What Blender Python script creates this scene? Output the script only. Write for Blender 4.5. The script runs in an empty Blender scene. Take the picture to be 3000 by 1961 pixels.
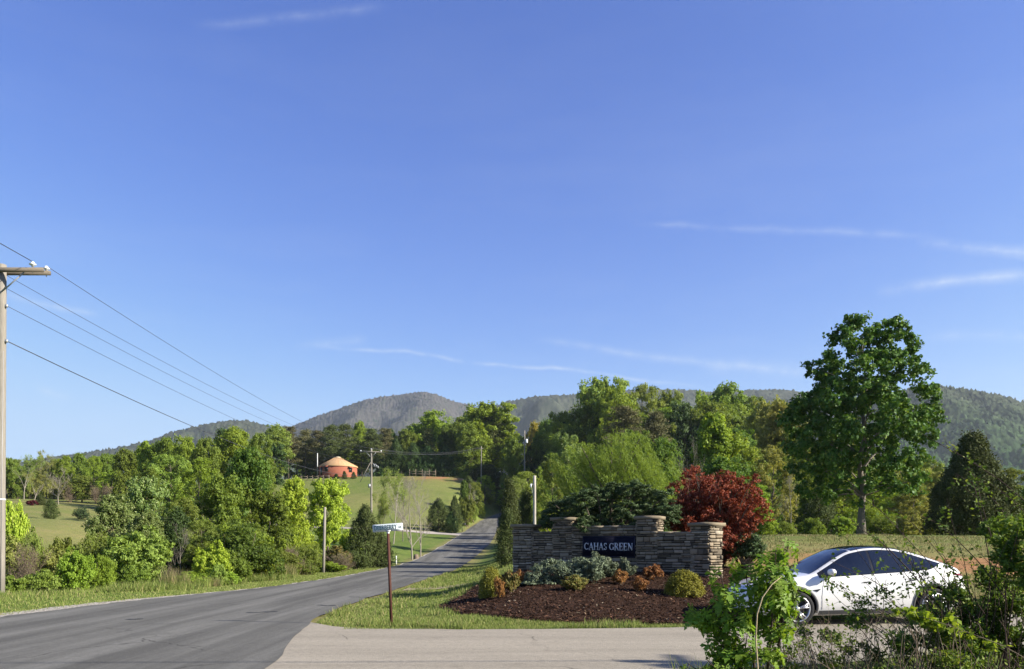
import bpy, bmesh, math, random
import numpy as np
from mathutils import Vector, Matrix, Euler

R = math.radians
scene = bpy.context.scene
COL = scene.collection

# ------------------------------------------------------------------ camera, sky, sun, exposure
F_PX, CX, HY, EYE = 2333.0, 1500.0, 1600.0, 1.6      # photograph: 3000 px wide, level camera with lens shift
cam_data = bpy.data.cameras.new('camera')
cam_data.sensor_width = 36.0
cam_data.lens = 36.0 * F_PX / 3000.0
cam_data.shift_y = (HY - 980.5) / 3000.0
cam_data.clip_start, cam_data.clip_end = 0.1, 20000.0
cam = bpy.data.objects.new('camera', cam_data)
COL.objects.link(cam)
cam.location = (0, 0, EYE)
cam.rotation_euler = (R(90), 0, 0)
scene.camera = cam

SUN_AZ, SUN_EL = 105.0, 28.0
SKY_STRENGTH, SUN_STRENGTH = 0.085, 5.0
scene.view_settings.view_transform = 'Standard'
scene.view_settings.look = 'None'
scene.view_settings.exposure = 1.35
scene.view_settings.gamma = 1.0
scene.view_settings.use_curve_mapping = False
cy = scene.cycles
cy.max_bounces = 5
cy.diffuse_bounces = 3
cy.glossy_bounces = 2
cy.transmission_bounces = 3
cy.transparent_max_bounces = 4
cy.volume_bounces = 1
cy.use_denoising = True
cy.sample_clamp_indirect = 6.0
cy.caustics_reflective = False
cy.caustics_refractive = False

s_dir = Vector((math.sin(R(SUN_AZ)) * math.cos(R(SUN_EL)), math.cos(R(SUN_AZ)) * math.cos(R(SUN_EL)), math.sin(R(SUN_EL))))
sun_data = bpy.data.lights.new('sun', 'SUN')
sun_data.energy = SUN_STRENGTH
sun_data.angle = R(0.53)
sun_data.color = (1.0, 0.93, 0.81)
sun = bpy.data.objects.new('sun', sun_data)
sun.rotation_euler = s_dir.to_track_quat('Z', 'Y').to_euler()
COL.objects.link(sun)


def pix_dir(px, py):
    return Vector(((px - CX) / F_PX, 1.0, (HY - py) / F_PX)).normalized()


world = bpy.data.worlds.new('World')
scene.world = world
world.use_nodes = True
wt = world.node_tree
wt.nodes.clear()


def wn(kind, **kw):
    n = wt.nodes.new(kind)
    for k, v in kw.items():
        if k.startswith('i_'):
            n.inputs[int(k[2:])].default_value = v
        else:
            setattr(n, k, v)
    return n


def wmath(op, a, b=None, clamp=False):
    n = wt.nodes.new('ShaderNodeMath')
    n.operation = op
    n.use_clamp = clamp
    for i, v in enumerate((a, b)):
        if v is None:
            continue
        if isinstance(v, (int, float)):
            n.inputs[i].default_value = v
        else:
            wt.links.new(v, n.inputs[i])
    return n.outputs[0]


sky = wn('ShaderNodeTexSky', sky_type='NISHITA', sun_disc=False, sun_elevation=R(SUN_EL), sun_rotation=R(SUN_AZ),
         altitude=300.0, air_density=1.0, dust_density=0.35, ozone_density=3.0)
bg = wn('ShaderNodeBackground')
bg.inputs[1].default_value = SKY_STRENGTH
out = wn('ShaderNodeOutputWorld')
tc = wn('ShaderNodeTexCoord')
# high thin cirrus and old vapour trails, laid out by direction in the sky (a long way off)
nrm = wn('ShaderNodeVectorMath', operation='NORMALIZE')
wt.links.new(tc.outputs['Generated'], nrm.inputs[0])
DIR = nrm.outputs[0]


def wdot(vec):
    n = wt.nodes.new('ShaderNodeVectorMath')
    n.operation = 'DOT_PRODUCT'
    wt.links.new(DIR, n.inputs[0])
    n.inputs[1].default_value = vec
    return n.outputs['Value']


wob = wn('ShaderNodeTexNoise', i_2=9.0, i_3=3.0)
wt.links.new(DIR, wob.inputs['Vector'])
wob2 = wn('ShaderNodeTexNoise', i_2=26.0, i_3=6.0, i_4=0.65)
wt.links.new(DIR, wob2.inputs['Vector'])
wobble = wmath('MULTIPLY', wmath('SUBTRACT', wob.outputs[0], 0.5), 0.02)
trails = [  # pixel ends, half width (radians), strength
    ((900, 1005), (2080, 1135), 0.0026, 0.34), ((1560, 995), (2420, 1110), 0.0050, 0.22),
    ((1850, 655), (2760, 690), 0.0042, 0.16), ((2680, 705), (3300, 775), 0.0058, 0.34),
    ((2560, 850), (3400, 770), 0.0068, 0.34), ((560, 80), (1150, 15), 0.0050, 0.13),
    ((0, 868), (290, 922), 0.0040, 0.28), ((100, 1140), (215, 1172), 0.0048, 0.20),
    ((2700, 985), (3300, 985), 0.0060, 0.18), ((850, 1010), (1080, 990), 0.006, 0.16), ((2040, 1075), (2480, 1095), 0.009, 0.14)]
total = None
for (a, b, hw, st) in trails:
    da, db = pix_dir(*a), pix_dir(*b)
    nn = da.cross(db).normalized()
    mid = (da + db).normalized()
    half = math.acos(max(-1, min(1, mid.dot(da))))
    dist = wmath('ABSOLUTE', wmath('ADD', wdot(nn), wobble))
    prof = wmath('SUBTRACT', 1.0, wmath('DIVIDE', dist, hw * 1.6), clamp=True)
    prof = wmath('POWER', prof, 1.5)
    along = wmath('DIVIDE', wmath('SUBTRACT', wdot(mid), math.cos(half)), (1 - math.cos(half)) * 0.6, clamp=True)
    v = wmath('MULTIPLY', wmath('MULTIPLY', prof, along), st * 1.25)
    total = v if total is None else wmath('ADD', total, v)
total = wmath('MULTIPLY', total, wmath('MULTIPLY', wmath('SUBTRACT', wob2.outputs[0], 0.30, True), 3.0))
# broad faint cirrus veils, stronger towards the horizon
mp = wn('ShaderNodeMapping')
mp.inputs['Scale'].default_value = (1.6, 1.6, 9.0)
mp.inputs['Rotation'].default_value = (R(6), R(8), 0)
wt.links.new(DIR, mp.inputs[0])
cir = wn('ShaderNodeTexNoise', i_2=1.7, i_3=6.0, i_4=0.6)
wt.links.new(mp.outputs[0], cir.inputs['Vector'])
cmask = wmath('MULTIPLY', wmath('SUBTRACT', cir.outputs[0], 0.48, ), 1.1, clamp=True)
veil = wmath('MULTIPLY', cmask, wmath('SUBTRACT', 0.85, wmath('MULTIPLY', wdot((0, 0, 1)), 1.1), clamp=True))
total = wmath('ADD', total, wmath('MULTIPLY', veil, 0.34), clamp=True)
mix = wn('ShaderNodeMixRGB')
mix.inputs[2].default_value = (3.6, 4.0, 4.5, 1)
wt.links.new(total, mix.inputs[0])
# clear-air colour response of the sky: deeper blue overhead, pale at the horizon
srgb = wn('ShaderNodeSeparateColor')
wt.links.new(sky.outputs[0], srgb.inputs[0])
crgb = wn('ShaderNodeCombineColor')
for i_, (ref, a_, gam, cap) in enumerate(((0.2343, 0.88, 1.42, 0.475), (0.2015, 0.90, 1.28, 0.695), (0.2343, 1.0, 1.05, 0.99))):
    u_ = wmath('MULTIPLY', wmath('POWER', wmath('MULTIPLY', srgb.outputs[i_], ref), gam), a_)
    sh_ = wmath('POWER', wmath('ADD', 1.0, wmath('POWER', wmath('DIVIDE', u_, cap), 5.0)), 0.2)
    wt.links.new(wmath('MULTIPLY', wmath('DIVIDE', u_, sh_), 1.0 / 0.2167), crgb.inputs[i_])
wt.links.new(crgb.outputs[0], mix.inputs[1])
wt.links.new(mix.outputs[0], bg.inputs[0])
wt.links.new(bg.outputs[0], out.inputs[0])

# ------------------------------------------------------------------ helpers


def tag(o, label=None, cat=None, group=None, kind=None):
    if label: o['label'] = label
    if cat: o['category'] = cat
    if group: o['group'] = group
    if kind: o['kind'] = kind
    return o


def link(name, data, parent=None, loc=None):
    o = bpy.data.objects.new(name, data)
    COL.objects.link(o)
    if parent is not None:
        o.parent = parent
    if loc is not None:
        o.location = loc
    return o


def np_mesh(name, V, faces, mats=(), smooth=False, mat_idx=None):
    """faces: list of int arrays (n,3) or (n,4)."""
    me = bpy.data.meshes.new(name)
    V = np.asarray(V, dtype=np.float32)
    me.vertices.add(len(V))
    me.vertices.foreach_set('co', V.ravel())
    faces = [np.asarray(f, dtype=np.int32) for f in faces if len(f)]
    tot = np.concatenate([np.full(len(f), f.shape[1], dtype=np.int32) for f in faces])
    loops = np.concatenate([f.ravel() for f in faces])
    me.loops.add(len(loops))
    me.loops.foreach_set('vertex_index', loops)
    me.polygons.add(len(tot))
    start = np.concatenate([[0], np.cumsum(tot)[:-1]]).astype(np.int32)
    me.polygons.foreach_set('loop_start', start)
    if mat_idx is not None:
        me.polygons.foreach_set('material_index', np.asarray(mat_idx, dtype=np.int32))
    if smooth:
        me.polygons.foreach_set('use_smooth', np.ones(len(tot), dtype=bool))
    for m in mats:
        me.materials.append(m)
    me.update(calc_edges=True)
    return me


class MB:
    """collects simple shapes into one mesh"""

    def __init__(self):
        self.V, self.Q, self.T, self.n = [], [], [], 0

    def add(self, V, Q=(), T=()):
        V = np.asarray(V, dtype=np.float64).reshape(-1, 3)
        self.V.append(V)
        if len(Q): self.Q.append(np.asarray(Q) + self.n)
        if len(T): self.T.append(np.asarray(T) + self.n)
        self.n += len(V)

    def box(self, c, s, rot=None, taper=1.0):
        x, y, z = np.array(s) / 2.0
        P = np.array([(-x, -y, -z), (x, -y, -z), (x, y, -z), (-x, y, -z), (-x * taper, -y * taper, z), (x * taper, -y * taper, z), (x * taper, y * taper, z), (-x * taper, y * taper, z)])
        if rot is not None:
            P = P @ np.array(rot.to_matrix() if hasattr(rot, 'to_matrix') else rot).T
        self.add(P + np.array(c), [(0, 3, 2, 1), (4, 5, 6, 7), (0, 1, 5, 4), (1, 2, 6, 5), (2, 3, 7, 6), (3, 0, 4, 7)])

    def tube(self, pts, rad, sides=6, cap=True):
        V, Q = tube_np(pts, rad, sides)
        T = []
        k = len(pts)
        if cap and sides >= 3:
            V = np.vstack([V, np.asarray(pts[0])[None], np.asarray(pts[-1])[None]])
            for i in range(sides):
                j = (i + 1) % sides
                T.append((j, i, k * sides))
                T.append(((k - 1) * sides + i, (k - 1) * sides + j, k * sides + 1))
        self.add(V, Q, T)

    def lathe(self, prof, c=(0, 0, 0), seg=16, axis='Z'):
        n = len(prof)
        a = np.linspace(0, 2 * math.pi, seg, endpoint=False)
        P = np.zeros((n, seg, 3))
        for i, (r, z) in enumerate(prof):
            P[i, :, 0] = r * np.cos(a); P[i, :, 1] = r * np.sin(a); P[i, :, 2] = z
        if axis == 'Y':
            P = P[:, :, [0, 2, 1]] * np.array([1, 1, 1])
        if axis == 'X':
            P = P[:, :, [2, 0, 1]]
        Q = [(i * seg + j, i * seg + (j + 1) % seg, (i + 1) * seg + (j + 1) % seg, (i + 1) * seg + j) for i in range(n - 1) for j in range(seg)]
        self.add(P.reshape(-1, 3) + np.array(c), Q)

    def mesh(self, name, mats, smooth=False):
        F = []
        if self.Q: F.append(np.concatenate(self.Q))
        if self.T: F.append(np.concatenate(self.T))
        return np_mesh(name, np.concatenate(self.V), F, mats if isinstance(mats, (list, tuple)) else [mats], smooth)

    def build(self, name, mats, parent=None, smooth=False, loc=None):
        return link(name, self.mesh(name, mats, smooth), parent, loc)


def tube_np(pts, rad, sides):
    P = np.asarray(pts, dtype=np.float64)
    k = len(P)
    rad = np.broadcast_to(np.asarray(rad, dtype=np.float64), (k,)) if np.ndim(rad) == 0 or len(np.atleast_1d(rad)) == k else np.linspace(rad[0], rad[1], k)
    D = np.gradient(P, axis=0)
    D /= np.maximum(np.linalg.norm(D, axis=1, keepdims=True), 1e-9)
    ref = np.where(np.abs(D[:, 2:3]) > 0.9, np.array([[1.0, 0, 0]]), np.array([[0, 0, 1.0]]))
    if np.abs(D[:, 2]).max() > 0.9:
        ref = np.broadcast_to(np.array([[1.0, 0.13, 0.02]]), P.shape) if np.abs(D[:, 0]).max() < 0.95 else np.broadcast_to(np.array([[0, 1.0, 0.1]]), P.shape)
    A = np.cross(D, ref); A /= np.maximum(np.linalg.norm(A, axis=1, keepdims=True), 1e-9)
    B = np.cross(D, A)
    a = np.linspace(0, 2 * math.pi, sides, endpoint=False)
    V = P[:, None, :] + rad[:, None, None] * (np.cos(a)[None, :, None] * A[:, None, :] + np.sin(a)[None, :, None] * B[:, None, :])
    i, j = np.meshgrid(np.arange(k - 1), np.arange(sides), indexing='ij')
    j2 = (j + 1) % sides
    Q = np.stack([i * sides + j, i * sides + j2, (i + 1) * sides + j2, (i + 1) * sides + j], -1).reshape(-1, 4)
    return V.reshape(-1, 3), Q


# ------------------------------------------------------------------ materials


class M:
    """tiny node builder"""

    def __init__(self, name):
        self.m = bpy.data.materials.new(name)
        self.m.use_nodes = True
        self.t = self.m.node_tree
        self.t.nodes.clear()
        self.out = self.t.nodes.new('ShaderNodeOutputMaterial')

    def n(self, kind, **kw):
        n = self.t.nodes.new(kind)
        for k, v in kw.items():
            setattr(n, k, v)
        return n

    def set(self, sock, v):
        if hasattr(v, 'is_linked') or hasattr(v, 'links'):
            self.t.links.new(v, sock)
        else:
            if isinstance(v, (tuple, list)) and len(v) == 3 and sock.type == 'RGBA':
                v = (*v, 1)
            sock.default_value = v

    def coord(self, which='Object', scale=None):
        c = self.n('ShaderNodeTexCoord').outputs[which]
        if scale is not None:
            mp = self.n('ShaderNodeMapping')
            self.t.links.new(c, mp.inputs[0])
            mp.inputs['Scale'].default_value = scale
            c = mp.outputs[0]
        return c

    def pos(self, scale=None):
        c = self.n('ShaderNodeNewGeometry').outputs['Position']
        if scale is not None:
            mp = self.n('ShaderNodeMapping')
            self.t.links.new(c, mp.inputs[0])
            mp.inputs['Scale'].default_value = scale
            c = mp.outputs[0]
        return c

    def noise(self, vec, scale=5.0, detail=4.0, rough=0.55):
        n = self.n('ShaderNodeTexNoise')
        self.t.links.new(vec, n.inputs['Vector'])
        n.inputs['Scale'].default_value = scale
        n.inputs['Detail'].default_value = detail
        n.inputs['Roughness'].default_value = rough
        return n.outputs[0]

    def voronoi(self, vec, scale=5.0, out='Color'):
        n = self.n('ShaderNodeTexVoronoi')
        self.t.links.new(vec, n.inputs['Vector'])
        n.inputs['Scale'].default_value = scale
        return n.outputs[out]

    def ramp(self, fac, stops):
        n = self.n('ShaderNodeValToRGB')
        self.set(n.inputs[0], fac)
        el = n.color_ramp.elements
        while len(el) < len(stops):
            el.new(0.5)
        for e, (p, c) in zip(el, stops):
            e.position = p
            e.color = (*c, 1) if len(c) == 3 else c
        return n.outputs[0]

    def mix(self, fac, a, b, mode='MIX'):
        n = self.n('ShaderNodeMixRGB', blend_type=mode)
        self.set(n.inputs[0], fac); self.set(n.inputs[1], a); self.set(n.inputs[2], b)
        return n.outputs[0]

    def math(self, op, a, b=0.0, clamp=False):
        n = self.n('ShaderNodeMath', operation=op)
        n.use_clamp = clamp
        self.set(n.inputs[0], a); self.set(n.inputs[1], b)
        return n.outputs[0]

    def bump(self, h, strength=0.3, dist=0.02):
        n = self.n('ShaderNodeBump')
        n.inputs['Strength'].default_value = strength
        n.inputs['Distance'].default_value = dist
        self.set(n.inputs['Height'], h)
        return n.outputs[0]

    def principled(self, color, rough=0.8, spec=0.3, metal=0.0, normal=None, **kw):
        p = self.n('ShaderNodeBsdfPrincipled')
        self.set(p.inputs['Base Color'], color)
        self.set(p.inputs['Roughness'], rough)
        p.inputs['Specular IOR Level'].default_value = spec
        p.inputs['Metallic'].default_value = metal
        if normal is not None:
            self.t.links.new(normal, p.inputs['Normal'])
        for k, v in kw.items():
            self.set(p.inputs[k.replace('_', ' ')], v)
        self.t.links.new(p.outputs[0], self.out.inputs[0])
        return self.m


def plain(name, c, rough=0.7, spec=0.3, metal=0.0, var=0.12, scale=6.0, **kw):
    b = M(name)
    n = b.noise(b.coord('Object'), scale, 4.0)
    col = b.mix(n, tuple(x * (1 - var) for x in c), tuple(min(1, x * (1 + var)) for x in c))
    return b.principled(col, rough, spec, metal, **kw)


def leaf_mat(name, c1, c2, c3=None, trans=0.46, rough=0.55, spec=0.15):
    """c1..c2 from leaf to leaf, each tree of a kind slightly different"""
    b = M(name)
    isl = b.n('ShaderNodeNewGeometry').outputs['Random Per Island']
    obj = b.n('ShaderNodeObjectInfo').outputs['Random']
    stops = [(0.0, c1), (1.0, c2)] if c3 is None else [(0.0, c1), (0.8, c2), (1.0, c3)]
    col = b.ramp(isl, stops)
    hs = b.n('ShaderNodeHueSaturation')
    b.set(hs.inputs['Hue'], b.math('ADD', b.math('MULTIPLY', obj, 0.024), 0.488))
    b.set(hs.inputs['Value'], b.math('ADD', b.math('MULTIPLY', obj, 0.3), 0.85))
    b.set(hs.inputs['Color'], col)
    p = b.n('ShaderNodeBsdfPrincipled')
    b.set(p.inputs['Base Color'], hs.outputs[0])
    p.inputs['Roughness'].default_value = rough
    p.inputs['Specular IOR Level'].default_value = spec
    tr = b.n('ShaderNodeBsdfTranslucent')
    b.set(tr.inputs[0], b.mix(1.0, hs.outputs[0], (1.25, 1.15, 0.55), 'MULTIPLY'))
    ms = b.n('ShaderNodeMixShader')
    ms.inputs[0].default_value = trans
    b.t.links.new(p.outputs[0], ms.inputs[1])
    b.t.links.new(tr.outputs[0], ms.inputs[2])
    b.t.links.new(ms.outputs[0], b.out.inputs[0])
    return b.m


def bark_mat(name, c, var=0.35, scale=(9, 9, 2.5)):
    b = M(name)
    n = b.noise(b.coord('Object', scale), 3.0, 6.0, 0.65)
    col = b.mix(n, tuple(x * (1 - var) for x in c), tuple(x * (1 + var) for x in c))
    return b.principled(col, 0.9, 0.15, normal=b.bump(n, 0.6, 0.03))


LEAF = {
    'bright': leaf_mat('leaf_bright_green', (0.162, 0.233, 0.026), (0.272, 0.365, 0.048)),
    'mid': leaf_mat('leaf_mid_green', (0.118, 0.174, 0.026), (0.208, 0.279, 0.048)),
    'deep': leaf_mat('leaf_deep_green', (0.067, 0.120, 0.020), (0.144, 0.211, 0.039)),
    'dark': leaf_mat('leaf_dark_green', (0.034, 0.068, 0.018), (0.073, 0.124, 0.032), trans=0.2),
    'yellow': leaf_mat('leaf_yellow_green', (0.224, 0.310, 0.028), (0.391, 0.460, 0.055), trans=0.38),
    'pale': leaf_mat('leaf_pale_spring_green', (0.161, 0.224, 0.039), (0.287, 0.368, 0.081)),
    'olive': leaf_mat('leaf_olive_green', (0.145, 0.196, 0.034), (0.234, 0.282, 0.063)),
    'tan': leaf_mat('leaf_tan_green', (0.196, 0.217, 0.052), (0.308, 0.308, 0.092)),
    'grey': leaf_mat('leaf_grey_green', (0.115, 0.173, 0.042), (0.217, 0.278, 0.089), (0.367, 0.406, 0.196)),
    'willow': leaf_mat('leaf_willow_green', (0.144, 0.218, 0.034), (0.236, 0.328, 0.063)),
    'pine': leaf_mat('needle_pine', (0.058, 0.081, 0.024), (0.117, 0.138, 0.044), trans=0.12, rough=0.6, spec=0.1),
    'pinebrown': leaf_mat('needle_brown_pine', (0.087, 0.092, 0.036), (0.164, 0.150, 0.068), trans=0.1, rough=0.6, spec=0.1),
    'cedar': leaf_mat('needle_cedar', (0.044, 0.064, 0.018), (0.094, 0.117, 0.034), trans=0.12, rough=0.65, spec=0.1),
    'juniper': leaf_mat('needle_dark_juniper', (0.030, 0.058, 0.020), (0.072, 0.112, 0.042), (0.17, 0.21, 0.10), trans=0.12, rough=0.6, spec=0.1),
    'bluejuniper': leaf_mat('needle_blue_juniper', (0.085, 0.112, 0.066), (0.175, 0.205, 0.130), trans=0.12, rough=0.6, spec=0.1),
    'red': leaf_mat('leaf_dark_red', (0.115, 0.022, 0.015), (0.245, 0.048, 0.030), (0.31, 0.105, 0.06), trans=0.25),
    'purple': leaf_mat('leaf_purple_red', (0.060, 0.012, 0.014), (0.13, 0.02, 0.02), trans=0.25),
    'orange': leaf_mat('leaf_orange_brown', (0.150, 0.060, 0.020), (0.290, 0.125, 0.042), (0.36, 0.22, 0.08), trans=0.2),
    'gold': leaf_mat('leaf_golden_green', (0.115, 0.112, 0.016), (0.250, 0.225, 0.030), trans=0.2),
    'mixed': leaf_mat('leaf_bronze_green', (0.098, 0.106, 0.025), (0.196, 0.178, 0.046), (0.253, 0.127, 0.046), trans=0.2),
    'gum': leaf_mat('leaf_sweetgum', (0.044, 0.105, 0.021), (0.098, 0.184, 0.034), (0.184, 0.249, 0.046), trans=0.25, rough=0.55, spec=0.15),
    'maple': leaf_mat('leaf_sapling_maple', (0.090, 0.175, 0.020), (0.210, 0.330, 0.042), trans=0.42, rough=0.5),
    'brush': leaf_mat('leaf_small_brush', (0.055, 0.105, 0.016), (0.140, 0.210, 0.034), (0.27, 0.32, 0.07), trans=0.36),
    'autumn': leaf_mat('leaf_yellow_bud', (0.230, 0.196, 0.034), (0.345, 0.276, 0.057)),
}
BARK = {
    'brown': bark_mat('bark_brown', (0.095, 0.078, 0.060)),
    'grey': bark_mat('bark_grey', (0.135, 0.12, 0.10)),
    'pale': bark_mat('bark_pale_grey', (0.24, 0.215, 0.175)),
    'twig': bark_mat('bark_dry_twig', (0.17, 0.13, 0.095)),
    'darktwig': bark_mat('bark_dark_cane', (0.060, 0.042, 0.034)),
    'straw': bark_mat('dry_straw_stem', (0.34, 0.27, 0.17)),
}
# ------------------------------------------------------------------ lie of the land
ROAD_Y = np.array([-400, -60, 0, 10, 12.4, 15.5, 17.4, 22, 26, 30, 39, 50, 58, 66, 79, 96, 120, 148, 165, 175, 190, 215, 260, 400.0])
ROAD_X = np.array([-7.6, -7.6, -7.4, -7.5, -7.58, -7.7, -7.8, -7.8, -7.2, -6.75, -6.4, -6.25, -6.4, -6.5, -6.2, -5.2, -5.1, -5.3, -3.6, -2.2, 0.5, 7.0, 24.0, 80.0])
ROAD_W = np.array([6.2, 6.2, 9.6, 9.0, 8.04, 7.2, 6.9, 6.7, 5.9, 5.1, 4.7, 5.0, 5.2, 5.2, 5.2, 5.2, 5.2, 5.2, 5.0, 5.0, 5.0, 5.0, 5.0, 5.0])
ROAD_Z = np.array([0, 0, 0, 0, 0, 0, 0, 0, 0, 0, 0, 0, 0, 0, 0.5, 1.9, 3.3, 4.9, 7.0, 8.1, 9.7, 12.3, 16.0, 20.0])
_yy = np.arange(-420, 420, 1.0)


def _sm(a, w):
    k = np.hanning(w + 2)[1:-1]; k /= k.sum()
    return np.convolve(np.pad(a, w // 2, mode='edge'), k, mode='valid')[:len(a)]


_rx, _rz, _rw = _sm(np.interp(_yy, ROAD_Y, ROAD_X), 9), _sm(np.interp(_yy, ROAD_Y, ROAD_Z), 15), _sm(np.interp(_yy, ROAD_Y, ROAD_W), 9)


def road_x(y): return np.interp(y, _yy, _rx)
def road_z(y): return np.interp(y, _yy, _rz)
def road_w(y): return np.interp(y, _yy, _rw)


SIDE_X = np.array([-8, -4, 0, 3, 5, 7, 9, 12, 16, 24, 40, 80.0])
SIDE_Y = np.array([12.6, 12.6, 12.65, 12.9, 13.7, 14.8, 15.5, 16.1, 16.8, 18.4, 22.0, 31.0])
_sx = np.arange(-8, 80, 0.5)
_sy = _sm(np.interp(_sx, SIDE_X, SIDE_Y), 9)
def side_y(x): return np.interp(x, _sx, _sy)


CTRL = np.array([
    (-7, -60, 0), (-7, -20, 0), (-7, 0, 0), (-7, 15, 0), (-7, 30, 0), (-7, 45, 0), (0, 0, 0), (5, 4, 0), (12, 6, 0), (25, 5, 0.1), (45, 0, 0.3), (0, 12, 0), (4, 13, 0),
    (10, 14, 0), (14, 17, 0), (20, 18, 0.05), (30, 20, 0.2), (-15, 5, 0), (-30, 5, 0.2), (-40, -30, 1), (30, -40, 1), (0, -60, 0.5), (-100, -80, 4), (100, -80, 3),
    # verge and creek on the left
    (-11, 20, 0), (-15, 15, 0), (-14, 28, -0.02), (-12, 45, 0), (-17, 30, -0.25), (-21, 45, -0.5), (-18, 60, -0.1), (-13, 62, 0.1), (-26, 55, 0.1), (-26, 30, -0.1), (-40, 30, 0.3),
    # left fields
    (-30, 70, 1.0), (-38, 68, 3.0), (-42, 78, 3.9), (-52, 90, 4.6), (-56, 100, 5.2), (-62, 120, 7.2), (-75, 140, 9.3), (-92, 150, 10.6), (-110, 160, 11.2), (-110, 100, 7.5), (-80, 60, 3), (-140, 60, 4), (-150, 160, 12),
    # hill with the round house
    (-13, 83, 1.3), (-12, 100, 2.2), (-18, 121, 4.0), (-12, 121, 3.5), (-30, 121, 4.2), (-45, 135, 6.2), (-32, 150, 9.9), (-14, 160, 11.6), (-22, 160, 11.8), (-44, 165, 12.5), (-24, 190, 18.2), (-34, 190, 18.1), (-44, 188, 17.8),
    (-12, 188, 17.6), (-58, 190, 17.2), (-75, 180, 14.8), (-40, 205, 19.0), (-20, 210, 19.2), (-60, 230, 19.5), (-20, 250, 20), (-10, 150, 8.0), (-9, 170, 13.0), (-6, 200, 16.5), (-90, 220, 16), (0, 240, 19.0),
    # lawn and planted mound right of the road
    (-2.5, 17, 0.04), (-3.0, 20, 0.06), (-1.5, 15.6, 0.02), (1.5, 16.0, 0.06), (4.0, 16.0, 0.06), (-1.6, 18.5, 0.15), (0.5, 18.6, 0.36), (3.0, 18.8, 0.40), (4.5, 19.0, 0.40), (6.3, 18.6, 0.18), (7.2, 19.3, 0.10), (-1.2, 21.0, 0.36), (-2.4, 24, 0.18), (-3.2, 30, 0.10),
    (1.0, 21, 0.66), (3.0, 21, 0.68), (5.3, 20.4, 0.62), (0.4, 23.4, 0.86), (1.6, 23.3, 0.88), (3.9, 22.6, 0.85), (5.3, 21.7, 0.76), (0, 26.5, 0.75), (3, 26, 1.0), (7.2, 22, 0.62), (7.2, 25, 0.95), (-2.2, 35, 0.3), (-1.5, 45, 0.6),
    (0, 60, 1.1), (3, 75, 1.9), (2, 95, 2.6), (4, 120, 4.2),
    # field on the right
    (6, 30, 1.4), (10, 22.5, 0.45), (9, 26, 0.9), (14, 24, 0.55), (14, 30, 1.25), (20, 30, 1.2), (22, 24, 0.5), (12, 40, 2.07), (20, 40, 2.07), (28, 42, 2.1), (20, 50, 2.15), (12, 50, 2.1), (32, 32, 1.2), (40, 50, 2.2), (30, 60, 2.2), (20, 80, 2.6), (40, 100, 3.4),
    (12, 110, 4.4), (16, 150, 8.5), (24, 190, 12), (45, 200, 13), (80, 150, 7), (80, 60, 2.5), (110, 100, 5), (60, 20, 0.9), (140, 200, 12), (60, 260, 16), (0, 300, 21), (-100, 300, 19), (100, 300, 19), (-220, 250, 17), (-220, 80, 8), (220, 80, 8), (220, 250, 16),
    (-260, -60, 5), (260, -60, 5), (-7, 62, 0.06)], dtype=np.float64)


def _phi(r2):
    return np.where(r2 > 1e-9, 0.5 * r2 * np.log(np.maximum(r2, 1e-9)), 0.0)


_n = len(CTRL)
_P = CTRL[:, :2] / 50.0
_K = _phi(((_P[:, None, :] - _P[None, :, :]) ** 2).sum(-1)) + np.eye(_n) * 2e-4
_A = np.zeros((_n + 3, _n + 3))
_A[:_n, :_n] = _K; _A[:_n, _n] = 1; _A[:_n, _n + 1:] = _P; _A[_n, :_n] = 1; _A[_n + 1:, :_n] = _P.T
_W = np.linalg.solve(_A, np.concatenate([CTRL[:, 2], [0, 0, 0]]))


def smooth(a, b, x):
    t = np.clip((x - a) / (b - a), 0, 1)
    return t * t * (3 - 2 * t)


def terrain(x, y):
    x = np.asarray(x, dtype=np.float64); y = np.asarray(y, dtype=np.float64)
    shp = np.broadcast(x, y).shape
    x = np.broadcast_to(x, shp).ravel(); y = np.broadcast_to(y, shp).ravel()
    cx_, cy_ = np.clip(x, -240, 240), np.clip(y, -70, 300)
    z = np.empty(len(x))
    for s in range(0, len(x), 8192):
        q = np.stack([cx_[s:s + 8192], cy_[s:s + 8192]], -1) / 50.0
        z[s:s + 8192] = _phi(((q[:, None, :] - _P[None, :, :]) ** 2).sum(-1)) @ _W[:_n] + _W[_n] + q @ _W[_n + 1:]
    far = smooth(0, 900, np.hypot(x - cx_, y - cy_))
    z = z * (1 - far) + 14.0 * far
    # small unevenness away from roads
    und = 0.05 * np.sin(x * 0.9 + 1.3 * np.sin(y * 0.37)) * np.sin(y * 0.71 + 0.9 * np.sin(x * 0.43)) * np.clip((np.hypot(x, y) - 10) / 30, 0, 1)
    z = z + und
    d = np.abs(x - road_x(y)) - road_w(y) / 2
    wgt = 1 - smooth(0.5, 5.0, d)
    wgt = np.where(y > 330, 0, wgt)
    z = z * (1 - wgt) + (road_z(y) + 0.0) * wgt
    ds = np.abs(y - side_y(x)) - 2.35
    ws = np.where((x > -8) & (x < 70), 1 - smooth(0.3, 1.9, ds), 0)
    z = z * (1 - ws) + np.clip((x - 14) * 0.01, 0, 1) * ws
    return z.reshape(shp)


def tz(x, y):
    return float(terrain(np.array([x]), np.array([y]))[0])


def at(px, Y):
    """world X of photo column px at distance Y"""
    return (px - CX) * Y / F_PX


def zpix(py, Y):
    return EYE + (HY - py) * Y / F_PX


def axis(*segs):
    out = []
    for a, b, s in segs:
        out.append(np.arange(a, b, s))
    return np.concatenate(out)


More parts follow.
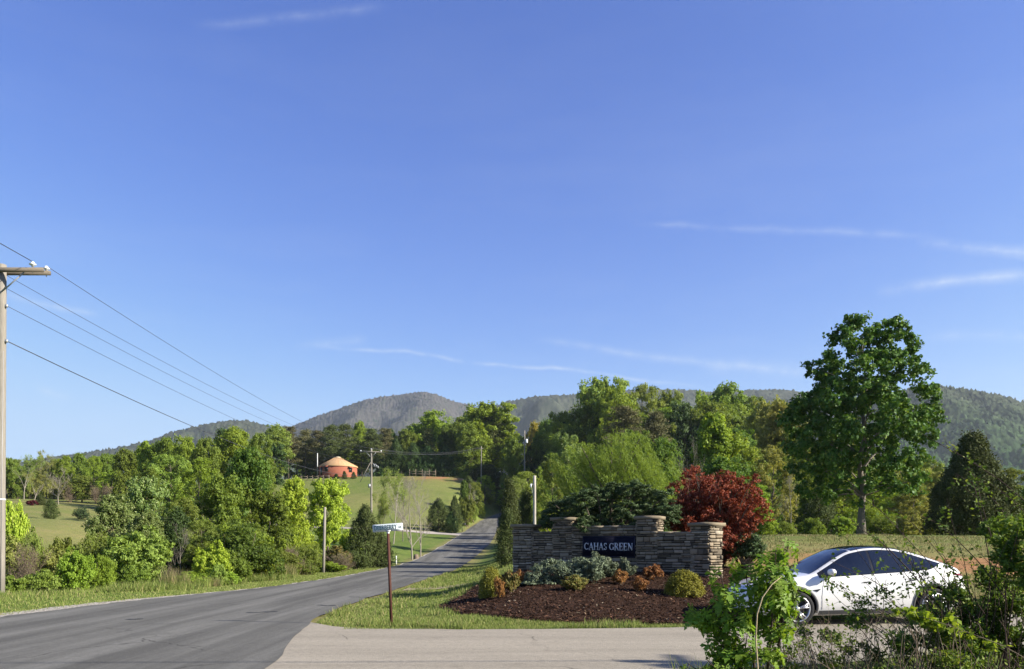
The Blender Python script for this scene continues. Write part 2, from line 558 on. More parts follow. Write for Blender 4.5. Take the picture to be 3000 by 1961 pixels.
gx = axis((-4000, -1000, 500), (-1000, -250, 75), (-250, -70, 6), (-70, -20, 1.6), (-20, 22, 0.5), (22, 70, 1.6), (70, 250, 6), (250, 1000, 75), (1000, 4001, 500))
gy = axis((-600, -60, 45), (-60, -4, 4), (-4, 48, 0.5), (48, 220, 1.5), (220, 330, 6), (330, 1000, 60), (1000, 4401, 400))
GX, GY = np.meshgrid(gx, gy, indexing='ij')
GZ = terrain(GX, GY)
ni, nj = GX.shape
I, J = np.meshgrid(np.arange(ni - 1), np.arange(nj - 1), indexing='ij')
Q = np.stack([I * nj + J, (I + 1) * nj + J, (I + 1) * nj + J + 1, I * nj + J + 1], -1).reshape(-1, 4)


def vnoise(x, y, s, seed=0):
    """cheap smooth 2-D noise in 0..1"""
    rg = np.random.default_rng(seed)
    out = np.zeros(np.broadcast(x, y).shape)
    for k in range(5):
        a, ph = rg.uniform(0, 2 * math.pi, 2)
        f = s * rg.uniform(0.6, 1.9)
        out = out + np.sin((x * math.cos(a) + y * math.sin(a)) * f + ph + 1.2 * np.sin((x * math.sin(a) - y * math.cos(a)) * f * 0.7 + ph * 2))
    return np.clip(out / 6.0 + 0.5, 0, 1)


# what grows where: R lush, G dry straw, B bare orange soil
def zones(x, y):
    dry = np.zeros(x.shape); soil = np.zeros(x.shape)
    fld = smooth(5.5, 8.5, x) * smooth(17.5, 20, y) * (1 - smooth(37, 44, y))
    dry = np.maximum(dry, fld * (0.40 + 0.60 * vnoise(x, y, 0.8, 3)) * (1 - 0.6 * smooth(31, 37, y)))
    so = smooth(0.5, 0.75, vnoise(x * 0.5, y, 0.5, 5)) * fld * smooth(20, 23, y) * (1 - smooth(33, 37, y))
    so = np.maximum(so, np.exp(-(((x - 11.5) / 4.0) ** 2 + ((y - 27.5) / 3.2) ** 2)) * vnoise(x, y, 1.6, 8) * 1.9 * (x > 6))
    crest = np.exp(-(((x + 16) / 9) ** 2 + ((y - 186) / 5.0) ** 2)) * vnoise(x, y, 0.9, 9) * 1.6
    soil = np.clip(np.maximum(so, crest), 0, 1)
    lf = smooth(26, 36, -x) * smooth(46, 54, y) * (1 - smooth(150, 156, y))
    dry = np.maximum(dry, lf * (0.22 + 0.5 * vnoise(x, y * 2.2, 0.22, 6)))
    strip = np.exp(-((y - (139 + 0.1 * x)) / 2.2) ** 2) * (x < -58)
    dry = np.maximum(dry, strip)
    hill = smooth(7, 10, -x) * smooth(118, 124, y) * (1 - smooth(192, 200, y)) * smooth(-70, -60, x)
    dry = np.maximum(dry, hill * (0.08 + 0.40 * vnoise(x, y, 0.12, 7)))
    edge = np.abs(x - road_x(y)) - road_w(y) / 2
    dry = np.maximum(dry, (1 - smooth(0.2, 1.3, edge)) * 0.8 * (y < 200))
    lawn = ((x > -4.5) & (x < 1.5) & (y > 15) & (y < 18.5)) * smooth(0.45, 0.7, vnoise(x, y, 1.5, 12))
    dry = np.maximum(dry, lawn * 0.7)
    return np.clip(dry, 0, 1), soil


dryv, soilv = zones(GX, GY)
b = M('grass_ground')
att = b.n('ShaderNodeAttribute', attribute_name='zone')
sep = b.n('ShaderNodeSeparateColor')
b.set(sep.inputs[0], att.outputs['Color'])
p1 = b.pos()
fine = b.noise(p1, 14.0, 5.0, 0.7)
mid_ = b.noise(p1, 0.9, 4.0, 0.6)
big = b.noise(b.pos((1, 0.45, 1)), 0.16, 5.0, 0.65)
lush = b.mix(fine, (0.085, 0.125, 0.022), (0.185, 0.235, 0.050))
lush = b.mix(b.ramp(mid_, [(0.38, (0, 0, 0)), (0.66, (0.8, 0.8, 0.8))]), lush, (0.205, 0.205, 0.070))
rough_ = b.noise(p1, 2.6, 5.0, 0.7)
lush = b.mix(b.ramp(rough_, [(0.42, (0, 0, 0)), (0.60, (0.6, 0.6, 0.6))]), lush, (0.060, 0.095, 0.022))
lush = b.mix(b.ramp(big, [(0.35, (0, 0, 0)), (0.65, (0.75, 0.75, 0.75))]), lush, (0.070, 0.120, 0.020))
straw = b.mix(fine, (0.150, 0.125, 0.050), (0.300, 0.245, 0.110))
soilc = b.mix(fine, (0.220, 0.105, 0.045), (0.360, 0.200, 0.095))
c = b.mix(b.math('MULTIPLY', sep.outputs[1], b.math('ADD', 0.35, mid_), clamp=True), lush, straw)
c = b.mix(b.math('MULTIPLY', sep.outputs[2], b.math('MULTIPLY', b.math('ADD', fine, mid_), 1.0), clamp=True), c, soilc)
GROUND = b.principled(c, 0.95, 0.08, normal=b.bump(fine, 0.8, 0.06))
gm = np_mesh('ground', np.stack([GX, GY, GZ], -1).reshape(-1, 3), [Q], [GROUND], True)
ca = gm.color_attributes.new('zone', 'FLOAT_COLOR', 'POINT')
ca.data.foreach_set('color', np.stack([1 - dryv, dryv, soilv, np.ones_like(dryv)], -1).astype(np.float32).ravel())
tag(link('ground', gm), kind='structure')


def sheet(name, X, Y, off, mat, zfun=terrain):
    Z = zfun(X, Y) + off
    a, c_ = X.shape
    I, J = np.meshgrid(np.arange(a - 1), np.arange(c_ - 1), indexing='ij')
    q = np.stack([I * c_ + J, (I + 1) * c_ + J, (I + 1) * c_ + J + 1, I * c_ + J + 1], -1).reshape(-1, 4)
    return tag(link(name, np_mesh(name, np.stack([X, Y, Z], -1).reshape(-1, 3), [q], [mat], True)), kind='structure')


# ------------------------------------------------------------------ roads
def asphalt(name, c, tracks, tone):
    b = M(name)
    p = b.pos()
    grain = b.noise(p, 55.0, 3.0, 0.75)
    coarse = b.noise(p, 17.0, 4.0, 0.7)
    peb = b.voronoi(p, 48.0, 'Distance')
    patch = b.noise(p, 0.45, 5.0, 0.65)
    streak = b.noise(b.pos(tracks), 1.0, 6.0, 0.62)
    col = b.mix(b.ramp(grain, [(0.3, (0, 0, 0)), (0.7, (1, 1, 1))]), tuple(x * 0.58 for x in c), tuple(x * 1.42 for x in c))
    col = b.mix(b.ramp(coarse, [(0.36, (0, 0, 0)), (0.64, (0.75, 0.75, 0.75))]), col, tuple(x * 1.5 for x in c))
    col = b.mix(b.math('MULTIPLY', patch, 0.5), col, tuple(x * 1.25 for x in c))
    st = b.ramp(streak, [(0.40, (0, 0, 0)), (0.60, (1, 1, 1))])
    col = b.mix(b.math('MULTIPLY', st, tone), col, tuple(x * 0.5 for x in c))
    ck = b.n('ShaderNodeTexVoronoi', feature='DISTANCE_TO_EDGE')
    wv = b.n('ShaderNodeMixRGB', blend_type='ADD'); b.set(wv.inputs[0], 1.0); b.set(wv.inputs[1], p)
    nz = b.n('ShaderNodeTexNoise'); b.t.links.new(p, nz.inputs['Vector']); nz.inputs['Scale'].default_value = 1.2; nz.inputs['Detail'].default_value = 5.0
    b.t.links.new(nz.outputs['Color'], wv.inputs[2]); b.t.links.new(wv.outputs[0], ck.inputs['Vector']); ck.inputs['Scale'].default_value = 0.38
    ckm = b.math('MULTIPLY', b.ramp(ck.outputs['Distance'], [(0.0, (1, 1, 1)), (0.011, (0, 0, 0))]), b.ramp(b.noise(p, 0.28, 2.0), [(0.48, (0, 0, 0)), (0.60, (1, 1, 1))]))
    col = b.mix(b.math('MULTIPLY', ckm, 0.75), col, tuple(x * 0.25 for x in c))
    blot = b.ramp(b.noise(p, 0.9, 3.0), [(0.62, (0, 0, 0)), (0.70, (1, 1, 1))])
    col = b.mix(b.math('MULTIPLY', blot, 0.30), col, tuple(x * 0.55 for x in c))
    sp = b.ramp(b.noise(p, 75.0, 1.0), [(0.64, (0, 0, 0)), (0.72, (1, 1, 1))])
    col = b.mix(b.math('MULTIPLY', sp, 0.55), col, tuple(min(1, x * 2.1) for x in c))
    return b.principled(col, 0.95, 0.08, normal=b.bump(b.math('ADD', grain, b.math('MULTIPLY', peb, 0.6)), 0.6, 0.008))


MAIN_ASPH = asphalt('asphalt_dark_worn', (0.118, 0.115, 0.104), (1.1, 0.05, 1), 0.7)
SIDE_ASPH = asphalt('asphalt_light_grey', (0.238, 0.212, 0.168), (0.10, 0.9, 1), 0.30)
ys = np.concatenate([np.arange(-40, 48, 0.5), np.arange(48, 260, 1.5)])
uu = np.linspace(-0.5, 0.5, 13)
jag = (vnoise(ys, ys * 0 + 1, 2.1, 21) - 0.5) * 0.22 + (vnoise(ys, ys * 0, 6.0, 23) - 0.5) * 0.12
jag2 = (vnoise(ys, ys * 0 + 1, 2.0, 22) - 0.5) * 0.2
W0 = road_w(ys)
left_e = road_x(ys) - W0 / 2 + jag
right_e = road_x(ys) + W0 / 2 + jag2 * 0.6
XX = left_e[:, None] + (right_e - left_e)[:, None] * (uu + 0.5)[None, :]
YY = np.repeat(ys[:, None], 13, 1)
sheet('road', XX, YY, 0.036, MAIN_ASPH)
# side road with a rounded corner where it leaves the main road
xs = np.arange(-5.5, 70, 0.5)
far_e = side_y(xs) + 2.35 + 0.5 * np.exp(-((xs + 1.2) / 1.0) ** 2) * 0 + (vnoise(xs, xs * 0, 2.3, 31) - 0.5) * 0.16 + 1.9 * np.exp(-np.clip(xs + 4.3, 0, 99) / 0.75)
near_e = side_y(xs) - 2.75 + (vnoise(xs, xs * 0, 2.0, 32) - 0.5) * 0.2 - 2.4 * np.exp(-np.clip(xs + 3.6, 0, 99) / 1.1)
YY = near_e[:, None] + (far_e - near_e)[:, None] * np.linspace(0, 1, 13)[None, :]
XX = np.repeat(xs[:, None], 13, 1)
sheet('side_road', XX, YY, 0.030, SIDE_ASPH)
# pale gravel shoulder along the far edge of the main road
b = M('gravel_shoulder_stone')
p = b.pos()
vv = b.voronoi(p, 26.0, 'Color')
sepc = b.n('ShaderNodeSeparateColor'); b.set(sepc.inputs[0], vv)
gcol = b.ramp(sepc.outputs[0], [(0.0, (0.14, 0.12, 0.09)), (0.5, (0.30, 0.27, 0.22)), (1.0, (0.48, 0.45, 0.40))])
GRAVEL = b.principled(gcol, 0.95, 0.1, normal=b.bump(b.voronoi(p, 26.0, 'Distance'), 0.8, 0.02))
ysg = ys[(ys > 8) & (ys < 130)]
le = np.interp(ysg, ys, left_e)
wid = 0.12 + 0.55 * np.exp(-((ysg - 21) / 5.0) ** 2) + 0.3 * vnoise(ysg, ysg * 0, 1.1, 41) * np.exp(-ysg / 60)
XX = (le - wid)[:, None] + (wid + 0.1)[:, None] * np.linspace(0, 1, 4)[None, :]
sheet('gravel_shoulder', XX, np.repeat(ysg[:, None], 4, 1), 0.022, GRAVEL)
# the driveway that leaves the main road on the left, further up
xd = np.arange(-60, -7.4, 0.6)
yc = 121.5 + 0.0 * xd + 6.0 * smooth(18, 45, -xd)
wd = 1.5 + 3.5 * np.exp((xd + 8) / 2.0)
YY = yc[:, None] + wd[:, None] * np.linspace(-1, 1, 5)[None, :]
b = M('gravel_drive'); p = b.pos()
gd = b.mix(b.noise(p, 5.0, 5.0, 0.7), (0.26, 0.23, 0.20), (0.42, 0.38, 0.33))
sheet('gravel_driveway', np.repeat(xd[:, None], 5, 1), YY, 0.05, b.principled(gd, 0.95, 0.1))
# small paved turnout crossing the lawn beside the planted mound
xt = np.arange(-3.9, -0.3, 0.3)
YY = (29.2 + 0.35 * (xt + 3.9))[:, None] + np.linspace(-1.1, 1.1, 5)[None, :]
b = M('dirt_track'); p = b.pos()
sheet('dirt_path', np.repeat(xt[:, None], 5, 1), YY, 0.03, b.principled(b.mix(b.noise(p, 4.0, 5.0, 0.7), (0.16, 0.12, 0.07), (0.34, 0.29, 0.20)), 0.95, 0.1))
# old crack lines and a dark seam on the roads
rg = np.random.default_rng(5)
TAR = plain('tar_seam', (0.022, 0.022, 0.024), 0.7)
mb = MB()
for (x0, y0, x1, y1) in [(-6.2, 18.6, -5.6, 19.0), (-5.0, 24.5, -3.9, 24.1), (-8.2, 16.9, -7.9, 17.1), (-5.1, 21.0, -4.6, 20.9)]:
    n = 9
    px_ = np.linspace(x0, x1, n) + rg.normal(0, 0.03, n); py_ = np.linspace(y0, y1, n) + rg.normal(0, 0.05, n)
    V = []
    for i in range(n):
        w = 0.05 + 0.03 * rg.random()
        V += [(px_[i], py_[i] - w, 0.0415), (px_[i], py_[i] + w, 0.0415)]
    mb.add(V, [(2 * i, 2 * i + 2, 2 * i + 3, 2 * i + 1) for i in range(n - 1)])
tag(mb.build('road_tar_patch', TAR), kind='structure')

# ------------------------------------------------------------------ mountains
def mountain(name, ridge, depth_fn, base_frac, cols, rows, mat, seed, amp):
    rg = np.random.default_rng(seed)
    px = np.linspace(ridge[0][0], ridge[-1][0], cols)
    py = np.interp(px, [r[0] for r in ridge], [r[1] for r in ridge])
    py = _sm(py, max(3, cols // 60))
    D = depth_fn(px)
    X0 = (px - CX) * D / F_PX
    Z0 = zpix(py, D)
    t = np.concatenate([np.linspace(-0.18, 0, 10)[:-1], np.linspace(0, 1, rows)])
    T, PX = np.meshgrid(t, px, indexing='ij')
    Dg = D[None, :] * (1 - base_frac * T)
    Xg = (PX - CX) * D[None, :] / F_PX * (1 - 0.15 * np.clip(T, 0, 1))
    Yg = Dg
    prof = np.where(T < 0, 1 + 2.2 * T, (1 - np.clip(T, 0, 1)) ** 1.15)
    spur = vnoise(Xg, Yg * 0.35, 0.012 * 3000 / D.mean(), seed) - 0.5 + 0.5 * (vnoise(Xg, Yg, 0.03 * 3000 / D.mean(), seed + 1) - 0.5)
    Zg = Z0[None, :] * prof + spur * Z0.mean() * (0.32 if D.mean() > 2000 else 0.16) * np.clip(T * 4, 0, 1) * np.clip((1 - T) * 3, 0, 1) + 4
    Zg += (rg.random(Zg.shape) ** 1.6 - 0.3) * amp
    Xg = Xg + rg.normal(0, amp * 0.16, Zg.shape)
    a, c_ = Zg.shape
    I, J = np.meshgrid(np.arange(a - 1), np.arange(c_ - 1), indexing='ij')
    q = np.stack([I * c_ + J, (I + 1) * c_ + J, (I + 1) * c_ + J + 1, I * c_ + J + 1], -1).reshape(-1, 4)
    tag(link(name, np_mesh(name, np.stack([Xg, Yg, Zg], -1).reshape(-1, 3), [q], [mat])), kind='structure')


def forest_mat(name, low, high, z0, z1, s):
    b = M(name)
    p = b.pos()
    sx = b.n('ShaderNodeSeparateXYZ'); b.set(sx.inputs[0], p)
    h = b.math('DIVIDE', b.math('SUBTRACT', sx.outputs[2], z0), z1 - z0, clamp=True)
    n = b.noise(p, 0.012 * s, 4.0, 0.6)
    f = b.math('ADD', h, b.math('MULTIPLY', b.math('SUBTRACT', n, 0.5), 0.9), clamp=True)
    cell = b.voronoi(p, 0.11 * s, 'Color')
    sc = b.n('ShaderNodeSeparateColor'); b.set(sc.inputs[0], cell)
    base = b.mix(f, low, high)
    col = b.mix(b.math('MULTIPLY', sc.outputs[0], 0.5), base, b.mix(1.0, base, (0.22, 0.30, 0.30), 'MULTIPLY'))
    ev = b.ramp(sc.outputs[1], [(0.86, (0, 0, 0)), (0.9, (1, 1, 1))])
    col = b.mix(b.math('MULTIPLY', ev, 0.7), col, (0.02, 0.035, 0.018))
    return b.principled(col, 0.95, 0.05)


mountain('far_mountain', [(-500, 1400), (100, 1352), (230, 1333), (330, 1318), (440, 1296), (500, 1272), (590, 1250), (660, 1237), (720, 1236), (790, 1252), (850, 1300), (1000, 1420)],
         lambda p: 2300 + 0 * p, 0.30, 430, 90, forest_mat('forest_green_hill', (0.030, 0.050, 0.020), (0.048, 0.053, 0.032), 60, 260, 1.0), 3, 7.0)
mountain('mountain', [(600, 1420), (760, 1300), (850, 1254), (930, 1222), (1000, 1198), (1060, 1178), (1120, 1165), (1170, 1160), (1230, 1151), (1275, 1158), (1320, 1176), (1380, 1192), (1440, 1215), (1560, 1290), (1700, 1380)],
         lambda p: 2900 + 0 * p, 0.34, 420, 130, forest_mat('forest_bare_peak', (0.042, 0.052, 0.030), (0.066, 0.060, 0.056), 150, 430, 0.9), 7, 6.5)
mountain('mountain', [(1100, 1420), (1300, 1260), (1400, 1212), (1480, 1182), (1560, 1166), (1640, 1162), (1720, 1158), (1800, 1150), (1900, 1144), (2000, 1146), (2080, 1152), (2200, 1146), (2300, 1146), (2420, 1160), (2600, 1215), (2900, 1400)],
         lambda p: 2400 + 0 * p, 0.36, 500, 130, forest_mat('forest_ridge', (0.034, 0.052, 0.024), (0.050, 0.055, 0.037), 120, 400, 1.0), 11, 6.5)
mountain('near_mountain', [(2300, 1400), (2450, 1260), (2560, 1180), (2650, 1148), (2730, 1137), (2790, 1143), (2860, 1154), (2930, 1168), (3000, 1186), (3150, 1235), (3400, 1330), (3700, 1450)],
         lambda p: 1550 + 0 * p, 0.42, 330, 150, forest_mat('forest_green_slope', (0.032, 0.072, 0.018), (0.048, 0.058, 0.034), 120, 290, 1.3), 19, 10.0)
# ------------------------------------------------------------------ plant builders
def unit(v):
    return v / np.maximum(np.linalg.norm(v, axis=-1, keepdims=True), 1e-9)


def leaf_quads(rg, C, out, L, W, up=0.4, outw=0.6, rnd=0.8, droop=0.25, axis_dir=None, jit=0.35):
    n = len(C)
    N = unit(out * outw + np.array([0, 0, up]) + rg.normal(0, rnd * 0.6, (n, 3)))
    if axis_dir is None:
        A = rg.normal(0, 1, (n, 3)) + np.array([0, 0, -droop * 2]) + out * 0.6
    else:
        A = axis_dir + rg.normal(0, 0.25, (n, 3))
    A = unit(A - N * (A * N).sum(-1, keepdims=True))
    B = np.cross(N, A)
    l = L * (1 + rg.uniform(-jit, jit, (n, 1))) * 0.5
    w = W * (1 + rg.uniform(-jit, jit, (n, 1))) * 0.5
    V = np.stack([C - A * l, C + B * w - A * l * 0.1, C + A * l, C - B * w - A * l * 0.1], 1).reshape(-1, 3)
    return V, np.arange(4 * n).reshape(-1, 4)


def blob_leaves(rg, blobs, n_total, sub_r, inner=0.25, flat=0.75, top_bias=0.35):
    """leaf centres: clusters of leaves set over the surfaces of the blobs. Returns centres and outward directions"""
    blobs = np.asarray(blobs, dtype=np.float64)
    ctr = np.average(blobs[:, :3], axis=0, weights=blobs[:, 3] ** 2)
    w = blobs[:, 3] ** 2; w = w / w.sum()
    Cs, Os = [], []
    for bl, ww in zip(blobs, w):
        m = max(4, int(1.7 * (bl[3] / sub_r) ** 2 * 2.0))
        d = unit(rg.normal(0, 1, (m, 3)) + np.array([0, 0, top_bias]))
        rad = bl[3] * np.where(rg.random(m) < inner, rg.uniform(0.25, 0.75, m), rg.uniform(0.78, 1.08, m))
        cc = bl[:3] + d * rad[:, None] * np.array([1, 1, 0.92])
        k = max(6, int(n_total * ww / m))
        sz = sub_r * rg.uniform(0.6, 1.25, m)
        off = unit(rg.normal(0, 1, (m, k, 3))) * (rg.random((m, k, 1)) ** 0.42) * sz[:, None, None] * np.array([1, 1, flat])
        P = cc[:, None, :] + off
        O = unit(d[:, None, :] * 0.7 + unit(off) * 0.6 + 0 * P)
        Cs.append(P.reshape(-1, 3)); Os.append(O.reshape(-1, 3))
    return np.concatenate(Cs), np.concatenate(Os)


def curve_pts(rg, a, b, bend=0.12, n=5, sag=0.0):
    a, b = np.asarray(a, float), np.asarray(b, float)
    t = np.linspace(0, 1, n)[:, None]
    d = np.linalg.norm(b - a)
    k = rg.normal(0, bend * d, 3)
    return a + (b - a) * t + (k * 0.6 + np.array([0, 0, sag * d])) * (4 * t * (1 - t)) * 0.5


def wood_for(rg, blobs, H, trunk_h, r0, trunk_top=None, lean=(0, 0), sides=6, twigs=2):
    mb = MB()
    top = np.array([lean[0], lean[1], H * 0.86]) if trunk_top is None else np.array(trunk_top)
    n = 9
    t = np.linspace(0, 1, n)[:, None]
    trunk = np.array([0, 0, -0.25]) + (top - np.array([0, 0, -0.25])) * t + rg.normal(0, 0.012 * H, (n, 3)) * np.array([1, 1, 0]) * (t > 0.15)
    rad = r0 * (1 - 0.86 * t[:, 0]) * (1 + 0.55 * np.exp(-t[:, 0] * 16))
    mb.tube(trunk, rad, 8)
    for bl in blobs:
        zb = bl[2]
        za = np.clip(zb - (0.35 + 0.5 * rg.random()) * max(0.8, math.hypot(bl[0], bl[1])), trunk_h * 0.85, H * 0.8)
        f = (za + 0.25) / (top[2] + 0.25)
        a = np.array([np.interp(f, t[:, 0], trunk[:, 0]), np.interp(f, t[:, 0], trunk[:, 1]), za])
        ra = r0 * (1 - 0.86 * f) * rg.uniform(0.3, 0.5)
        p = curve_pts(rg, a, bl[:3], 0.10, 6, 0.10)
        mb.tube(p, np.linspace(ra, ra * 0.25, 6), sides, False)
        for _ in range(twigs):
            q = np.asarray(bl[:3]) + unit(rg.normal(0, 1, 3)) * bl[3] * 0.9
            mb.tube(curve_pts(rg, p[rg.integers(3, 6)], q, 0.12, 4, 0.05), np.linspace(ra * 0.32, ra * 0.10, 4), 4, False)
    return mb


TRI = 0


FINE = {}
HIDDEN = set([(-122.4,179.4),(-121.9,182.7),(-115.7,172.7),(-112.4,170.1),(-110.7,161.6),(-108.4,188.4),(-99.1,174.7),(-97.7,182.9),(-96.2,145.6),(-95.4,145.7),(-95.0,147.2),(-94.7,147.8),(-93.8,193.1),(-93.2,152.0),(-92.7,166.9),(-90.3,174.6),(-90.0,205.9),(-89.0,184.4),(-88.9,152.5),(-85.8,193.2),(-85.7,181.7),(-84.2,175.2),(-84.1,152.0),(-82.9,182.7),(-81.4,150.5),(-81.3,186.6),(-81.0,199.9),(-80.2,178.8),(-80.0,207.6),(-79.6,145.0),(-79.5,185.2),(-79.1,149.5),(-79.1,182.5),(-78.5,150.3),(-77.6,182.6),(-77.4,203.7),(-77.3,179.6),(-76.8,149.8),(-76.5,172.1),(-75.8,171.4),(-74.9,234.8),(-74.4,203.7),(-74.2,198.1),(-73.9,243.9),(-73.8,200.4),(-73.1,194.9),(-72.8,190.9),(-72.2,143.6),(-71.5,144.9),(-71.4,223.5),(-71.2,234.8),(-70.2,152.9),(-67.1,201.7),(-65.1,172.5),(-64.9,195.5),(-63.3,162.5),(-62.3,252.4),(-61.7,165.3),(-60.9,151.6),(-58.9,184.1),(-58.7,168.0),(-57.8,156.3),(-57.8,159.8),(-44.6,245.8),(-25.3,260.6),(-24.8,38.5),(-24.2,39.7),(-23.9,36.5),(-23.9,37.1),(-23.5,39.1),(-23.3,38.7),(-22.4,42.6),(-22.0,39.4),(-21.8,43.9),(-21.5,63.5),(-21.4,43.8),(-21.4,62.7),(-21.0,42.2),(-21.0,46.9),(-20.8,41.9),(-20.7,34.4),(-20.1,42.0),(-20.1,62.9),(-19.8,59.3),(-19.7,51.4),(-19.5,59.9),(-19.4,59.1),(-19.4,60.0),(-19.3,44.4),(-19.2,49.6),(-19.1,38.6),(-19.0,49.8),(-18.9,46.3),(-18.7,62.4),(-18.6,47.9),(-18.5,48.1),(-18.5,58.5),(-18.4,46.4),(-18.4,226.5),(-18.2,39.0),(-18.2,55.3),(-18.2,57.5),(-18.1,38.1),(-17.7,49.2),(-17.7,51.5),(-17.6,52.3),(-17.2,57.3),(-16.9,61.8),(-16.5,50.0),(-16.5,53.5),(-16.3,63.1),(-16.1,48.4),(-16.0,59.8),(-15.9,56.4),(-15.6,44.2),(-15.6,61.8),(-14.8,43.1),(-14.8,43.8),(-14.8,50.1),(-14.6,45.3),(-13.1,30.1),(-13.1,33.4),(-13.1,52.3),(-13.0,62.7),(-12.9,59.9),(-12.8,39.6),(-12.8,58.3),(-12.8,61.8),(-12.7,42.6),(-12.7,51.3),(-12.7,57.7),(-12.7,59.2),(-12.6,44.8),(-12.6,47.6),(-12.5,39.5),(-12.5,41.2),(-12.5,50.4),(-12.4,39.4),(-12.4,47.4),(-12.4,50.3),(-12.4,56.5),(-12.4,61.6),(-12.3,44.2),(-12.2,39.0),(-12.1,50.4),(-12.1,51.3),(-12.0,46.4),(-12.0,50.3),(-11.9,49.5),(-11.8,54.5),(-11.7,59.1),(-11.6,48.9),(-11.6,50.3),(-11.6,51.3),(-11.4,48.4),(-8.3,232.2),(-6.2,242.6),(13.9,192.4),(15.1,210.6),(17.2,193.8),(18.4,98.2),(18.5,198.0),(19.9,90.3),(21.8,191.8),(22.0,203.2),(24.0,203.7),(24.1,190.1),(24.4,213.5),(26.4,190.7),(27.8,178.3),(28.2,103.8),(28.8,212.5),(30.7,177.9),(30.7,204.3),(31.7,191.9),(32.1,184.8),(32.9,101.5),(36.4,96.0),(36.8,180.5),(37.2,207.4),(38.9,200.1),(40.4,207.3),(42.0,193.3),(43.6,203.3),(44.9,122.5),(46.0,205.1),(47.0,205.9),(48.4,189.4),(48.5,205.6),(51.0,91.1),(51.2,202.0),(51.4,192.1),(52.8,209.6),(54.4,199.9),(54.6,202.9),(54.6,211.4),(54.8,203.0),(54.9,179.8),(55.1,187.1),(56.6,99.4),(58.3,200.6),(60.5,120.7),(60.8,207.0),(61.2,177.4),(61.6,173.2),(61.8,189.0),(63.1,94.5),(63.5,182.5),(63.7,204.6),(64.4,199.2),(65.6,108.0),(66.5,196.7),(67.3,210.1),(68.1,196.4),(68.4,213.2),(68.5,104.4),(68.5,198.3),(70.1,108.9),(72.7,123.6),(73.6,122.2),(75.8,123.7),(77.9,115.1),(78.0,115.8),(80.7,117.0)])


class Kind:
    """one kind of plant: shared meshes, native height and width"""

    def __init__(self, name, cat, H, W, wood, leaf, crown='crown', trunk='trunk'):
        self.name, self.cat, self.H, self.W, self.wood, self.leaf, self.crown, self.trunk = name, cat, H, W, wood, leaf, crown, trunk

    def place(self, label, x, y, H, W, leafm=None, woodm=None, rotz=None, group=None, name=None, cat=None, depth=None, sink=0.0, parts=True):
        if group and (round(float(x), 1), round(float(y), 1)) in HIDDEN:
            return None
        if H > 1.3 and self in FINE:
            return FINE[self].place(label, x, y, H, W, leafm, woodm, rotz, group, name, cat, depth, sink)
        r = link(name or self.name, None, None, (x, y, tz(x, y) - sink))
        r.empty_display_size = 0.2
        s = W / self.W
        r.scale = (s, (depth / self.W) if depth else s, H / self.H)
        r.rotation_euler = (0, 0, rotz if rotz is not None else 0.0)
        tag(r, label, cat or self.cat, group)
        if self.wood is not None:
            o = link(self.trunk, self.wood, r)
            if woodm is not None:
                o.material_slots[0].link = 'OBJECT'; o.material_slots[0].material = woodm
        if self.leaf is not None:
            o = link(self.crown, self.leaf, r)
            if leafm is not None:
                o.material_slots[0].link = 'OBJECT'; o.material_slots[0].material = leafm
        return r


def leaf_mesh(name, V, Q, mat):
    return np_mesh(name, V, [Q], [mat])


def broadleaf(seed, nblob, shape, leaves=20000, L=0.27, W=0.17, sub=0.55, trunk_h=1.6, r0=0.2, lo=0.2, up=0.4, blob_r=(0.9, 1.5), inner=0.25):
    """native 10 m tall, about 7 m wide; shape(t) gives the crown radius at height share t"""
    rg = np.random.default_rng(seed)
    blobs = []
    for i in range(nblob):
        t = lo + (1 - lo) * ((i + rg.random()) / nblob) ** 0.9
        Rm = shape(t)
        br = rg.uniform(*blob_r) * (0.75 if t > 0.88 else 1)
        a = i * 2.399 + rg.normal(0, 0.5)
        rr = max(0.0, Rm - br * 0.75) * (rg.uniform(0.72, 1.1) if rg.random() < 0.8 else rg.uniform(0.1, 0.6))
        blobs.append((rr * math.cos(a), rr * math.sin(a), min(10 - br * 0.8, t * 10), br))
    blobs.append((0.2, 0, 10 - 0.75, 0.8))
    C, O = blob_leaves(rg, blobs, leaves, sub, inner)
    V, Q = leaf_quads(rg, C, O, L, W, up)
    wood = wood_for(rg, blobs, 10, trunk_h, r0).mesh('trunk', BARK['brown'], True)
    return wood, leaf_mesh('crown', V, Q, LEAF['mid'])


